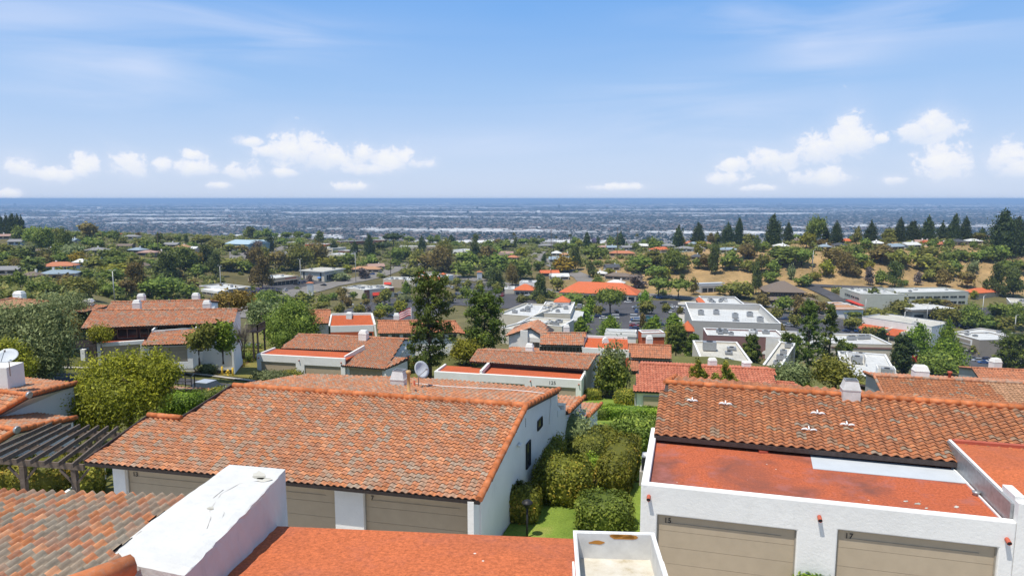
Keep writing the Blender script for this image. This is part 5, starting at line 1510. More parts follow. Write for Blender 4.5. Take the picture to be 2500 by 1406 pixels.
# the big store
t, F = block('large store with broad white parapet roof and plain grey side wall', 'shop', (1690, 783), (1907, 790), 9.0, 48, M['grey_wall'], M['whiteroof'], 2.6, 'store_building', 0, SG, 17)
g = random.Random(4)
for (x, y) in ((.14, .62), (.34, .66), (.55, .5), (.75, .6), (.82, .35), (.5, .18)): unit(t, F, F.L * x, 48 * y, 6.4, 2.4, 2.2, 2.0, g)
for k in range(14): mb = MB(); mb.prism([F.p(F.L - .4, 6 + k * 2.8, 6.5), F.p(F.L - 1.8, 6 + k * 2.8, 6.5), F.p(F.L - .4, 6 + k * 2.8, 8.6)], F.dy * .15); mb.build('parapet_brace', M['metalwhite'], t)
t, F = block('white rear store roof crowded with air units behind the large store', 'shop', (1722, 741), (1818, 743), 8, 28, M['grey_wall'], M['whiteroof'], 1.0, 'store_building', 9, SG, 18)
mb = MB(); mb.box(-3, 0, 2, 14, 3, 8.2, F.M); mb.build('wall', M['orange_wall'], t); hip(t, F, -3, 0, 2, 14, 8.3, 1.5, M['tile_orange'], .3)
# mauve arcade
t, F = block('mauve wall shop with white arches and a white roof in front of the large store', 'shop', (1727, 818), (1916, 824), 7.5, 13, M['mauve'], M['whiteroof'], .5, 'shop_building', 7, SG, 19)
for k in range(5):
    x = 1.8 + k * 4.1; mb = MB()
    pts = [F.p(x + 1.5 + 1.5 * math.cos(math.pi * i / 10), -.02, 1.6 + 1.3 * math.sin(math.pi * i / 10)) for i in range(11)]
    mb.prism(pts, F.dy * -.12); mb.build('arch', M['trimwhite'], t)
mb = MB(); mb.box(F.L * .76, F.L + .1, -.3, -.02, -3, 7.3, F.M); mb.build('pier', M['white'], t)
t, F = block('mauve corner turret with orange pyramid roof at the large store corner', 'turret', (1667, 807), (1692, 808), 7, 6, M['mauve'], M['whiteroof'], .2, 'turret', 0, None, 20, coping=False)
hip(t, F, 0, F.L, 0, 6, 7.1, 3, M['tile_orange'], .6)
t, F = block('white roof with large air handler just behind the pink-red roof', 'shop', (1716, 889), (1842, 894), 6.5, 30, M['cream'], M['beigeroof'], .5, 'shop_building', 6, SG, 21)
unit(t, F, F.L * .15, 18, 6, 3.6, 2.6, 2.6)
t, F = block('weathered white roof split by a diagonal parapet between two conifers', 'shop', (1858, 897), (1903, 902), 6.5, 36, M['cream'], M['beigeroof'], .5, 'shop_building', 4, SG, 22)
t, F = block('white roof behind the tall pair of pines, framed by raised kerbs', 'shop', (1905, 838), (2010, 842), 6.5, 22, M['cream'], M['whiteroof'], .5, 'shop_building', 6, SG, 23)
t, F = block('white flat roof with five air units right of the tall pair of pines', 'shop', (2030, 838), (2178, 841), 7.5, 20, M['cream'], M['whiteroof'], .8, 'shop_building', 0, SG, 24)
for x in (.45, .52, .66, .72, .8): unit(t, F, F.L * x, 7 + 8 * x, 6.7, 2, 1.8, 1.6)
mb = MB(); mb.box(0, F.L, -.2, -.02, 5.6, 6.2, F.M); mb.build('band', M['mauve'], t)
t, F = block('white terrace roof with screened air unit enclosure beside the bluish cedar', 'shop', (2060, 914), (2196, 926), 6.0, 30, M['white'], M['whiteroof'], .5, 'shop_building', 3, SG, 25)
for (x0, x1, y0, y1) in ((.12, .5, 14, 19), (.62, .95, 2, 6)):
    mb = MB(); x0 *= F.L; x1 *= F.L
    mb.box(x0, x1, y1, y1 + .2, 5.4, 8, F.M); mb.box(x0, x0 + .2, y0, y1, 5.4, 8, F.M); mb.box(x1 - .2, x1, y0, y1, 5.4, 8, F.M); mb.build('screen_wall', M['white'], t)
    unit(t, F, (x0 + x1) / 2 - 1, (y0 + y1) / 2 - 1, 5.5, 2.6, 2, 2.2)
# white walled hall with orange lean-to
t, F = block('long blank white wall building with an orange lean-to roof in front', 'shop', (2105, 773), (2275, 798), 10, 22, M['white'], M['beigeroof'], .6, 'shop_building', 2, SG, 26, coping=M['metalgrey'])
mb = MB(); mb.prism([F.p(.5, -7, 3.2), F.p(F.L * .68, -7, 3.2), F.p(F.L * .68, 0, 5.8), F.p(.5, 0, 5.8)], Vector((0, 0, .3))); mb.build('lean_to_roof', M['redroof_clean'], t)
mb = MB(); mb.box(0, F.L * .7, -6.6, -6.3, -3, 3.1, F.M); mb.box(F.L * .44, F.L * .47, -7.1, 0, 3.4, 6.2, F.M); mb.box(F.L * .68, F.L * .71, -7.1, 0, -3, 6.2, F.M); mb.build('wall', M['cream'], t)
wins(t, Frame(F.p(0, -6.6, 0), F.p(F.L * .68, -6.6, 0)), 1, F.L * .62, 5, .4, 2.2, .8, 'darkwood')
# beige pavilion
t, F = block('beige pavilion with overhanging white flat roof among the car park trees', 'shop', (2228, 756), (2322, 753), 6.5, 26, M['cream'], M['whiteroof'], .1, 'shop_building', 1, SG, 27)
mb = MB(); mb.box(-1.5, F.L + 1.5, -1.5, 27.5, 5.6, 6.45, F.M); mb.build('roof_overhang', M['taupe'], t)
flat('flat_roof', t, [F.p(-1.6, -1.6, 6.75), F.p(F.L + 1.6, -1.6, 6.75), F.p(F.L + 1.6, 27.6, 6.75), F.p(-1.6, 27.6, 6.75)], M['whiteroof'], .2)
wins(t, F, 1.5, F.L - 2, 3, .2, 3.4, 2, 'darkwood')
# grey store with red awning
t, F = block('grey and cream store with white roof and bright red awning at the right', 'shop', (2325, 812), (2392, 830), 8, 22, M['taupe'], M['whiteroof'], .5, 'store_building', 3, SG, 28)
t2_, F2_ = block('right wing of the grey store with cream pier and second red awning', 'shop', (2393, 828), (2478, 814), 7.4, 18, M['taupe'], M['whiteroof'], .5, 'store_building', 3, SG, 29)
mb = MB(); mb.box(F.L * .1, F.L * .75, -.2, -.02, 4, 7, F.M); mb.build('sign_panel', M['trimwhite'], t); mb = MB(); mb.box(F.L * .16, F.L * .7, -.26, -.21, 4.5, 6.4, F.M); mb.build('sign_panel', M['taupe'], t)
awning(t2_, F2_, .3, F2_.L * .55, 2.6, 4.4, 1.8, M['redpaint']); wins(t2_, F2_, F2_.L * .6, F2_.L * .9, 2, .2, 2.6, .5, 'darkwood')
mb = MB(); mb.box(F2_.L * .58, F2_.L, -.3, -.02, -3, 7.4, F2_.M); mb.build('pier', M['cream'], t2_); scribble(t2_, F2_, F2_.L * .66, F2_.L * .92, -.33, 5.2, .7, M['black'], 4, 'shop_sign')
# two storey office
t, F = block('long two-storey sage grey office with dark window bands below the dry hillside', 'office', (2100, 716), (2365, 712), 8.5, 22, M['sage'], M['whiteroof'], .6, 'office_building', 8, SG, 30, coping=M['sage'])
for za, zb in ((.6, 2.6), (4.6, 6.0)): wins(t, F, 4, F.L - 2, 12, za, zb, .9, 'sage', -.12)
t, F = block('left wing of the sage grey office, turned towards the side road', 'office', (2056, 703), (2100, 718), 8.5, 26, M['sage'], M['whiteroof'], .6, 'office_building', 5, SG, 31, coping=M['sage'])
for za, zb in ((.6, 2.6), (4.6, 6.0)): wins(t, F, 1, F.L - 1, 4, za, zb, .7, 'sage', -.12)
mb = MB(); mb.box(F.L * .55, F.L * 1.3, -3.5, -.6, 2.4, 3.0, F.M); mb.build('entrance_awning', M['redpaint'], t)
# dark pagoda-like house
t, F = block('dark timber pavilion with two-tiered brown pyramid roof at the foot of the slope', 'restaurant', (1872, 712), (1963, 714), 7.0, 20, M['darkwood'], M['shingle'], .2, 'restaurant_building', 0, SG, 32, coping=False)
hip(t, F, 0, F.L, 0, 20, 7.1, 6, M['shingle'], 1.6); hip(t, F, -2, F.L + 7, -7, -.4, 2.6, 1.8, M['shingle'], .6, name='lower_roof')
wins(t, F, 1.5, F.L - 1.5, 7, 4.6, 6.4, .6, 'tan'); mb = MB(); mb.box(-1, F.L + 6, -6, -.4, -3, 2.5, F.M); mb.build('lower_wall', M['darkwood'], t)
# curved white hall with tan tile roof
t, F = block('white hall under a tan tiled skirt roof behind the tall pair of pines', 'hall', (2018, 752), (2108, 752), 6.2, 20, M['white'], M['whiteroof'], .2, 'hall_building', 2, SG, 33, coping=False)
hip(t, F, 0, F.L, 0, 20, 5.6, 2.6, M['tile_tan'], .8); flat('flat_roof', t, [F.p(6, 6, 7.6), F.p(F.L - 6, 6, 7.6), F.p(F.L - 6, 15, 7.6), F.p(6, 15, 7.6)], M['whiteroof'], .6)
# grey carport pavilion
t, F = block('low grey pavilion with open porch and pale roof strip left of the dark pavilion', 'pavilion', (1712, 699), (1772, 697), 4.6, 14, M['grey_wall'], M['greyshingle'], .1, 'pavilion', 0, SG, 34, coping=M['metalgrey'])
wins(t, F, 1, F.L - 1, 4, .3, 3.2, .8, 'darkwood'); flat('flat_roof', t, [F.p(3, 8, 5.4), F.p(F.L + 4, 8, 5.4), F.p(F.L + 4, 13, 5.4), F.p(3, 13, 5.4)], M['membrane'], .6)
t, F = block('cream building with pale tan roof cut off by the right edge', 'shop', (2466, 738), (2530, 742), 7, 22, M['cream'], M['beigeroof'], .8, 'shop_building', 3, SG, 35)
t, F = block('low grey-roofed shed under the hill at the right edge with orange tiles', 'shop', (2385, 716), (2440, 712), 4, 10, M['tan'], M['beigeroof'], .2, 'shop_building', 0, SG, 36, coping=False); hip(t, F, 0, F.L, 0, 10, 4.1, 2.5, M['tile_orange'], .5)
# stepped white facades rising behind the townhouse row
t, F = block('white stepped facade with ribbed top behind the red flat roof', 'facade', (1478, 808), (1553, 811), 8, 4, M['white'], M['whiteroof'], .3, 'facade', 0, None, 37)
mb = MB(); mb.box(-.25, F.L + .25, -.3, -.07, 6.4, 7.4, F.M); mb.build('cornice', M['trimwhite'], t)
t, F = block('orange facade with white top band behind the narrow conifers', 'facade', (1568, 813), (1622, 812), 8, 5, M['orange_wall'], M['whiteroof'], .3, 'facade', 0, None, 38)
mb = MB(); mb.box(-.25, F.L + .25, -.3, -.07, 6.6, 7.7, F.M); mb.build('cornice', M['trimwhite'], t)
# sign towers
def pylon(px, py, base, h, label, top):
    q = G(px, base); t = thing('sign_tower', q, label, 'sign tower')
    mb = MB(); mb.box(q.x - 1.9, q.x + 1.9, q.y - 1, q.y + 1, q.z - 2, q.z + h); mb.build('tower', M['white'], t)
    F = Frame(q + Vector((-1.9, -1, 0)), q + Vector((1.9, -1, 0)))
    hip(t, F, 0, 3.8, 0, 2, h + .3, .7, top, .5); mb = MB(); mb.box(.3, 3.5, -.12, -.02, h * .35, h * .8, F.M); mb.build('sign_panel', M['membrane'], t)
    return t
pylon(758, 698, 722, 8.5, 'white sign tower with terracotta cap beside the main street', M['tile_rust'])
pylon(1171, 665, 688, 7.5, 'white sign tower with terracotta cap near the restaurant turrets', M['tile_rust'])
q = G(2228, 905, 176); t = thing('sign_tower', q, 'white sign tower with a red panel and flared cap right of the bluish cedar', 'sign tower')
hh = 8.0
mb = MB(); mb.box(q.x - .9, q.x + .9, q.y - .7, q.y + .7, q.z - 2, q.z + hh); mb.build('tower', M['white'], t)
mb = MB(); mb.box(q.x - 1.1, q.x + 1.1, q.y - .85, q.y - .72, q.z + hh * .5, q.z + hh * .85); mb.build('sign_panel', M['redpaint'], t)
mb = MB(); mb.lathe(q, [(1.3, hh), (2.1, hh + .5), (2.1, hh + .8), (.2, hh + 2.2)], 4); mb.build('cap', M['white'], t)

# pale blue halls, school blocks beyond
t, F = block('pale blue metal hall with broad low gabled roof on the left skyline', 'hall', (548, 595), (606, 597), 7, 30, M['bluewall'], M['bluewall'], .1, 'hall_building', 0, SG, 40, coping=False); hip(t, F, 0, F.L, 0, 30, 7.1, 3.4, M['bluemetal'], .4, True)
t, F = block('smaller pale blue hall right of the broad one on the left skyline', 'hall', (608, 592), (650, 592), 5.5, 24, M['bluewall'], M['bluewall'], .1, 'hall_building', 0, SG, 41, coping=False); hip(t, F, 0, F.L, 0, 24, 5.6, 2, M['bluemetal'], .4, True)
SB = 'school blocks on the plateau'
for (l, r, h, d, wl, rf, lab) in (
    ((832, 590), (893, 588), 5, 16, 'brown_wall', 'greyshingle', 'long brown school block with grey roof on the central skyline'),
    ((910, 586), (940, 586), 5, 14, 'brown_wall', 'whiteroof', 'short brown and white school block right of the long one'),
    ((745, 596), (795, 597), 4.5, 16, 'orange_wall', 'whiteroof', 'school block with white roof and reddish wall below the skyline trees'),
    ((775, 605), (812, 607), 4.5, 20, 'cream', 'whiteroof', 'white-roofed classroom block, second row, left of the dark conifers'),
    ((798, 620), (838, 622), 4.5, 18, 'cream', 'whiteroof', 'nearest white-roofed classroom block, left of the dark conifers'),
    ((826, 612), (866, 613), 4.5, 14, 'brown_wall', 'whiteroof', 'classroom block with red-brown roof edge between the conifers'),
    ((975, 602), (1022, 602), 5, 16, 'cream', 'beigeroof', 'pale flat school block right of the umbrella pines'),
    ((1040, 602), (1078, 602), 5, 16, 'tan', 'beigeroof', 'pinkish flat school block, rightmost on the plateau'),
    ((1105, 610), (1138, 612), 5, 18, 'white', 'whiteroof', 'white gabled building at the plateau edge near the airfield'),
    ((700, 592), (732, 592), 4, 12, 'tan', 'beigeroof', 'small tan school block left of the reddish one')):
    t, F = block(lab, 'school block', l, r, h, d, M[wl], M[rf], .3, 'school_block', 1, SB, 50)
    wins(t, F, 1.5, F.L - 1.5, 3, 1, 2.6, 1.2, 'taupe')

# ------------------------------------------------------------------ houses among the trees
ROOFC = {'g': M['greyshingle'], 'b': M['shingle'], 'o': M['tile_orange'], 'p': M['tile_pink'], 't': M['tile_tan'], 'r': M['tile_rust'], 'w': M['metalwhite'],
         'u': plain('blue_grey_roof', (.23, .29, .34), .8), 'd': plain('dark_slate_roof', (.07, .075, .085), .7), 'c': plain('pinkish_roof', (.34, .22, .18), .85)}
ROOFN = {'g': 'grey', 'b': 'brown', 'o': 'orange', 'p': 'pinkish-red', 't': 'tan', 'r': 'rust-red', 'w': 'white', 'u': 'blue-grey', 'd': 'dark slate', 'c': 'pinkish'}
WALLC = [M['cream'], M['white'], M['tan'], M['taupe'], plain('pale_blue_paint', (.42, .52, .58)), plain('pink_beige_paint', (.52, .42, .36))]
def crop(c, x, y):
    ox, oy, s = {'A': (0, 480, 3.906), 'B': (600, 480, 3.906), 'C': (1200, 480, 3.906), 'D': (1800, 480, 3.569), 'P': (0, 0, 1)}[c]
    return ox + x / s, oy + y / s, 1 / s
HOUSES = [('A', 480, 545, 60, 'g'), ('A', 360, 555, 90, 'b'), ('A', 550, 445, 90, 'g'), ('A', 680, 445, 60, 'u'), ('A', 140, 455, 120, 'g'), ('A', 900, 540, 180, 'g'), ('A', 920, 588, 150, 'b'), ('A', 1240, 400, 140, 'g'),
 ('A', 1180, 495, 130, 'b'), ('A', 1270, 535, 150, 'u'), ('A', 1390, 560, 160, 'c'), ('A', 1500, 565, 120, 'c'), ('A', 1620, 480, 130, 'g'), ('A', 1710, 505, 140, 't'), ('A', 1830, 520, 90, 'w'), ('A', 1910, 525, 70, 'o'), ('A', 1090, 375, 90, 'o'),
 ('A', 550, 705, 280, 'r'), ('A', 540, 785, 320, 'u'), ('A', 60, 740, 200, 'g'), ('A', 280, 800, 90, 'b'), ('A', 30, 400, 110, 'c'), ('A', 1340, 690, 90, 'b'), ('A', 760, 660, 120, 'w'),
 ('B', 1140, 720, 300, 't'), ('B', 1250, 690, 150, 'c'), ('B', 2450, 575, 140, 'b'),
 ('C', 140, 560, 130, 'c'), ('C', 30, 590, 60, 'p'), ('C', 190, 600, 110, 'r'), ('C', 565, 430, 140, 'g'), ('C', 540, 485, 160, 'g'), ('C', 620, 560, 90, 'w'), ('C', 700, 575, 90, 't'), ('C', 640, 625, 180, 'u'), ('C', 1075, 430, 70, 'w'),
 ('C', 1070, 500, 140, 'c'), ('C', 1150, 505, 90, 'u'), ('C', 1245, 565, 230, 'r'), ('C', 1310, 505, 120, 'g'), ('C', 1450, 490, 80, 'w'), ('C', 1150, 385, 130, 'b'), ('C', 1640, 530, 190, 'o'), ('C', 1690, 490, 120, 'g'), ('C', 1830, 520, 170, 'g'),
 ('C', 1930, 470, 90, 'u'), ('C', 1980, 520, 90, 'g'), ('C', 1950, 600, 100, 'd'), ('C', 2270, 535, 190, 'u'), ('C', 2050, 470, 90, 't'), ('C', 1890, 435, 120, 'r'), ('C', 1160, 700, 130, 'd'), ('C', 1035, 760, 110, 'w'), ('C', 1200, 790, 250, 'b'),
 ('C', 1175, 855, 160, 'w'), ('C', 560, 755, 170, 'o'), ('C', 655, 790, 170, 'w'),
 ('D', 510, 400, 70, 'b'), ('D', 390, 455, 130, 'w'), ('D', 770, 460, 100, 'u'), ('D', 900, 445, 110, 'd'), ('D', 945, 410, 75, 'o'), ('D', 1220, 430, 120, 'w'), ('D', 1400, 460, 150, 'u'), ('D', 1540, 445, 140, 'w'), ('D', 1600, 420, 60, 'c'),
 ('D', 1780, 440, 110, 'p'), ('D', 1680, 425, 70, 'o'), ('D', 1940, 420, 170, 'd'), ('D', 2070, 410, 120, 'w'), ('D', 2160, 330, 70, 't')]
for k, (c_, x, y, w_, rc) in enumerate(HOUSES):
    g = random.Random(900 + k)
    px, py, s = crop(c_, x, y); b = GG(px, py + 2); dep = proj(b)[2]
    wd = min(max(w_ * s * dep / FPX, 8), 24); dp = min(wd * .75, 10)
    yaw = g.uniform(-28, 22); dx = Vector((math.cos(R(yaw)), math.sin(R(yaw)), 0))
    F = Frame(b - dx * wd / 2, b + dx * wd / 2, b.z)
    t = thing('house', b, None, 'house', 'houses among the trees'); AUTO.append((t, 'low house with %s roof' % ROOFN[rc], px, py))
    hw = 2.9 if wd < 16 else 3.2
    mb = MB(); mb.box(0, wd, 0, dp, -3, hw, F.M); mb.build('wall', g.choice(WALLC), t)
    gb = g.random() < .45; hip(t, F, 0, wd, 0, dp, hw + .02, g.uniform(1.6, 2.3), ROOFC[rc], .6, gb)
    if gb:
        mb = MB(); mb.prism([F.p(0, .3, hw), F.p(0, dp - .3, hw), F.p(0, dp / 2, hw + 1.4)], F.dx * .2); mb.build('gable_wall', M['white'], t)
    wins(t, F, .8, wd - .8, max(2, int(wd / 5)), .9, 2.3, 1.4, None)
    if g.random() < .6: mb = MB(); x0 = wd * g.uniform(.3, .8); mb.box(x0, x0 + .9, dp * .55, dp * .55 + .7, hw, hw + 3, F.M); mb.build('chimney', M['white'], t)

# ------------------------------------------------------------------ parked cars
PAINT = {'w': ('white', (.72, .72, .72)), 's': ('silver', (.42, .43, .45)), 'k': ('black', (.015, .015, .018)), 'n': ('navy', (.02, .035, .12)), 'b': ('blue', (.03, .10, .32)), 'r': ('red', (.32, .02, .02)), 'g': ('grey', (.12, .125, .13)), 't': ('teal', (.02, .13, .14))}
PM = {k: plain('car_paint_' + v[0], v[1], .25, .6, .1, .03) for k, v in PAINT.items()}
def car_mesh(kind):
    mb = MB(); L_, W_ = (4.6, 1.8) if kind != 'van' else (5.2, 2.0)
    prof = {'sedan': [(-2.3, .35), (-2.3, .78), (-1.5, .92), (1.6, .88), (2.25, .72), (2.3, .35)], 'suv': [(-2.3, .4), (-2.28, 1.0), (1.3, 1.02), (2.2, .88), (2.3, .4)], 'van': [(-2.6, .4), (-2.6, 1.25), (1.7, 1.2), (2.5, .95), (2.6, .4)]}[kind]
    cab = {'sedan': [(-1.75, .91), (-1.15, 1.42), (.35, 1.44), (1.15, .9)], 'suv': [(-2.2, 1.0), (-1.95, 1.66), (.5, 1.68), (1.3, 1.0)], 'van': [(-2.58, 1.25), (-2.5, 2.05), (1.0, 2.05), (1.8, 1.18)]}[kind]
    n = len(prof)
    v = [(x, -W_ / 2, z) for x, z in prof] + [(x, W_ / 2, z) for x, z in prof]
    mb.add(v, [tuple(range(n)), tuple(range(2 * n - 1, n - 1, -1))] + [(i, n + i, n + (i + 1) % n, (i + 1) % n) for i in range(n)])
    a, b = .86, .70
    v = [(cab[0][0], -W_ / 2 * a, cab[0][1]), (cab[1][0], -W_ / 2 * b, cab[1][1]), (cab[2][0], -W_ / 2 * b, cab[2][1]), (cab[3][0], -W_ / 2 * a, cab[3][1])]
    v += [(x, -y, z) for x, y, z in v]
    mb.add(v, [(0, 3, 2, 1), (4, 5, 6, 7), (0, 1, 5, 4), (2, 3, 7, 6)], .5, 1)
    r = [(x, y * 1.02, z + .012) for x, y, z in (v[1], v[2], v[6], v[5])]; r2 = [(x, y, z + .05) for x, y, z in r]
    mb.hexa(r, r2)
    for x in (-1.4, 1.4):
        for y in (-W_ / 2 + .06, W_ / 2 - .06): mb.tube([(x, y - .12, .33), (x, y + .12, .33)], .33, 10, .5, 2)
    return mb.mesh('car_' + kind, [PM['w'], M['glass'], M['rubber']])
CARM = {'sedan': car_mesh('sedan'), 'suv': car_mesh('suv'), 'van': car_mesh('van')}
CARS = [('C', s_) for s_ in ((1370, 1162, 'w'), (1372, 1187, 'b'), (1366, 1212, 's'), (1362, 1240, 'r'), (1362, 1266, 'n'), (1375, 1062, 's'), (1376, 1082, 'k'), (1380, 1102, 'b'), (1500, 1107, 's'), (1496, 1162, 't'), (1490, 1190, 't'), (1020, 1152, 'n'), (1070, 1168, 'w'), (1168, 1162, 'w'), (1625, 1232, 'n'), (1050, 1088, 'k'), (1192, 1102, 'k'), (1300, 1012, 'w'), (350, 945, 'w'), (105, 947, 'r'), (850, 1050, 'w'), (832, 1066, 's'), (1600, 968, 'b'), (1712, 1052, 'w'), (1800, 1062, 'w'), (1812, 1086, 'b'), (1812, 1112, 'n'), (1700, 1105, 'w'), (1722, 1088, 's'), (1640, 1022, 'k'), (640, 985, 'b'))]
CARS += [('B', s_) for s_ in ((380, 898, 'w'), (482, 838, 'k'), (522, 826, 'n'), (552, 818, 'n'), (742, 848, 'k'), (900, 1052, 'w'), (990, 1038, 'w'), (1122, 1024, 'g'), (1262, 1058, 'n'), (1428, 942, 'k'), (1450, 1142, 'b'), (1520, 1132, 'w'), (1385, 1150, 'k'), (1205, 742, 'b'), (1165, 770, 'w'), (2010, 938, 'n'), (1920, 862, 'w'), (1972, 872, 'w'), (2440, 892, 'g'), (2450, 944, 'r'), (2065, 822, 'w'), (940, 1020, 'g'), (1470, 925, 's'))]
CARS += [('D', s_) for s_ in ((425, 1072, 'n'), (500, 1062, 'k'), (440, 1127, 's'), (490, 1127, 'k'), (400, 1120, 'k'), (1022, 1172, 'b'), (950, 1175, 'n'), (1890, 1112, 'w'), (1922, 1130, 'n'), (1972, 1142, 'k'), (2002, 1152, 'k'), (2012, 1347, 'k'), (1968, 1345, 'w'), (2202, 1378, 'w'), (2252, 1330, 'w'), (1150, 962, 'b'), (2080, 1350, 'k'))]
CARS += [('P', s_) for s_ in ((2385, 882, 's'), (2400, 887, 'b'), (2419, 884, 'w'), (2430, 891, 'w'), (2443, 878, 'w'), (2410, 879, 'n'), (2452, 889, 's'), (2372, 877, 'g'), (2272, 871, 'b'), (2282, 876, 'w'), (2262, 868, 'k'), (2490, 893, 'w'))]
for k, (c_, (x, y, pc)) in enumerate(CARS):
    g = random.Random(300 + k); px, py, s = crop(c_, x, y); b = G(px, py + 1.5, 176)
    kind = g.choice(['sedan', 'sedan', 'suv', 'suv', 'van'] if pc in 'ws' else ['sedan', 'suv'])
    o = D.objects.new('parked_car', CARM[kind]); COL.objects.link(o)
    o.location = b + Vector((0, 0, .33)); o.rotation_euler = (0, 0, R(g.choice([-4, 176]) + g.uniform(-10, 10)) if g.random() < .75 else R(86 + g.uniform(-10, 10)))
    o.material_slots[0].link = 'OBJECT'; o.material_slots[0].material = PM[pc]
    tag(o, None, 'car', 'parked cars'); AUTO.append((o, '%s %s parked' % (PAINT[pc][0], {'sedan': 'car', 'suv': 'tall car', 'van': 'van'}[kind]), px, py))
b = G(512, 970); o = D.objects.new('parked_car', CARM['sedan']); COL.objects.link(o); o.location = b + Vector((0, 0, .1)); o.rotation_euler = (0, 0, R(-20)); o.material_slots[0].link = 'OBJECT'; o.material_slots[0].material = PM['s']
tag(o, 'pale car parked just beyond the ridge of the large tile roof', 'car', 'parked cars')

# ------------------------------------------------------------------ poles
POLES = [(280, 662, 736, 1), (540, 650, 714, 1), (735, 634, 706, 1), (869, 616, 690, 1), (1983, 612, 664, 0), (954, 606, 678, 2), (1345, 560, 690, 2), (1045, 595, 640, 2), (1148, 590, 660, 2), (388, 570, 640, 2), (1506, 555, 640, 2), (1375, 600, 640, 2), (2396, 722, 790, 0), (2476, 770, 820, 0), (2206, 760, 812, 0), (2262, 740, 790, 0), (2112, 730, 770, 0)]
for k, (px, top, base, kd) in enumerate(POLES):
    b = G(px, base); dep = proj(b)[2]; h = (base - top) * dep / FPX
    t = thing('utility_pole' if kd == 2 else 'light_pole', b, None, 'pole', 'poles')
    AUTO.append((t, ('tall brown utility pole', 'tall grey light pole', 'tall wooden utility pole')[kd] if kd else 'slim grey light pole', px, (top + base) / 2))
    mb = MB(); mb.tube([b - Vector((0, 0, 1)), b + Vector((0, 0, h))], [.28, .16], 8); mb.build('pole', M['polewood'] if kd == 2 else M['pole'], t)
    mb = MB()
    if kd == 2:
        for z in (.97, .9): mb.box(b.x - 1.3, b.x + 1.3, b.y - .1, b.y + .1, b.z + h * z - .1, b.z + h * z + .1)
        mb.build('crossarm', M['polewood'], t)
    else:
        for sg in ((-1, 1) if kd else (1,)):
            mb = MB(); mb.tube([b + Vector((0, 0, h * .99)), b + Vector((sg * 1.0, 0, h + .5))], .09, 6); mb.box(b.x + sg * 1.0 - .5, b.x + sg * 1.0 + .5, b.y - .25, b.y + .25, b.z + h + .45, b.z + h + .65); mb.build('lamp_head', M['pole'], t)

# ------------------------------------------------------------------ the city on the plain: countless roofs and tree belts in one mass
def city():
    g = np.random.default_rng(12)
    n = 80000
    y = 2300 * (42000 / 2300) ** (g.random(n) ** 1.25)
    x = (g.random(n) - .5) * 1.75 * y
    def f(ax, ay, p, q): return np.sin(x / ax + 1.6 * np.sin(y / (ay * 2.3) + q) + p) * np.sin(y / ay + 1.1 * np.sin(x / (ax * 1.7) + p) + q)
    dist = f(900, 300, .3, 1.1) + .8 * f(2300, 700, 1.9, .4) + .7 * f(410, 170, 2.2, 2.8)      # districts: leafy, built-up, warehouses
    dist = dist + g.normal(0, .28, n)
    ind = dist > np.where(y < 6500, 1.5, 1.02)
    tree = g.random(n) < np.clip(.47 - .22 * dist, .15, .8)
    tree &= ~ind
    warm = f(1500, 420, .9, 2.0) > .1
    far = np.clip(y / 9000, .45, 2.4)
    w = np.where(ind, g.uniform(40, 150, n), np.where(tree, g.uniform(14, 60, n), g.uniform(12, 46, n))) * far
    d = np.where(ind, g.uniform(30, 80, n), np.where(tree, g.uniform(8, 22, n), g.uniform(9, 18, n))) * far
    h = np.where(ind, g.uniform(6, 10, n), np.where(tree, g.uniform(5, 11, n), g.uniform(3.5, 6.5, n))) * np.clip(far, .9, 1.5)
    tall = (g.random(n) < .004) & (y > 6000); h = np.where(tall, h * g.uniform(2.5, 5, n), h); w = np.where(tall, 40 * far, w)
    r = np.where(ind, .70 + .28 * g.random(n) ** 1.4, np.where(tree, .02 + .16 * g.random(n), np.where(warm, .23 + .32 * g.random(n), .36 + .36 * g.random(n))))
    ex = [(1005 - 1250) / FPX, (612 - 1250) / FPX]
    a = g.uniform(-.5, .5, n) * .25; ca, sa = np.cos(a), np.sin(a)
    tp = np.where(tree, .55, 1.0)
    V = np.zeros((n, 8, 3)); 
    for k, (sx, sy, sz) in enumerate(((-1, -1, 0), (1, -1, 0), (1, 1, 0), (-1, 1, 0), (-1, -1, 1), (1, -1, 1), (1, 1, 1), (-1, 1, 1))):
        q = tp if sz else 1.0
        lx = sx * w / 2 * q; ly = sy * d / 2 * q
        V[:, k, 0] = x + lx * ca - ly * sa; V[:, k, 1] = y + lx * sa + ly * ca
        zz = np.interp(y, [1400, 2000, 3000], [-110, -165, -170])
        V[:, k, 2] = zz - 1 + sz * (h + 1)
    F = np.array([(4, 5, 6, 7), (0, 1, 5, 4), (1, 2, 6, 5), (3, 0, 4, 7)])
    Fa = (np.arange(n)[:, None, None] * 8 + F[None]).reshape(-1, 4)
    m = Nd('far_city'); at = m.attr('rnd').outputs['Fac']
    col = m.ramp(at, [(0, (.016, .026, .014)), (.2, (.03, .042, .02)), (.22, (.32, .17, .11)), (.36, (.40, .28, .21)), (.46, (.22, .21, .20)), (.58, (.46, .41, .36)), (.68, (.60, .56, .51)), (.76, (.72, .70, .67)), (1, (.80, .79, .76))])
    m.color(col, .9, .1)
    me = np_mesh('distant_city', V.reshape(-1, 3), Fa, np.repeat(r, 4), [m.mat])
    tag(obj('distant_city', me), 'hazy city of pale roofs and dark tree belts spread over the plain', 'city', None, 'stuff')
city()
mb = MB(); mb.prism([P(1100, 597, -166), P(1275, 594, -166), P(1290, 586, -167), P(1120, 588, -167)], Vector((0, 0, 1.5))); struct(mb.build('airfield', plain('airfield_paving', (.42, .39, .34), .9, .2, 0, .1, .01)))
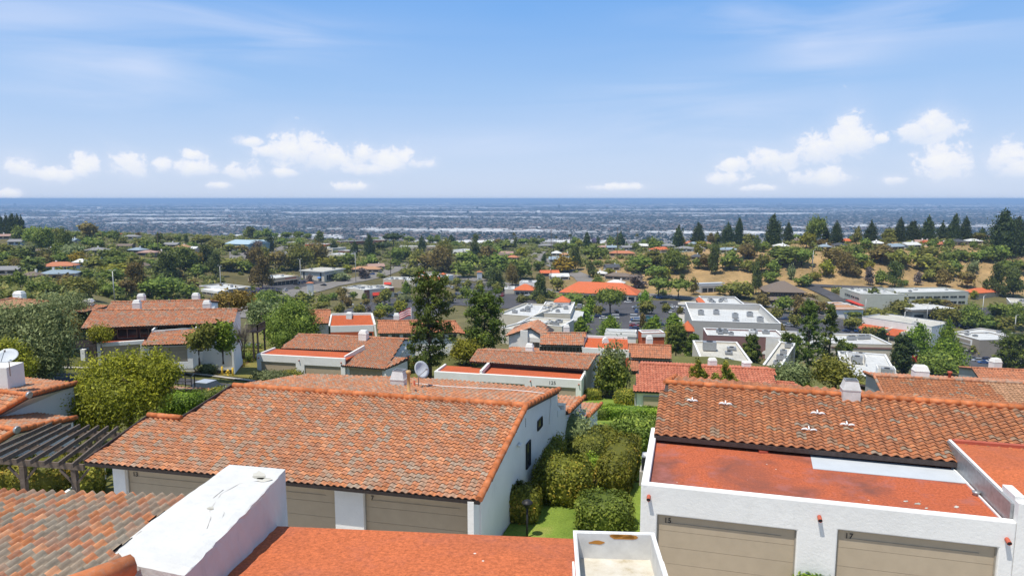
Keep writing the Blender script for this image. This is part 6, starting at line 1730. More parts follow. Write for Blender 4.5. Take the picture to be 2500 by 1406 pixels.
# ------------------------------------------------------------------ trees
def unit_blobs(kind, seed):
    g = random.Random(seed); B = []
    if kind == 'round':
        B = [(0, 0, .54, .38, .38, .38)]
        for k in range(7):
            a = k * .9 + g.uniform(-.3, .3); q = g.uniform(.22, .32); B.append((q * math.cos(a), q * math.sin(a), g.uniform(.28, .74), g.uniform(.17, .24), g.uniform(.17, .24), g.uniform(.17, .23)))
        B.append((g.uniform(-.1, .1), 0, .82, .24, .24, .17))
    elif kind == 'bush':
        B = [(0, 0, .45, .42, .42, .40)]
        for k in range(6): a = k * 1.05 + g.uniform(-.3, .3); B.append((.28 * math.cos(a), .28 * math.sin(a), g.uniform(.25, .6), .22, .22, .26))
    elif kind == 'cone':
        for k in range(11):
            t = k / 10; r = .50 * (1 - t) ** .75 * (.45 + .55 * min(1, t * 6)) + .05
            B.append((g.uniform(-.03, .03), g.uniform(-.03, .03), .10 + .84 * t, r, r, .085))
            a = g.uniform(0, 6.3); B.append((r * .55 * math.cos(a), r * .55 * math.sin(a), .10 + .82 * t, r * .6, r * .6, .075))
    elif kind == 'column':
        for k in range(9):
            t = k / 8; r = .5 * math.sin(math.pi * min(1, .22 + .78 * (1 - t) ** .8)) * .9 + .05; r = .47 * (1 - .75 * t ** 2.2)
            B.append((g.uniform(-.05, .05), g.uniform(-.05, .05), .09 + .82 * t, r, r, .11))
    elif kind == 'umbrella':
        for k in range(8): a = k * .8; q = .30 if k else 0; B.append((q * math.cos(a), q * math.sin(a), .72 + g.uniform(-.05, .07), .24, .24, .17))
        B.append((0, 0, .80, .3, .3, .17))
    elif kind == 'loose':
        for k in range(11):
            t = k / 10; a = g.uniform(0, 6.3); q = g.uniform(.10, .32) * (1 - .5 * t); B.append((q * math.cos(a), q * math.sin(a), .26 + .66 * t, g.uniform(.13, .22), g.uniform(.13, .22), g.uniform(.08, .13)))
    return B

SHAPES = {}
def shape(kind, lod, var):
    key = (kind, lod, var)
    if key not in SHAPES:
        sd = hash(kind) % 97 if False else sum(map(ord, kind)) + 31 * var
        B = unit_blobs(kind, sd)
        cl, per, sz = ((90, 7, .085), (330, 13, .042))[lod]
        if kind in ('cone', 'column'): cl = int(cl * 1.3); sz *= .85
        cr = leaf_cloud(B, cl, per, sz, sd + lod, .30 if kind != 'loose' else .42, .62)
        if kind != 'loose': cr = join(cr, core(B, .70 if lod else .76, 7, .15, sd))
        else: cr = join(cr, core(B, .5, 6, .2, sd))
        V, F, r = cr
        tb = trunk_mb(.55, .028 if kind != 'umbrella' else .022, [(.2 * math.cos(a), .2 * math.sin(a), .6) for a in (0, 2.1, 4.2)], sd)
        if kind == 'umbrella': tb = trunk_mb(.66, .03, [(.28 * math.cos(a), .28 * math.sin(a), .7) for a in (0, 1.3, 2.6, 3.9, 5.1)], sd)
        tm = tb.mesh('trunk', [M['bark']])
        cm = np_mesh('crown', V, F, r, [M['leaf_r']])
        # one joined mesh for small far copies
        V2 = np.vstack([V, np.array(tb.v)]); mbF = [tuple(i + len(V) for i in f) for f in tb.f if len(f) == 4]
        F2 = np.vstack([F, np.array(mbF)]); mi = np.concatenate([np.zeros(len(F), int), np.ones(len(mbF), int)])
        jm = np_mesh('tree', V2, F2, np.concatenate([r, np.full(len(mbF), .5)]), [M['leaf_r'], M['bark']], mi)
        SHAPES[key] = (cm, tm, jm)
    return SHAPES[key]

KIND = {'r': ('round', 'r', 'rounded green tree', 'tree'), 'd': ('cone', 'd', 'dark pointed conifer', 'conifer'), 'D': ('column', 'd', 'dark columnar conifer', 'conifer'), 'o': ('round', 'o', 'olive-green tree', 'tree'), 'b': ('round', 'b', 'brownish tree', 'tree'),
        'y': ('round', 'y', 'bright yellow-green tree', 'tree'), 'g': ('bush', 'olive', 'grey-green tree', 'tree'), 'e': ('loose', 'e', 'loose dark tree', 'eucalyptus'), 'h': ('round', 'h', 'golden yellow tree', 'tree'), 's': ('column', 's', 'fresh green pyramidal tree', 'street tree'),
        'x': ('loose', 'x', 'bare greyish tree', 'bare tree'), 'u': ('umbrella', 'd', 'umbrella-shaped pine', 'conifer'), 'U': ('umbrella', 'r', 'flat-topped green tree', 'tree'), 'v': ('round', 'v', 'violet flowering tree', 'tree'), 'B': ('bush', 'r', 'low green bush', 'bush'),
        'O': ('bush', 'o', 'low olive bush', 'bush'), 'K': ('bush', 'b', 'low brownish bush', 'bush'), 'E': ('loose', 'b', 'loose brown tree', 'eucalyptus'), 'k': ('cone', 'pine', 'layered green conifer', 'conifer'), 'Y': ('bush', 'y', 'yellow-green bush', 'bush')}
def set_mat(o, slot, m):
    o.material_slots[slot].link = 'OBJECT'; o.material_slots[slot].material = m

def tree(px, top, base, wpx, kind, label=None, group='trees in the valley and on the ridges', b=None, lod=None, sub=None):
    shp, lf, desc, cat = KIND[kind]
    if b is None: b = GG(px, base, 176 if px > 1180 or base < 800 else 12)
    dep = proj(b)[2]; sc = dep / FPX
    h = max(1.0, (base - top) * sc * 1.10); w = max(.8, wpx * sc * (1.15 if kind in 'dDks' else 1.16))
    g = random.Random(int(px * 7 + base * 13))
    big = (base - top) > 46 if lod is None else lod
    cm, tm, jm = shape(shp, 1 if big else 0, g.randrange(3))
    rot = g.uniform(0, 6.28)
    if True:
        t = thing(KN[cat], b, label, cat, group)
        t.rotation_euler = (0, 0, rot); t.scale = (w, w, h)
        c = D.objects.new('crown', cm); COL.objects.link(c); c.parent = t; set_mat(c, 0, M['leaf_' + lf])
        k = D.objects.new('trunk', tm); COL.objects.link(k); k.parent = t
    else:
        t = D.objects.new(KN[cat], jm); COL.objects.link(t); t.location = b; t.rotation_euler = (0, 0, rot); t.scale = (w, w, h)
        set_mat(t, 0, M['leaf_' + lf]); tag(t, label, cat, group)
    if label is None: AUTO.append((t, desc, px, (top + base) / 2))
    return t
KN = {'tree': 'tree', 'conifer': 'conifer', 'bush': 'bush', 'palm': 'palm_tree', 'eucalyptus': 'eucalyptus_tree', 'bare tree': 'bare_tree', 'street tree': 'street_tree'}

def palm(px, top, base):
    b = GG(px, base, 176); dep = proj(b)[2]; h = (base - top) * dep / FPX; g = random.Random(int(px))
    t = thing('palm_tree', b, None, 'palm', 'palms on the ridge'); AUTO.append((t, 'slim fan palm', px, (top + base) / 2))
    mb = MB(); mb.tube([b - Vector((0, 0, 1)), b + Vector((.1, 0, h * .5)), b + Vector((.2, 0, h * .92))], [.32, .25, .2], 7); mb.build('trunk', M['palebark'], t)
    V = []; F = []; r = []; c = b + Vector((.2, 0, h * .92)); L_ = h * .13 + .8
    for k in range(46):
        a = g.uniform(0, 6.28); e = g.uniform(-.7, 1.2); d = Vector((math.cos(a) * math.cos(e), math.sin(a) * math.cos(e), math.sin(e))); s = d.cross(Vector((0, 0, 1))).normalized() * L_ * .22
        o_ = len(V); m_ = c + d * L_ * .7; q = c + d * L_ * 1.05 + Vector((0, 0, -.25 * L_)); V += [tuple(c), tuple(m_ - s), tuple(q), tuple(m_ + s)]; F.append((o_, o_ + 1, o_ + 2, o_ + 3)); r.append(g.uniform(.1, .9))
    obj('crown', np_mesh('fronds', V, F, r, [M['leaf_o'] if g.random() < .5 else M['leaf_e']]), t)

TR = {}
TR['A'] = '''20 195 370 70 d;70 190 380 80 d;130 185 400 100 D;180 188 390 90 d;215 195 370 60 d;180 285 415 110 r;310 310 470 150 r;420 320 520 180 r;490 305 380 100 r;560 320 440 90 o;620 330 560 130 r;730 340 390 70 r;855 262 400 160 b;975 335 395 100 r;1090 330 420 110 r;860 395 470 150 r;940 420 520 130 r;1170 395 460 80 o;1320 345 390 60 b;1350 405 460 100 o;1400 420 510 140 r;1490 450 530 120 r;1520 370 520 90 e;1600 480 545 100 r;1600 380 440 80 o;1700 375 440 60 r;1830 440 505 100 r;1780 370 450 60 e;1920 380 460 190 o;2060 420 490 170 o;2200 460 520 100 o;2310 470 530 120 b;2400 300 395 130 e;2460 330 400 80 r;2450 440 530 110 x;2380 530 620 140 x;40 460 560 130 o;50 530 630 180 r;190 500 620 160 r;240 440 600 170 g;440 500 590 130 o;560 450 570 120 r;700 440 580 170 g;760 530 650 140 h;900 580 680 160 o;600 540 640 160 r;440 560 660 120 b;340 590 640 120 r;120 570 640 100 y;60 620 700 150 o;300 600 740 260 e;160 600 700 130 b;1060 510 640 190 r;1150 540 620 150 r;1080 580 680 200 r;1280 570 680 190 o;1430 600 690 160 r;1250 540 590 100 r;1100 650 760 290 y;1060 700 800 250 r;1300 670 930 220 E;1600 560 840 280 e;1750 500 720 250 r;1850 540 700 170 b;1960 490 700 210 e;1900 650 760 150 r;2060 560 760 150 e;2200 600 700 250 o;2350 620 720 150 r;2450 500 720 130 b;2430 700 840 110 E;970 790 920 120 r;750 790 970 320 o;620 760 900 190 b;460 820 960 170 r;310 810 920 120 r;190 720 860 120 r;430 770 860 130 r;60 760 870 120 r;60 870 940 240 K;1070 830 960 200 r;1230 800 960 160 b;1530 790 970 410 r;1780 840 960 210 r;1650 700 830 200 b;1850 790 880 100 b;830 700 790 160 r'''
TR['B'] = '''40 300 390 120 r;120 335 390 100 r;200 310 400 100 r;280 335 380 60 r;385 340 395 100 r;500 335 400 100 r;590 345 395 80 r;710 345 445 120 e;230 375 520 100 D;360 400 450 110 r;410 450 500 120 U;510 400 470 100 r;110 440 530 120 x;60 540 600 80 g;170 500 680 170 o;160 600 880 190 E;320 530 700 150 b;500 480 700 230 o;680 460 670 190 b;840 430 520 90 d;1040 430 560 90 d;1180 380 560 100 D;1240 365 400 70 r;1310 440 560 130 u;1410 360 470 160 u;1440 500 620 140 r;1560 370 420 110 r;1680 380 520 80 d;1760 375 440 60 r;1830 370 440 80 r;1900 420 600 130 o;1960 370 450 90 d;2000 430 480 100 r;2195 370 470 90 e;2400 410 460 90 b;2320 420 520 120 r;2390 480 560 140 r;2180 440 600 130 e;2300 480 590 150 b;1640 510 680 160 o;1760 540 700 190 b;1880 500 720 210 b;2120 540 690 210 r;2080 640 770 200 r;2230 550 620 90 o;2330 580 700 190 r;2430 590 700 210 r;2330 690 800 150 e;780 590 700 180 y;900 570 660 160 r;980 540 640 140 r;1090 620 660 80 r;1200 560 660 130 r;1430 600 660 100 r;960 650 720 100 y;1520 480 600 120 r;610 750 825 80 x;910 715 800 140 g;1110 690 780 130 x;1540 690 750 160 o;920 870 960 100 b;830 920 980 90 r;930 940 1010 60 b;1030 910 980 60 r;1130 930 990 50 r;1330 890 1030 120 o;1260 960 1030 90 b;1150 980 1040 70 b;1070 1040 1110 80 o;1170 1050 1100 60 x;1280 1080 1180 120 y;1360 1040 1130 120 r;1490 1000 1090 100 y;1530 810 920 90 s;1640 750 820 80 s;1790 720 800 70 s;1510 920 1000 120 g;720 1010 1080 160 o;560 920 1030 200 o;420 960 1030 130 o;190 920 1100 270 r;110 870 930 140 v;240 880 930 120 v;60 860 930 100 r;1930 800 850 60 o;2020 780 850 70 o;2110 800 870 90 o;2020 860 900 60 o;2230 800 900 90 o;2380 700 900 180 e'''
TR['C'] = '''790 360 430 80 r;910 350 490 90 D;840 415 480 70 y;1015 315 390 40 D;1225 350 480 110 d;1600 330 370 70 r;1780 265 440 100 D;1970 235 430 110 D;1920 280 350 60 u;2150 280 400 70 d;2250 265 450 140 d;2350 222 450 70 D;2090 290 400 70 b;2140 340 440 60 o;1820 320 400 50 o;2450 330 420 120 o;400 380 440 120 r;300 400 450 130 r;130 420 500 180 r;230 400 500 60 e;300 490 580 100 y;480 380 430 60 r;680 440 520 150 r;770 450 510 80 r;960 470 590 180 r;1065 505 590 110 r;1140 390 480 90 r;1380 445 510 80 r;1550 400 500 120 r;1450 400 450 70 r;1500 350 420 60 e;980 385 440 80 v;500 550 630 50 D;800 500 700 130 e;780 500 600 100 o;690 580 720 200 h;450 620 700 110 r;940 640 770 130 e;1000 610 670 80 r;1120 690 740 110 y;1540 520 680 220 o;1400 580 720 220 r;1750 520 720 230 r;1850 560 640 100 b;1560 670 790 190 r;1640 690 780 130 y;2000 430 500 100 y;1970 460 560 80 y;2130 490 740 140 e;2060 560 690 150 b;1970 600 680 110 r;2270 530 690 180 r;2380 600 700 60 e;2430 460 580 130 b;2470 640 720 70 o;70 560 700 240 r;280 620 790 210 r;40 680 800 100 r;200 665 850 100 b;1400 760 870 220 x;1590 790 960 200 U;1780 800 975 200 U;1810 750 830 80 e;1930 790 930 100 E;1020 770 840 120 r;760 910 1020 230 B;460 770 1000 150 e;630 780 900 130 o;560 900 960 110 o;290 930 1010 90 O;1130 900 1130 240 U;1460 900 1040 120 s;1470 1000 1120 140 o;940 950 1120 120 s;880 1070 1200 150 s;850 1150 1300 150 s;1130 1150 1330 190 s;1520 1165 1290 150 s;1740 1120 1290 180 s;2000 1220 1330 110 s;1750 1255 1440 210 o;2330 820 960 240 o;2180 860 930 90 o;1440 1130 1260 80 E'''
TR['D'] = '''15 205 410 60 D;310 180 430 130 D;440 235 410 80 d;680 205 410 150 r;770 270 400 70 d;860 230 420 100 d;1160 228 400 110 d;1410 200 390 90 d;1520 232 400 140 D;1660 190 390 120 d;1780 225 380 80 d;1840 240 370 80 d;1890 170 380 80 D;1980 168 360 90 d;2130 212 310 80 d;2310 160 500 230 D;2440 140 320 110 D;2450 310 500 130 D;520 290 360 90 r;1320 270 370 120 o;1600 270 340 60 o;990 280 330 50 r;1040 285 420 80 o;600 330 450 130 y;740 380 430 120 b;1110 370 460 90 r;1310 360 420 110 o;1700 375 450 90 r;1850 375 450 80 r;2090 260 320 100 o;2060 390 460 60 r;230 400 480 90 r;90 420 540 130 b;170 370 520 80 e;400 450 590 270 r;560 470 600 170 r;820 460 580 150 b;950 500 680 150 b;1000 440 560 160 r;1060 500 600 150 r;1140 560 630 80 y;780 560 690 120 y;675 650 720 90 Y;580 690 780 140 r;285 660 740 130 r;100 560 650 110 o;210 520 660 120 o;310 560 680 120 r;470 590 720 60 g;160 600 850 110 e;1140 630 770 90 x;1250 650 760 100 r;1370 600 790 150 e;1250 430 570 190 b;1400 470 600 210 o;1650 450 570 160 o;1550 470 530 100 r;1640 520 640 190 o;1840 470 560 150 B;1950 450 550 140 B;2090 470 550 140 B;2200 440 560 150 r;2290 440 560 130 r;1790 570 700 180 o;1670 640 730 120 o;1570 670 770 80 x;1790 640 780 110 b;2000 660 790 140 b;1870 560 690 120 r;2050 550 660 80 g;2350 560 680 140 r;2450 560 660 140 r;1460 720 770 50 B;1040 620 700 80 b;2160 740 860 80 e;2250 620 860 130 e;2400 660 880 180 e;2060 820 890 60 y;1190 810 950 140 e;70 760 890 150 o;220 850 960 110 b;400 820 900 90 b;520 860 960 110 b;620 850 930 130 b;400 880 1010 150 r;540 930 1070 120 b;720 920 1020 120 b;1390 850 960 130 o;1240 975 1050 260 O;1380 920 1020 150 o;1620 870 930 260 O;1790 900 950 100 b;1880 940 1000 100 b;1000 1060 1160 140 o;1010 1000 1060 160 r;1770 980 1110 150 o;1870 980 1120 120 o;2030 950 1130 170 r;2150 1040 1160 210 r;2300 940 1060 200 r;2290 1060 1180 200 o;2420 950 1150 150 r;2480 1000 1100 100 r;2095 1250 1350 180 r;1260 1150 1250 150 e'''
for c_, s_ in TR.items():
    for e_ in s_.split(';'):
        x, y0, y1, w_, k_ = e_.split(); px, top, s = crop(c_, float(x), float(y0)); base = crop(c_, 0, float(y1))[1]
        tree(px, top, base + 1, float(w_) * s, k_)
for px, top, base, w_, k_ in ((1100, 715, 742, 26, 'o'), (1135, 700, 728, 24, 'r'), (1215, 690, 716, 24, 'o'), (1320, 722, 748, 22, 'o'), (1355, 745, 772, 24, 's'), (1460, 748, 775, 22, 'o'), (1600, 770, 800, 26, 's'), (1640, 772, 806, 30, 's'), (1625, 742, 764, 20, 'o'), (1660, 748, 768, 16, 'o'), (880, 745, 770, 26, 'o'), (930, 742, 768, 24, 'r'), (975, 735, 764, 28, 'y'), (830, 742, 768, 24, 'o'), (790, 720, 748, 26, 'r'), (850, 728, 752, 20, 'b'), (700, 722, 750, 34, 'r'), (660, 708, 735, 30, 'r'), (1895, 752, 780, 24, 'o'), (1940, 770, 800, 28, 'o'), (1905, 790, 822, 26, 'b'), (2150, 758, 790, 34, 'o'), (2200, 735, 765, 40, 'o'), (2360, 770, 800, 40, 'r'), (2440, 775, 805, 44, 'o'), (2330, 835, 872, 34, 'r'), (2385, 845, 868, 26, 'o'), (2300, 800, 830, 30, 'r'), (1740, 760, 775, 14, 'r'), (2120, 800, 826, 30, 'o')):
    tree(px, top, base, w_, k_)
for c_, x, y0, y1 in (('C', 215, 350, 470), ('C', 450, 350, 430), ('C', 615, 320, 400), ('C', 750, 310, 410), ('C', 715, 300, 345), ('C', 1385, 340, 450), ('C', 1290, 640, 720), ('D', 170, 258, 330), ('D', 650, 480, 600), ('B', 1280, 590, 680), ('B', 2480, 680, 790)):
    px, top, s = crop(c_, x, y0); palm(px, top, crop(c_, 0, y1)[1])
# shrubs and scrub that cover the slopes under the trees
def scrub():
    g = random.Random(77); V = []; F = []; r = []
    base = leaf_cloud([(0, 0, .4, .5, .5, .45)], 14, 6, .26, 5, .4, .6); cb = core([(0, 0, .4, .5, .5, .45)], .8, 6, .2, 2); bV, bF, br = join(base, cb)
    k = 0; o = 0
    while k < 2600:
        y = g.uniform(210, 1000); u = g.uniform(-.62, .66); x = u * WY(y)
        px, py, dep = proj((x, y, T(x, y)))
        dry = 1640 < px < 2480 and 615 < py < 700
        if not (-60 < px < 2560): continue
        town = 560 < px < 2500 and py > 668
        if town and g.random() < .93: continue
        if dry and g.random() < .93: continue
        if py > 735: continue
        s = g.uniform(1.6, 6.5) * (.5 if dry else 1); a = g.uniform(0, 6.3); ca, sa = math.cos(a), math.sin(a)
        V.append(np.stack([x + s * (bV[:, 0] * ca - bV[:, 1] * sa), y + s * (bV[:, 0] * sa + bV[:, 1] * ca), T(x, y) - .1 + s * .75 * bV[:, 2]], 1)); F.append(bF + o); o += len(bV); r.append((br + g.uniform(-.25, .25)).clip(0, 1)); k += 1
    tag(obj('scrub', np_mesh('scrub', np.vstack(V), np.vstack(F), np.concatenate(r), [M['leaf_scrub']])), 'low scrub covering the valley sides between the trees', 'scrub', None, 'stuff')
scrub()

# ------------------------------------------------------------------ individual near trees
def cloud_obj(name, parts, leaf, parent):
    V, F, r = join(*parts); return obj(name, np_mesh(name, V, F, r, [M['leaf_' + leaf]]), parent)

def custom(name, label, cat, b, blobs, leaf, clumps, per, size, trunk=None, seed=1, cr=.3, shell=.6, ck=.72, bark='bark', group=None, up=.25, aspect=1.6):
    """tree or shrub from blobs given in metres relative to its base b"""
    t = thing(name, b, label, cat, group)
    B = [(b.x + x, b.y + y, b.z + z, rx, ry, rz) for x, y, z, rx, ry, rz in blobs]
    parts = [leaf_cloud(B, clumps, per, size, seed, cr, shell, aspect, up)]
    if ck: parts.append(core(B, ck, 9, .15, seed))
    cloud_obj('crown', parts, leaf, t)
    if trunk:
        h, r_, limbs, lean = trunk; mb = trunk_mb(h, r_, limbs, seed, lean)
        mb.v = [(x + b.x, y + b.y, z + b.z) for x, y, z in mb.v]; mb.build('trunk', M[bark], t)
    return t

def pixel_blobs(b, items):
    """ellipsoids given as photo pixels (x, y, rx, ry) at the depth of the base"""
    dep = proj(b)[2]; sc = dep / FPX; out = []
    for (px, py, rx, ry, *dy) in items:
        p = PD(px, py, dep) ; out.append((p.x - b.x, (p.y - b.y) + (dy[0] if dy else 0), p.z - b.z, rx * sc, max(rx, ry) * sc * .9, ry * sc))
    return out

# yellow-green tree in front of the long white house
b = P(318, 1052, -.9)
custom('tree', 'large dense yellow-green tree between the pergola and the large tile roof', 'tree', b, pixel_blobs(b, [(255, 925, 62, 38, .6), (325, 912, 60, 32, 1.4), (385, 925, 36, 34, .5), (235, 980, 56, 42, -.5), (300, 970, 66, 46, -.9), (255, 1025, 42, 24, -1.0), (345, 965, 46, 40, .3), (200, 962, 30, 26, -.3), (405, 912, 22, 20, .5)]), 'y', 800, 52, .085,
       (3.2, .16, [(-1.2, 0, 3.6), (1.0, .4, 3.4), (0, -.6, 3.8)], (.5, .2)), 3, .30, .72, .80, aspect=2.2)
# grey-green olives at the left
b = P(70, 925, -4.6)
custom('olive_tree', 'big silvery grey-green olive tree in front, nearer the left edge', 'tree', b, pixel_blobs(b, [(50, 800, 62, 40, 1), (95, 790, 50, 42, 1), (30, 840, 62, 45, 0), (100, 840, 60, 45, 0), (125, 870, 42, 38, -.5), (85, 885, 55, 28, -.5), (140, 835, 30, 32, 0), (0, 800, 50, 40, 1)]), 'olive', 760, 46, .13, (4, .25, [(-1.6, 0, 4.5), (1.8, 0, 4.4), (.3, 1, 5)], (.2, 0)), 5, .30, .65, .78, aspect=2.6)
b = P(150, 840, -6.3)
custom('olive_tree', 'second silvery olive tree behind, against the long white house', 'tree', b, pixel_blobs(b, [(140, 760, 52, 34, 1), (170, 770, 38, 36, 0), (110, 775, 42, 30, 0), (185, 795, 24, 34, 0), (150, 800, 40, 30, 0)]), 'olive', 520, 38, .14, (4, .22, [(-1, 0, 4.5), (1, 0, 4.4)], (0, 0)), 6, .30, .65, .78, aspect=2.6)
b = P(162, 850, -6)
custom('tree', 'rust-brown shrub tree between the two silvery olives', 'tree', b, pixel_blobs(b, [(160, 795, 28, 34, -.6), (170, 820, 24, 24, -.6), (140, 780, 18, 18, -.6)]), 'rust', 220, 34, .12, (2, .1, [], (0, 0)), 7)
b = P(40, 925, -3.2)
custom('tree', 'yellow-green bushy tree at the left edge behind the satellite dish', 'tree', b, pixel_blobs(b, [(25, 868, 34, 32, 0), (52, 893, 28, 26, 0), (0, 875, 34, 34, 0)]), 'y', 300, 40, .11, (2, .12, [], (0, 0)), 8)
# small trees by the long white house
b = P(250, 882, -5.8); custom('tree', 'small yellow-green tree in front of the dark clerestory windows', 'tree', b, pixel_blobs(b, [(248, 812, 22, 15, -.3), (240, 820, 16, 10, -.3), (262, 820, 14, 10, -.3)]), 'y', 170, 30, .11, (2.4, .1, [], (0, 0)), 9)
b = P(487, 888, -5.9); custom('tree', 'olive tree with russet tips right of the panelled garage', 'tree', b, pixel_blobs(b, [(485, 822, 26, 18, 0), (505, 815, 18, 22, 0), (475, 838, 20, 12, 0), (500, 840, 18, 12, 0)]), 'o', 150, 18, .2, (3, .1, [(.5, 0, 3)], (0, 0)), 10)
b = P(545, 884, -6.0); custom('tree', 'light green open tree beside the white end wall', 'tree', b, pixel_blobs(b, [(545, 805, 22, 18, 0), (538, 825, 18, 22, 0), (556, 830, 16, 20, 0), (546, 848, 18, 10, 0)]), 's', 150, 16, .2, (4, .1, [(.6, 0, 4), (-.6, 0, 4)], (0, 0)), 11, ck=.5)
b = P(592, 870, -6.2)
bt = thing('tree', b, 'bare twiggy grey-brown tree against the white end wall', 'tree')
mb = MB(); g = random.Random(6)
for k in range(3):
    mb.tube([b + Vector((.15 * k, 0, -.3)), b + Vector((.2 * k - .1, 0, 1.4)), b + Vector((.5 * (k - 1), 0, 2.6))], [.07, .06, .04], 6)
mb.build('trunk', M['bark'], bt)
mb = MB()
for k in range(170):
    a = g.uniform(0, 6.28); s_ = b + Vector((.5 * (k % 3 - 1), 0, g.uniform(1.6, 2.8))); e_ = s_ + Vector((math.cos(a) * g.uniform(.3, 1.1), math.sin(a) * g.uniform(.3, .9), g.uniform(.4, 1.9))); mb.tube([s_, s_.lerp(e_, .5) + Vector((g.uniform(-.1, .1), 0, .1)), e_], [.03, .022, .01], 3, .5, 0, False)
mb.build('crown', M['palebark'], bt)
# round tree
b = P(718, 842, -13.2)
custom('tree', 'big round dark-green tree left of the tile-roofed end house', 'tree', b, pixel_blobs(b, [(710, 778, 40, 34, 1), (735, 790, 38, 34, 0), (688, 795, 36, 32, 0), (745, 812, 30, 26, -.5), (700, 818, 45, 24, -.6), (670, 810, 18, 22, 0), (715, 755, 28, 14, 0)]), 'r', 620, 40, .20, (4, .28, [(1, 0, 4), (-1, 0, 4)], (0, 0)), 12, .28, .66, .82)
b = P(843, 820, -12.6); custom('olive_tree', 'low silvery olive in front of the white-framed red roof', 'tree', b, pixel_blobs(b, [(843, 804, 36, 14, -1.5), (825, 810, 20, 10, -1.5), (865, 812, 20, 9, -1.5)]), 'olive', 160, 18, .26, (2, .12, [], (0, 0)), 13, aspect=2.4)
b = P(450, 757, -7); custom('hedge', 'dark green hedge top along the rear tile roof', 'hedge', b, pixel_blobs(b, [(430, 748, 28, 8, 0), (470, 748, 30, 9, 0), (500, 750, 20, 6, 0)]), 'r', 90, 14, .3, None, 14)
b = P(560, 760, -9); custom('tree', 'russet bushy tree behind the right chimney of the long white house', 'tree', b, pixel_blobs(b, [(545, 738, 34, 18, 4), (575, 742, 28, 16, 4), (520, 742, 16, 14, 4)]), 'rust', 140, 16, .34, (2, .12, [], (0, 0)), 15)
b = P(640, 800, -11); custom('olive_tree', 'tall grey-green olive behind the timber deck', 'tree', b, pixel_blobs(b, [(625, 775, 26, 30, 3), (650, 790, 22, 30, 3), (610, 765, 16, 20, 3)]), 'olive', 180, 18, .3, (3, .14, [], (0, 0)), 16, aspect=2.4)

def pine(label, px, top, base, w, seed, z=None, density=1.0, taper=.6, low=.14, leaf='pine', lean=(0, 0), group=None):
    """tall open pine: trunk, limbs and needle tufts in ragged layers with gaps"""
    b = G(px, base, 176) if z is None else P(px, base, z)
    dep = proj(b)[2]; sc = dep / FPX; h = (base - top) * sc; rw = w * sc / 2 * .86
    g = random.Random(seed); t = thing('pine_tree', b, label, 'pine', group)
    mb = MB(); pts = [b + Vector((lean[0] * q * h + g.uniform(-.1, .1), g.uniform(-.1, .1), h * q - (.5 if q == 0 else 0))) for q in (0, .2, .4, .6, .8, .96)]
    mb.tube(pts, [h * .022, h * .018, h * .015, h * .011, h * .007, h * .003], 8); B = []
    n = int(44 * density)
    for k in range(n):
        q = low + (1 - low) * (k + g.random()) / n; a = k * 2.4 + g.uniform(-.5, .5)
        rr = rw * (min(1, (q - low) / .22 + .45)) * (1 - taper * max(0, q - .35) / .65) * g.uniform(.55, 1.0)
        s_ = b + Vector((lean[0] * q * h, 0, h * q)); e_ = s_ + Vector((math.cos(a) * rr, math.sin(a) * rr, rr * g.uniform(-.05, .35)))
        mb.tube([s_ - Vector((0, 0, .3)), s_.lerp(e_, .55), e_], [h * .006, h * .004, h * .002], 5, .5, 0, False)
        br = g.uniform(.12, .22) * rw + .16
        B.append((e_.x, e_.y, e_.z + .1, br * 1.25, br * 1.25, br * .75)); m_ = s_.lerp(e_, .6); B.append((m_.x, m_.y, m_.z + .1, br, br, br * .6))
    B.append((b.x + lean[0] * h, b.y, b.z + h * .97, rw * .18, rw * .18, h * .05))
    mb.build('trunk', M['bark'], t)
    cloud_obj('crown', [leaf_cloud(B, int(330 * density), 26, .08 + sc * 1.5, seed, .32, .35, 3.0, .6), core(B, .30, 6, .25, seed)], leaf, t)
    return t
pine('tall open pine standing in front of the tile-roofed row at centre', 1050, 668, 930, 128, 1, -11.6, 1.25, .35)
pine('second dark pine right of the tall open one, above the yellow bush', 1182, 714, 856, 118, 2, -13.5, 1.3, .35, .05)
pine('taller left pine of the pair behind the brown near roof', 1970, 738, 915, 78, 3, None, 1.0, .75)
pine('sparse right pine of the pair with spiky bare top', 2022, 748, 912, 84, 4, None, .72, .85, .12)
pine('small pine in front of the taller left pine of the pair', 1928, 818, 898, 62, 21, None, 1.0, .3, .08)
pine('dense small pine right of the sparse spiky pine', 2062, 838, 912, 56, 22, None, 1.0, .4, .06)
pine('slim dark pine in the centre of the white store roofs', 1834, 820, 892, 62, 23, None, 1.1, .75, .05)
pine('round-headed pine left of its partner by the orange turret', 1650, 800, 882, 56, 24, None, 1.0, .2, .3)
pine('pointed pine right of its partner by the orange turret', 1692, 818, 888, 52, 25, None, 1.0, .7, .06)
pine('dark pine clump at the right edge before the car park', 2470, 818, 908, 92, 26, None, 1.3, .3, .1)
pine('blue-green layered cedar left of the white sign tower', 2202, 824, 912, 74, 27, None, 1.3, .6, .05, 'd')
for (px, top, base, w, lab) in ((2238, 795, 880, 62, 'fresh green pyramidal tree behind the blue-green cedar'), (2308, 788, 884, 44, 'narrow fresh green tree with its top above the grey store'), (2312, 830, 905, 74, 'broad fresh green tree in front of the narrow one')):
    tree(px, top, base, w, 's', lab, lod=1)
tree(2290, 866, 914, 84, 'r', 'dark rounded tree at the foot of the fresh green trees', lod=1)
tree(1935, 878, 942, 78, 'g', 'feathery grey-green bush tree below the small pine', b=P(1932, 945, -8.5), lod=1)
tree(2040, 878, 948, 100, 'o', 'dense olive-green tree left of the white flue on the brown roof', b=P(2040, 950, -8.5), lod=1)
tree(1957, 922, 948, 36, 'B', 'small round clipped bush beside the pink-red roof end', b=P(1957, 950, -8.5), lod=1)
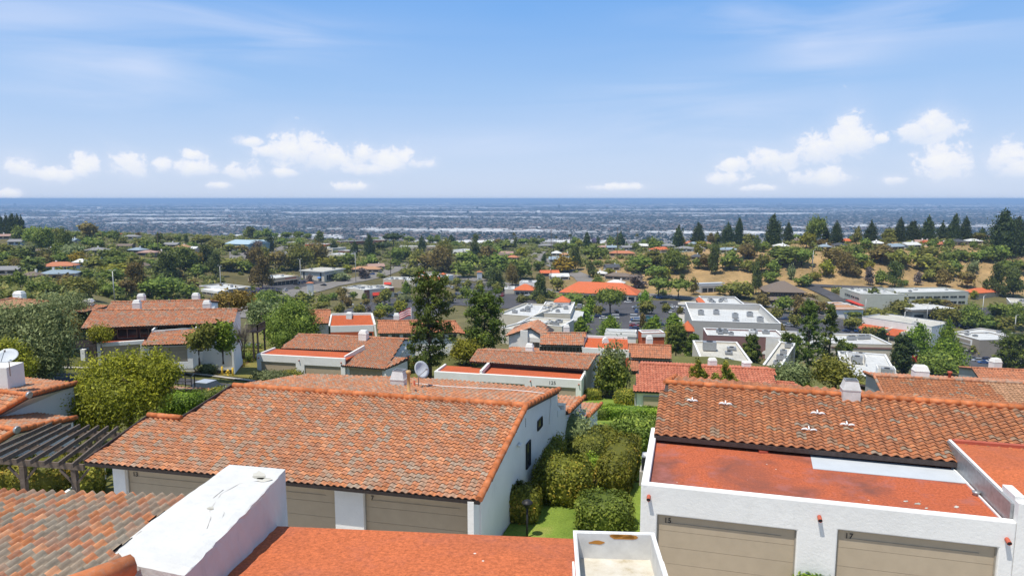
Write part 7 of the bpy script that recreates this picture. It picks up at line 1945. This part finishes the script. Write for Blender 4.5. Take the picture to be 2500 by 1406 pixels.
tree(1142, 830, 884, 76, 'y', 'bright yellow-green bush tree between the two pines', b=P(1140, 888, -12.3), lod=1)
tree(1495, 838, 958, 70, 'g', 'tall leafy willow-like tree right of house 125', b=P(1495, 955, -10.6), lod=1)
b = P(1482, 955, -10.2); custom('tree', 'dark glossy tree with white blooms in front of the leafy willow', 'tree', b, pixel_blobs(b, [(1485, 895, 22, 24, -1), (1478, 920, 22, 18, -1), (1500, 925, 22, 16, -1), (1510, 905, 16, 20, -1)]), 'r', 170, 20, .26, (3, .14, [], (0, 0)), 17)
# ------------------------------------------------------------------ clipped hedges, flowers and small things near the houses
def sq(d, p):
    s = np.sign(d) * np.abs(d) ** p
    return s

def hedge(name, label, cat, c, sx, sy, sz, yaw=0, leaf='hedge', n=4200, size=.085, seed=1, box=.55, group=None, rough=.065):
    """clipped shrub: a rounded block (c = centre of its foot) with a leaf skin that is a little ragged"""
    t = thing(name, Vector(c), label, cat, group)
    g = np.random.default_rng(seed)
    d = g.normal(size=(n, 3)); d /= np.linalg.norm(d, axis=1, keepdims=True)
    s = np.sign(d) * np.abs(d) ** box
    s *= (1 + g.normal(0, rough, n))[:, None]
    lump = np.sin(s[:, 0] * 4 + seed) * np.cos(s[:, 1] * 5) * .055
    s *= (1 + lump)[:, None]
    ax = np.array([sx / 2, sy / 2, sz / 2])
    ca, sa = math.cos(R(yaw)), math.sin(R(yaw)); RM = np.array([[ca, -sa, 0], [sa, ca, 0], [0, 0, 1]])
    Pn = (s * ax) @ RM.T + np.array([c[0], c[1], c[2] + sz * .48])
    nr = (np.sign(d) * np.abs(d) ** .8 / ax) @ RM.T + g.normal(size=(n, 3)) * .55; nr /= np.linalg.norm(nr, axis=1, keepdims=True)
    tt = g.normal(size=(n, 3)); tt -= nr * (tt * nr).sum(1, keepdims=True); tt /= np.linalg.norm(tt, axis=1, keepdims=True)
    bb = np.cross(nr, tt); z = size * g.uniform(.6, 1.5, n)
    a = tt * (z * .75)[:, None]; b = bb * (z * .45)[:, None]
    V = np.stack([Pn - a, Pn - b, Pn + a, Pn + b], 1).reshape(-1, 3); F = np.arange(n * 4).reshape(-1, 4)
    patch = .5 + .25 * np.sin(Pn[:, 0] * 2.1 + seed) * np.sin(Pn[:, 1] * 2.7) + .2 * np.sin(Pn[:, 2] * 4)
    r = (patch + g.normal(0, .22, n)).clip(0, 1)
    rows, cols = 10, 18; cv = []; cf = []
    for i in range(rows + 1):
        th = math.pi * i / rows
        for j in range(cols):
            ph = 2 * math.pi * j / cols; q = np.array([math.sin(th) * math.cos(ph), math.sin(th) * math.sin(ph), math.cos(th)])
            q = np.sign(q) * np.abs(q) ** box * ax * .93; cv.append(RM @ q + np.array([c[0], c[1], c[2] + sz * .48]))
    for i in range(rows):
        for j in range(cols): cf.append((i * cols + j, (i + 1) * cols + j, (i + 1) * cols + (j + 1) % cols, i * cols + (j + 1) % cols))
    V2, F2, r2 = join((V, F, r), (np.array(cv), np.array(cf), np.full(len(cf), .3)))
    obj('foliage', np_mesh('foliage', V2, F2, r2, [M['leaf_' + leaf]]), t)
    return t

def at(px, py, dz=0):
    q = G(px, py); return (q.x, q.y, q.z + dz)
def ft(px, py, d):
    """foot centre of a shrub whose front foot is at this pixel and which is d metres deep"""
    q = G(px, py); v = Vector((q.x, q.y, 0)).normalized(); q = q + v * d * .42
    return (q.x, q.y, T(q.x, q.y) - .05)
YW = -14
hedge('clipped_shrub', 'ball-shaped clipped shrub right behind the black garden lamp', 'shrub', ft(1276, 1282, 1.5), 1.5, 1.5, 1.75, YW, n=5200, seed=1, box=.72)
hedge('clipped_shrub', 'largest rounded clipped shrub in the middle of the gap garden', 'shrub', ft(1374, 1238, 2.2), 2.7, 2.4, 2.2, YW, n=7600, seed=2, box=.66)
hedge('clipped_shrub', 'broad drum-shaped clipped shrub just above the white metal box', 'shrub', ft(1476, 1305, 2.0), 2.35, 2.0, 1.55, YW, n=6800, seed=3, box=.62, leaf='r')
hedge('hedge', 'long loaf-shaped hedge running back along the garage 15 wall', 'hedge', ft(1510, 1214, 5.5), 1.75, 5.6, 2.0, YW - 4, n=11000, seed=4, box=.5)
hedge('hedge', 'upper end of the long hedge below the dark glossy bush', 'hedge', ft(1490, 1125, 3.6), 1.7, 3.6, 1.5, YW - 4, n=6500, seed=5, box=.55)
hedge('shrub', 'dark glossy bush beside the brown roof corner, above the air conditioner', 'shrub', ft(1560, 1112, 3), 3.4, 3.2, 2.3, YW, n=7500, seed=6, box=.75, leaf='r', rough=.10, size=.11)
hedge('shrub', 'leafy shrub mass against the shaded end wall, behind the largest clipped shrub', 'shrub', ft(1330, 1178, 3), 1.7, 4.2, 1.9, YW, n=9500, seed=7, box=.75, leaf='hedge', rough=.13)
hedge('hedge', 'low spreading shrub between the end wall and the long hedge', 'hedge', ft(1432, 1130, 3), 2.2, 4.6, 1.7, YW, n=8000, seed=8, box=.8, leaf='o', rough=.14)
hedge('shrub', 'small dark groundcover mound between the big shrub and the long hedge', 'shrub', ft(1450, 1218, 1), 1.3, 1.4, .7, YW, n=2200, seed=9, box=.9, leaf='r', rough=.12)
hedge('shrub', 'pale grassy tuft between the clipped shrubs', 'shrub', ft(1440, 1165, 1), 1.2, 1.6, 1.1, YW, n=2600, seed=10, box=.9, leaf='s', rough=.2)
hedge('clipped_shrub', 'round shrub at the corner of house 125, left of the lawn path', 'shrub', ft(1446, 979, 1.6), 2.1, 1.8, 1.5, 0, n=2600, seed=11, box=.75, size=.11)
hedge('clipped_shrub', 'round shrub right of the lawn path above the low hedge', 'shrub', ft(1526, 990, 2), 2.4, 2.2, 1.9, 0, n=2800, seed=12, box=.75, size=.11)
hedge('hedge', 'bright green box hedge across the upper lawn', 'hedge', ft(1540, 1028, 1.6), 5.2, 1.5, 1.35, -8, n=5200, seed=13, box=.45, size=.10, leaf='s')
hedge('clipped_shrub', 'small green shrub left of the box hedge', 'shrub', ft(1470, 1027, 1), 1.2, 1.2, 1.2, 0, n=1800, seed=14, box=.7, size=.10, leaf='r')
hedge('shrub', 'low grey-green lavender row in front of the box hedge', 'shrub', ft(1572, 1034, .8), 3.0, .9, .6, -4, n=1500, seed=15, box=.7, size=.09, leaf='olive')
hedge('shrub', 'low flat shrub on the lawn beside the shaded wall', 'shrub', ft(1470, 1070, 1.5), 2.0, 1.6, .9, 0, n=1800, seed=16, box=.8, leaf='o')
# left, under the pergola
hedge('hedge', 'box hedge with rusty tips under the pergola, right part', 'hedge', ft(122, 1207, 2.4), 3.0, 2.4, 1.7, 20, n=7500, seed=17, box=.5, leaf='hedge')
hedge('hedge', 'box hedge with rusty tips under the pergola, cut by the left edge', 'hedge', ft(10, 1200, 2), 2.6, 2.2, 1.5, 20, n=5000, seed=18, box=.55, leaf='hedge')
hedge('shrub', 'small leafy shrub between the pergola post and the garage 13 wall', 'shrub', ft(222, 1212, 1), 1.3, 1.2, 1.5, 0, n=2600, seed=19, box=.75)
hedge('shrub', 'bright green shrub beyond the right pergola post', 'shrub', ft(232, 1165, 1), 1.6, 2.5, .9, 0, n=2200, seed=20, box=.8, leaf='s')
for k, (px, py, w_, h_, lf, lab) in enumerate(((425, 1018, 3.0, 1.3, 's', 'bright leafy shrub right of the yellow-green tree'), (480, 1012, 3.2, 1.2, 'r', 'middle green shrub beyond the left edge of the large roof'), (530, 996, 2.6, 1.0, 'hedge', 'olive shrub against the ridge of the large roof'))):
    q = P(px, py - 30, -.6 - k * .2); hedge('shrub', lab, 'shrub', (q.x, q.y + 1.2, q.z - 1.0), w_, 2.4, h_ + .25, 0, lf, 4200, .10, 30 + k, .8, None, .14)
for k, (px, py, w_, h_, lf, lab) in enumerate(((655, 934, 3.6, 1.9, 'olive', 'feathery shrub showing over the ridge left of the garages'), (705, 925, 2.6, 1.5, 'o', 'dark shrub over the ridge in front of the left garage door'), (1125, 930, 3.4, 1.7, 'olive', 'grassy grey-green shrub over the roof right of the dish'), (1185, 932, 3.2, 1.5, 'olive', 'second grassy shrub over the roof, nearer house 125'), (905, 908, 2.0, 1.3, 'o', 'spiky small shrub in front of the tile-roofed garage'))):
    b = G(px, py); hedge('shrub', lab, 'shrub', (b.x, b.y + 1, b.z - .4), w_ * 1.1, 2.0, h_ * .85, 0, lf, 2600, .15, 40 + k, .9, None, .18)
b = G(985, 912); t = hedge('flowering_bush', 'red flowering bush behind the white chimney of the large roof', 'bush', (b.x, b.y + 1, b.z), 3.4, 2.4, 2.4, 0, 'o', 1600, .14, 50, .85, None, .15)
def petals(parent, c, rx, ry, rz, n, mat, seed, size=.07):
    g = np.random.default_rng(seed); d = g.normal(size=(n, 3)); d /= np.linalg.norm(d, axis=1, keepdims=True); d[:, 2] = np.abs(d[:, 2])
    V, F, r = leaf_cloud([(c[0], c[1], c[2], rx, ry, rz)], n, 4, size, seed, .05, .92, 1.0, .8)
    obj('flowers', np_mesh('flowers', V, F, r, [M[mat]]), parent)
petals(t, (b.x, b.y + 1, b.z + 1.6), 1.7, 1.2, 1.0, 110, 'petal_red', 1, .16)
# rose and hibiscus bush at the end wall
b = G(1372, 1120); bb_ = (b.x + .3, b.y + 1.0, b.z)
t = hedge('flowering_bush', 'tall loose flowering bush with pink roses against the shaded end wall', 'bush', bb_, 3.0, 3.0, 2.6, YW, 'olive', 4200, .09, 51, .95, None, .22)
petals(t, (bb_[0], bb_[1], bb_[2] + 1.9), 1.4, 1.4, 1.2, 26, 'petal_pink', 2, .10)
b = G(1330, 1120); t = hedge('flowering_bush', 'bright green hibiscus with orange flowers under the wall window', 'bush', (b.x, b.y + .6, b.z), 1.6, 2.2, 2.9, YW, 's', 4200, .10, 52, .8, None, .14)
petals(t, (b.x + .2, b.y + .2, b.z + 2.0), .85, 1.0, .9, 18, 'petal_orange', 3, .10)
hedge('shrub', 'clipped bush top showing at the bottom edge between garages 15 and 17', 'shrub', (P(1985, 1440, .2).x, P(1985, 1440, .2).y, -.3), 1.3, 1.0, 1.1, YW, 's', 2200, .07, 53, .7)
b = P(856, 1300, .2); t = hedge('flowering_bush', 'yellow and white flower clump in front of the stucco pier between two garages', 'bush', (b.x, b.y, -.3), .9, .6, .9, YW, 'o', 700, .07, 54, .9, None, .2)
petals(t, (b.x - .25, b.y - .1, .45), .3, .25, .25, 26, 'petal_white', 4, .08); petals(t, (b.x + .2, b.y, .75), .3, .2, .35, 14, 'petal_orange', 5, .06)
# planting along the road in front of the long white house
for k, (px, py, w_, h_, lf, lab) in enumerate(((462, 905, 2.6, 1.1, 's', 'spiky green agave clump at the kerb, left one'), (500, 912, 2.3, 1.2, 'g', 'grey-green shrub at the kerb right of the agave'), (535, 885, 2.4, 1.1, 's', 'bright green shrub by the white gate wall'), (565, 895, 2.6, 1.0, 'y', 'yellow-green agave row above the fire hydrant'), (590, 885, 2.8, 1.5, 'r', 'green shrub mass on the slope left of the garages'), (612, 880, 2.4, 1.6, 'o', 'rusty shrub touching the white garage corner'), (575, 868, 2.2, 1.0, 'r', 'low shrub under the bare twiggy tree'))):
    b = G(px, py); hedge('shrub', lab, 'shrub', (b.x, b.y + .6, b.z - .1), w_, w_ * .75, h_, 0, {'g': 'olive'}.get(lf, lf), 1500, .16, 60 + k, .85, None, .2)
b = G(615, 850); t = hedge('flowering_bush', 'violet agapanthus bed below the timber deck', 'bush', (b.x, b.y, b.z - .1), 3.6, 2.6, 1.0, 0, 'r', 1500, .13, 70, .8, None, .15)
petals(t, (b.x, b.y, b.z + .6), 1.7, 1.2, .6, 50, 'petal_violet', 6, .13)
# junipers that stand up in front of the pink-red roof
for k, (px, top, w_, lab) in enumerate(((1708, 886, 1.9, 'spiky brown-green juniper over the brown ridge, left one'), (1775, 892, 2.5, 'spiky brown-green juniper over the brown ridge, broader right one'))):
    b = P(px, 960, -3.3); b.y += 1; g = random.Random(k); sc = proj(b)[2] / FPX; h = (955 - top) * sc + .6
    B = []
    for q in range(16):
        x = g.uniform(-.5, .5) * w_; hh = h * (1 - .55 * abs(x) / w_ * 2) * g.uniform(.75, 1)
        for z in range(4): B.append((x, g.uniform(-.5, .5), hh * (.3 + .22 * z), .17, .17, .26))
    custom('juniper', lab, 'shrub', b - Vector((0, 0, .3)), B, 'rust' if k == 5 else 'hedge', 420, 14, .10, (h * .4, .08, [], (0, 0)), 80 + k, .5, .3, .4)

# lamp, air conditioners, hydrant, posts, flag
q = P(1287, 1310, -.25); lp = thing('garden_lamp', q, 'black garden lamp post beside the ball-shaped shrub', 'lamp')
sc = proj(q)[2] / FPX; h = (1310 - 1243) * sc / .9
mb = MB(); mb.tube([q - Vector((0, 0, .3)), q + Vector((0, 0, h))], .045, 10); mb.build('post', M['black'], lp)
mb = MB(); mb.lathe(q, [(.05, h), (.10, h + .02), (.17, h + .2), (.24, h + .21), (.23, h + .26), (.08, h + .36), (.0, h + .37)], 12); mb.build('lamp_head', M['black'], lp)
def aircon(px, py, s, label, z=None):
    b = G(px, py) if z is None else P(px, py, z); t = thing('air_conditioner', b, label, 'air conditioner', 'air conditioners')
    c, s_ = math.cos(R(-15)), math.sin(R(-15)); Mx = Matrix.Translation(b) @ Matrix.Rotation(R(-15), 4, 'Z')
    mb = MB(); mb.box(-.55 * s, .55 * s, -.55 * s, .55 * s, -.6, .1, Mx); mb.build('plinth', M['concrete'], t)
    mb = MB(); mb.box(-.45 * s, .45 * s, -.45 * s, .45 * s, .1, 1.1 * s, Mx)
    for k in range(9): mb.box(-.43 * s, .43 * s, -.47 * s, -.451 * s, .2 + k * .09 * s, .25 + k * .09 * s, Mx, .5, 1)
    mb.build('casing', [M['metalgrey'], M['black']], t)
    mb = MB(); mb.lathe(b, [(.38 * s, 1.1 * s), (.4 * s, 1.16 * s), (.3 * s, 1.16 * s), (.02, 1.12 * s)], 16); mb.build('fan_guard', M['metalwhite'], t)
aircon(1584, 1150, .75, 'grey air conditioner unit on the left side of garage 15', .9)
aircon(1461, 950, 1.1, 'dark air conditioner unit on the right side wall of house 125')
q = G(557, 918); hy = thing('fire_hydrant', q, 'yellow fire hydrant between two yellow posts on the verge', 'fire hydrant')
mb = MB(); mb.lathe(q, [(.2, -.2), (.2, .05), (.14, .08), (.14, .65), (.19, .66), (.17, .78), (.05, .9), (0, .91)], 12); mb.build('barrel', M['yellow'], hy)
mb = MB(); mb.tube([q + Vector((-.28, 0, .5)), q + Vector((.28, 0, .5))], .09, 8); mb.build('nozzle', M['yellow'], hy)
for px, py, lab in ((543, 916, 'yellow bollard left of the fire hydrant'), (569, 919, 'yellow bollard right of the fire hydrant')):
    q = G(px, py); mb = MB(); mb.tube([q - Vector((0, 0, .3)), q + Vector((0, 0, 1.15)), q + Vector((0, 0, 1.2))], [.13, .13, .06], 10); o = mb.build('bollard', M['yellow']); tag(o, lab, 'bollard', 'yellow bollards')
q = P(452, 955, -3.0); rk = thing('metal_rack', q, 'black tubular rack beside the road right of the yellow-green tree', 'rack')
mb = MB(); h = 1.3
for dx in (-.6, .6): mb.tube([q + Vector((dx, 0, -1)), q + Vector((dx, 0, h)), q + Vector((dx * .7, 1.0, h + .05)), q + Vector((dx * .7, 1.0, -1))], .05, 6)
for z in (.4, .9, h): mb.tube([q + Vector((-.6, 0, z)), q + Vector((.6, 0, z))], .045, 6)
mb.build('frame', M['black'], rk)
q = P(968, 800, -9.0); q = Vector((q.x + 1.2, q.y + 4, -12)); fl = thing('flag', q, 'red and white striped flag on a pole behind the tile-roofed row', 'flag')
mb = MB(); top = PY(982, 758, q.y); mb.tube([Vector((q.x + .9, q.y, -13)), Vector((q.x + .9, q.y, top.z + .6))], .05, 6); mb.build('pole', M['pole'], fl)
for k in range(7):
    V = []; 
    for i in range(9):
        t_ = i / 8; x = q.x + .85 - t_ * 2.4; zz = top.z + .4 - t_ * t_ * 1.1 + .08 * math.sin(t_ * 9); y = q.y + .12 * math.sin(t_ * 8)
        V += [(x, y, zz - k * .2), (x, y, zz - (k + 1) * .2)]
    mb = MB(); mb.add(V, [(2 * i, 2 * i + 1, 2 * i + 3, 2 * i + 2) for i in range(8)]); mb.build('stripe', M['flagred'] if k % 2 == 0 else M['trimwhite'], fl)
# ------------------------------------------------------------------ labels that tell look-alikes apart by what stands next to them
MARKS = [('pale blue hall', 590, 590), ('two-storey sage office', 2210, 722), ('dark timber pavilion', 1915, 705), ('large white-roofed store', 1795, 775), ('long orange roof', 1465, 712), ('white bank', 780, 675), ('two-turret restaurant', 1055, 670), ('tan shop strip', 690, 690),
 ('red-awning shop', 915, 710), ('road bend', 1425, 692), ('rust-red left house', 140, 655), ('blue-grey left house', 140, 678), ('mauve shop', 1800, 828), ('long white townhouse', 400, 790), ('grey red-awning store', 2410, 830), ('left skyline conifers', 40, 560),
 ('white-walled hall', 2190, 790), ('beige pavilion', 2270, 755), ('tan-skirted hall', 2055, 752), ('golden tree', 1377, 645), ('long school block', 870, 590), ('solar-dark house', 2345, 592), ('orange hill house', 1620, 612), ('dry slope', 2050, 665), ('turret shop', 1355, 760), ('big right-edge conifers', 2450, 580),
 ('umbrella pines', 960, 590), ('petrol station', 520, 700), ('airfield', 1190, 590), ('jacarandas', 645, 712), ('round dark tree', 715, 790), ('tall ridge conifer', 1890, 560), ('ridge conifer pair', 1795, 575), ('brown skyline tree', 218, 565), ('street sign tower', 758, 710), ('ridge conifer trio', 2270, 560), ('central car park tree', 1490, 735)]
def rel(px, py, m):
    dx, dy = px - m[1], py - m[2]
    if abs(dx) > 1.6 * abs(dy): return 'right of' if dx > 0 else 'left of'
    return 'above' if dy < 0 else 'below'
NUM = ['first', 'second', 'third', 'fourth', 'fifth', 'sixth', 'seventh', 'eighth', 'ninth', 'tenth', 'eleventh', 'twelfth']
pool = {}
for o, desc, px, py in AUTO:
    m = min(MARKS, key=lambda q: math.hypot(px - q[1], (py - q[2]) * 1.6))
    pool.setdefault((desc, rel(px, py, m), m[0]), []).append((px, py, o))
for (desc, r_, mk), L_ in pool.items():
    L_.sort(key=lambda e: (e[0], e[1]))
    for i, (px, py, o) in enumerate(L_):
        base = '%s %s the %s' % (desc, r_, mk)
        if len(L_) == 1: o['label'] = base
        elif len(L_) == 2: o['label'] = ('%s one, ' % ('left' if i == 0 else 'right')).strip() + ' ' + base
        else: o['label'] = '%s, %s from left of %d' % (base, NUM[min(i, 11)], len(L_))
        if len(L_) == 2: o['label'] = '%s, the %s of two' % (base, 'left' if i == 0 else 'right')
# ------------------------------------------------------------------ sky, sun, haze, camera
SUN = Vector((-.27, -.245, .93)).normalized()
w = D.worlds.new('World'); SC.world = w; w.use_nodes = True
nt = w.node_tree; N = nt.nodes; Lk = nt.links
for x in list(N): N.remove(x)
out = N.new('ShaderNodeOutputWorld'); bg = N.new('ShaderNodeBackground')
sky = N.new('ShaderNodeTexSky'); sky.sky_type = 'NISHITA'; sky.sun_disc = False
sky.sun_elevation = math.asin(SUN.z); sky.sun_rotation = math.atan2(SUN.x, SUN.y)
sky.altitude = 250; sky.air_density = 1.0; sky.dust_density = .6; sky.ozone_density = 2.2
SKY_STRENGTH = .11
bg.inputs['Strength'].default_value = SKY_STRENGTH
def wm(op, a, b=0.0, clamp=False):
    x = N.new('ShaderNodeMath'); x.operation = op; x.use_clamp = clamp
    for k, v in enumerate((a, b)):
        if isinstance(v, (int, float)): x.inputs[k].default_value = v
        else: Lk.new(v, x.inputs[k])
    return x.outputs[0]
tc = N.new('ShaderNodeTexCoord'); sp = N.new('ShaderNodeSeparateXYZ'); Lk.new(tc.outputs['Generated'], sp.inputs[0])
X, Yv, Z = sp.outputs
hx = wm('ARCTAN2', X, Yv)
el = wm('ARCSINE', Z)
def skypos(px, py):
    d = ray(px, py).normalized(); return math.atan2(d.x, d.y), math.asin(d.z)
cv = N.new('ShaderNodeCombineXYZ'); Lk.new(hx, cv.inputs[0]); Lk.new(wm('MULTIPLY', el, 1.5), cv.inputs[1])
def wnoise(scale, detail, rough, dist=0, vec=None):
    x = N.new('ShaderNodeTexNoise'); x.inputs['Scale'].default_value = scale; x.inputs['Detail'].default_value = detail
    x.inputs['Roughness'].default_value = rough; x.inputs['Distortion'].default_value = dist
    Lk.new(vec if vec is not None else cv.outputs[0], x.inputs['Vector']); return x.outputs['Fac']
wv = N.new('ShaderNodeCombineXYZ'); Lk.new(hx, wv.inputs[0]); Lk.new(wm('MULTIPLY', el, 1.15), wv.inputs[1])
puff = wnoise(58, 10, .62, .35, wv.outputs[0]); lump = wnoise(19, 5, .55, .3, wv.outputs[0])
# cumulus: each one a soft mound in azimuth and elevation (rounded top, flat base), broken up by noise
CL = [(50, 412, 48, 28), (130, 428, 60, 18), (212, 405, 34, 26), (312, 405, 52, 30), (395, 405, 28, 18), (478, 380, 30, 14), (480, 412, 62, 20), (596, 420, 56, 22), (535, 452, 28, 11), (690, 422, 40, 12),
      (725, 372, 72, 52), (800, 388, 80, 34), (890, 380, 42, 28), (958, 394, 60, 32), (1020, 400, 40, 16), (905, 414, 70, 15), (860, 456, 44, 12), (612, 347, 36, 12), (20, 474, 34, 14), (660, 372, 40, 16),
      (1790, 405, 42, 20), (1900, 392, 80, 32), (1990, 370, 70, 40), (2070, 335, 52, 50), (2090, 345, 46, 34), (1778, 438, 48, 17), (2000, 432, 80, 22), (1850, 460, 50, 10), (2285, 306, 66, 38), (2240, 325, 44, 24), (2310, 410, 76, 44), (2450, 390, 66, 32), (2480, 410, 50, 22), (2185, 440, 34, 12), (1500, 458, 70, 10), (2150, 340, 20, 12)]
tot = sw = st_ = None
for (px, py, sx, sy) in CL:
    a0, e0 = skypos(px, py); kx = 1 / (sx / FPX * math.cos(math.atan((px - 1250) / FPX)) ** 2); ku = 1 / (sy / FPX)
    da = wm('MULTIPLY', wm('SUBTRACT', hx, a0), kx)
    dn_ = wm('MULTIPLY', wm('SUBTRACT', el, e0), ku)
    dz_ = wm('MAXIMUM', dn_, wm('MULTIPLY', dn_, -1.25))
    gv = wm('POWER', 2.718, wm('MULTIPLY', wm('ADD', wm('MULTIPLY', da, da), wm('MULTIPLY', dz_, dz_)), -.62))
    g2_ = wm('MULTIPLY', gv, gv); h2_ = wm('MULTIPLY', g2_, dn_)
    tot = gv if tot is None else wm('MAXIMUM', tot, gv)
    sw = g2_ if sw is None else wm('ADD', sw, g2_); st_ = h2_ if st_ is None else wm('ADD', st_, h2_)
rise = wm('DIVIDE', st_, wm('ADD', sw, 1e-5))            # -1 at a cloud's base, +1 at its top
dens = wm('ADD', tot, wm('ADD', wm('MULTIPLY', wm('SUBTRACT', puff, .5), 1.55), wm('MULTIPLY', wm('SUBTRACT', lump, .5), 1.15)))
alpha = N.new('ShaderNodeMapRange'); alpha.interpolation_type = 'SMOOTHSTEP'
alpha.inputs[1].default_value = .44; alpha.inputs[2].default_value = .80
Lk.new(dens, alpha.inputs[0])
# thin cirrus streaks
ci = N.new('ShaderNodeMapping'); ci.inputs['Scale'].default_value = (1.0, 5.5, 1); ci.inputs['Rotation'].default_value = (0, 0, R(-7)); Lk.new(cv.outputs[0], ci.inputs['Vector'])
cirn = wnoise(2.2, 5, .5, .9, ci.outputs['Vector'])
WISP = [(270, 200, 170, 42), (200, 60, 330, 60), (560, 70, 220, 34), (1700, 255, 230, 48), (1640, 310, 120, 30), (1900, 20, 180, 22), (1830, 78, 90, 16), (2400, 30, 200, 40), (1220, 345, 200, 28), (2030, 120, 110, 40), (1900, 350, 160, 12)]
ws = None
for (px, py, sx, sy) in WISP:
    a0, e0 = skypos(px, py)
    da = wm('MULTIPLY', wm('SUBTRACT', hx, a0), FPX / sx); de = wm('MULTIPLY', wm('SUBTRACT', el, e0), FPX / sy)
    gv = wm('POWER', 2.718, wm('MULTIPLY', wm('ADD', wm('MULTIPLY', da, da), wm('MULTIPLY', de, de)), -.8))
    ws = gv if ws is None else wm('ADD', ws, gv)
cir = N.new('ShaderNodeMapRange'); cir.inputs[1].default_value = .38; cir.inputs[2].default_value = .75; cir.inputs[4].default_value = .50
Lk.new(cirn, cir.inputs[0])
veil = wm('MULTIPLY', cir.outputs[0], wm('MINIMUM', wm('ADD', ws, .10), 1.0))
k1 = 1 / SKY_STRENGTH
# colour grade of the clear sky: deeper blue overhead, pale near the horizon
hs = N.new('ShaderNodeHueSaturation'); hs.inputs['Saturation'].default_value = 1.0; hs.inputs['Value'].default_value = 1.0
Lk.new(sky.outputs['Color'], hs.inputs['Color'])
def wmix(a, b, f):
    x = N.new('ShaderNodeMixRGB')
    for s, v in (('Color1', a), ('Color2', b), ('Fac', f)):
        if isinstance(v, tuple): x.inputs[s].default_value = (*v, 1)
        elif isinstance(v, (int, float)): x.inputs[s].default_value = v
        else: Lk.new(v, x.inputs[s])
    return x.outputs['Color']
gr = N.new('ShaderNodeValToRGB'); E_ = gr.color_ramp.elements
STOPS = [(0.0, (.62, .73, .95)), (.06, (.55, .69, .95)), (.15, (.36, .58, .94)), (.26, (.20, .46, .93)), (.45, (.20, .38, .70)), (1, (.19, .29, .47))]
while len(E_) < len(STOPS): E_.new(.5)
for e_, (p_, c_) in zip(E_, STOPS): e_.position = p_; e_.color = (*[min(1, x) for x in c_], 1)
Lk.new(wm('MAXIMUM', Z, 0.0), gr.inputs['Fac'])
gs = N.new('ShaderNodeVectorMath'); gs.operation = 'SCALE'; gs.inputs['Scale'].default_value = k1 * .90; Lk.new(gr.outputs['Color'], gs.inputs[0])
SKYCOL = wmix(hs.outputs['Color'], gs.outputs[0], .85)
c = wmix(SKYCOL, tuple(x * k1 for x in (.74, .78, .92)), veil)
shade = N.new('ShaderNodeMapRange'); shade.inputs[1].default_value = .45; shade.inputs[2].default_value = 1.1; Lk.new(dens, shade.inputs[0])
white = wmix(tuple(x * k1 for x in (.74, .78, .90)), tuple(x * k1 for x in (.86, .865, .875)), shade.outputs[0])
soft = N.new('ShaderNodeMapRange'); soft.interpolation_type = 'SMOOTHSTEP'; soft.inputs[1].default_value = .02; soft.inputs[2].default_value = .9; soft.inputs[4].default_value = .26
Lk.new(wm('ADD', tot, wm('MULTIPLY', wm('SUBTRACT', lump, .5), .7)), soft.inputs[0])
c = wmix(c, tuple(x * k1 for x in (.76, .79, .90)), soft.outputs[0])
fade = N.new('ShaderNodeMapRange'); fade.interpolation_type = 'SMOOTHSTEP'; fade.inputs[1].default_value = -1.15; fade.inputs[2].default_value = .55; fade.inputs[3].default_value = .10; fade.inputs[4].default_value = .92
Lk.new(wm('ADD', rise, wm('MULTIPLY', wm('SUBTRACT', lump, .5), 1.2)), fade.inputs[0])
c = wmix(c, white, wm('MULTIPLY', alpha.outputs[0], fade.outputs[0]))
Lk.new(c, bg.inputs['Color']); Lk.new(bg.outputs[0], out.inputs['Surface'])

sl = D.lights.new('sun', 'SUN'); sl.energy = 4.7; sl.angle = R(.5); sl.color = (1, .94, .84)
so = D.objects.new('sun', sl); COL.objects.link(so)
so.rotation_euler = (-SUN).to_track_quat('-Z', 'Y').to_euler(); so.location = (0, 0, 200)

if HAZE:
    mb = MB(); mb.box(-90000, 90000, -120, 92000, -172, 24)
    hz = Nd('haze_air'); hz.n.remove(hz.bsdf)
    pv = hz.new('ShaderNodeVolumePrincipled'); pv.inputs['Color'].default_value = (.42, .64, .96, 1); pv.inputs['Density'].default_value = HAZE
    pv.inputs['Anisotropy'].default_value = 0.0
    hz.link(pv.outputs[0], hz.n['Material Output'].inputs['Volume'])
    struct(mb.build('haze', hz.mat), 'stuff')

cam = D.cameras.new('camera'); cam.sensor_width = 36; cam.lens = 36 * FPX / 2500; cam.clip_start = .5; cam.clip_end = 200000
co = D.objects.new('camera', cam); COL.objects.link(co); co.location = (0, 0, CAM_H); co.rotation_euler = (R(90) - PITCH, 0, 0)
SC.camera = co
SC.view_settings.view_transform = 'Standard'; SC.view_settings.look = 'None'; SC.view_settings.exposure = EXPOSURE; SC.view_settings.gamma = 1
SC.cycles.max_bounces = 6; SC.cycles.diffuse_bounces = 3; SC.cycles.glossy_bounces = 2; SC.cycles.transmission_bounces = 2; SC.cycles.volume_bounces = 0; SC.cycles.transparent_max_bounces = 4
SC.cycles.use_denoising = True
SC.cycles.sample_clamp_indirect = 6
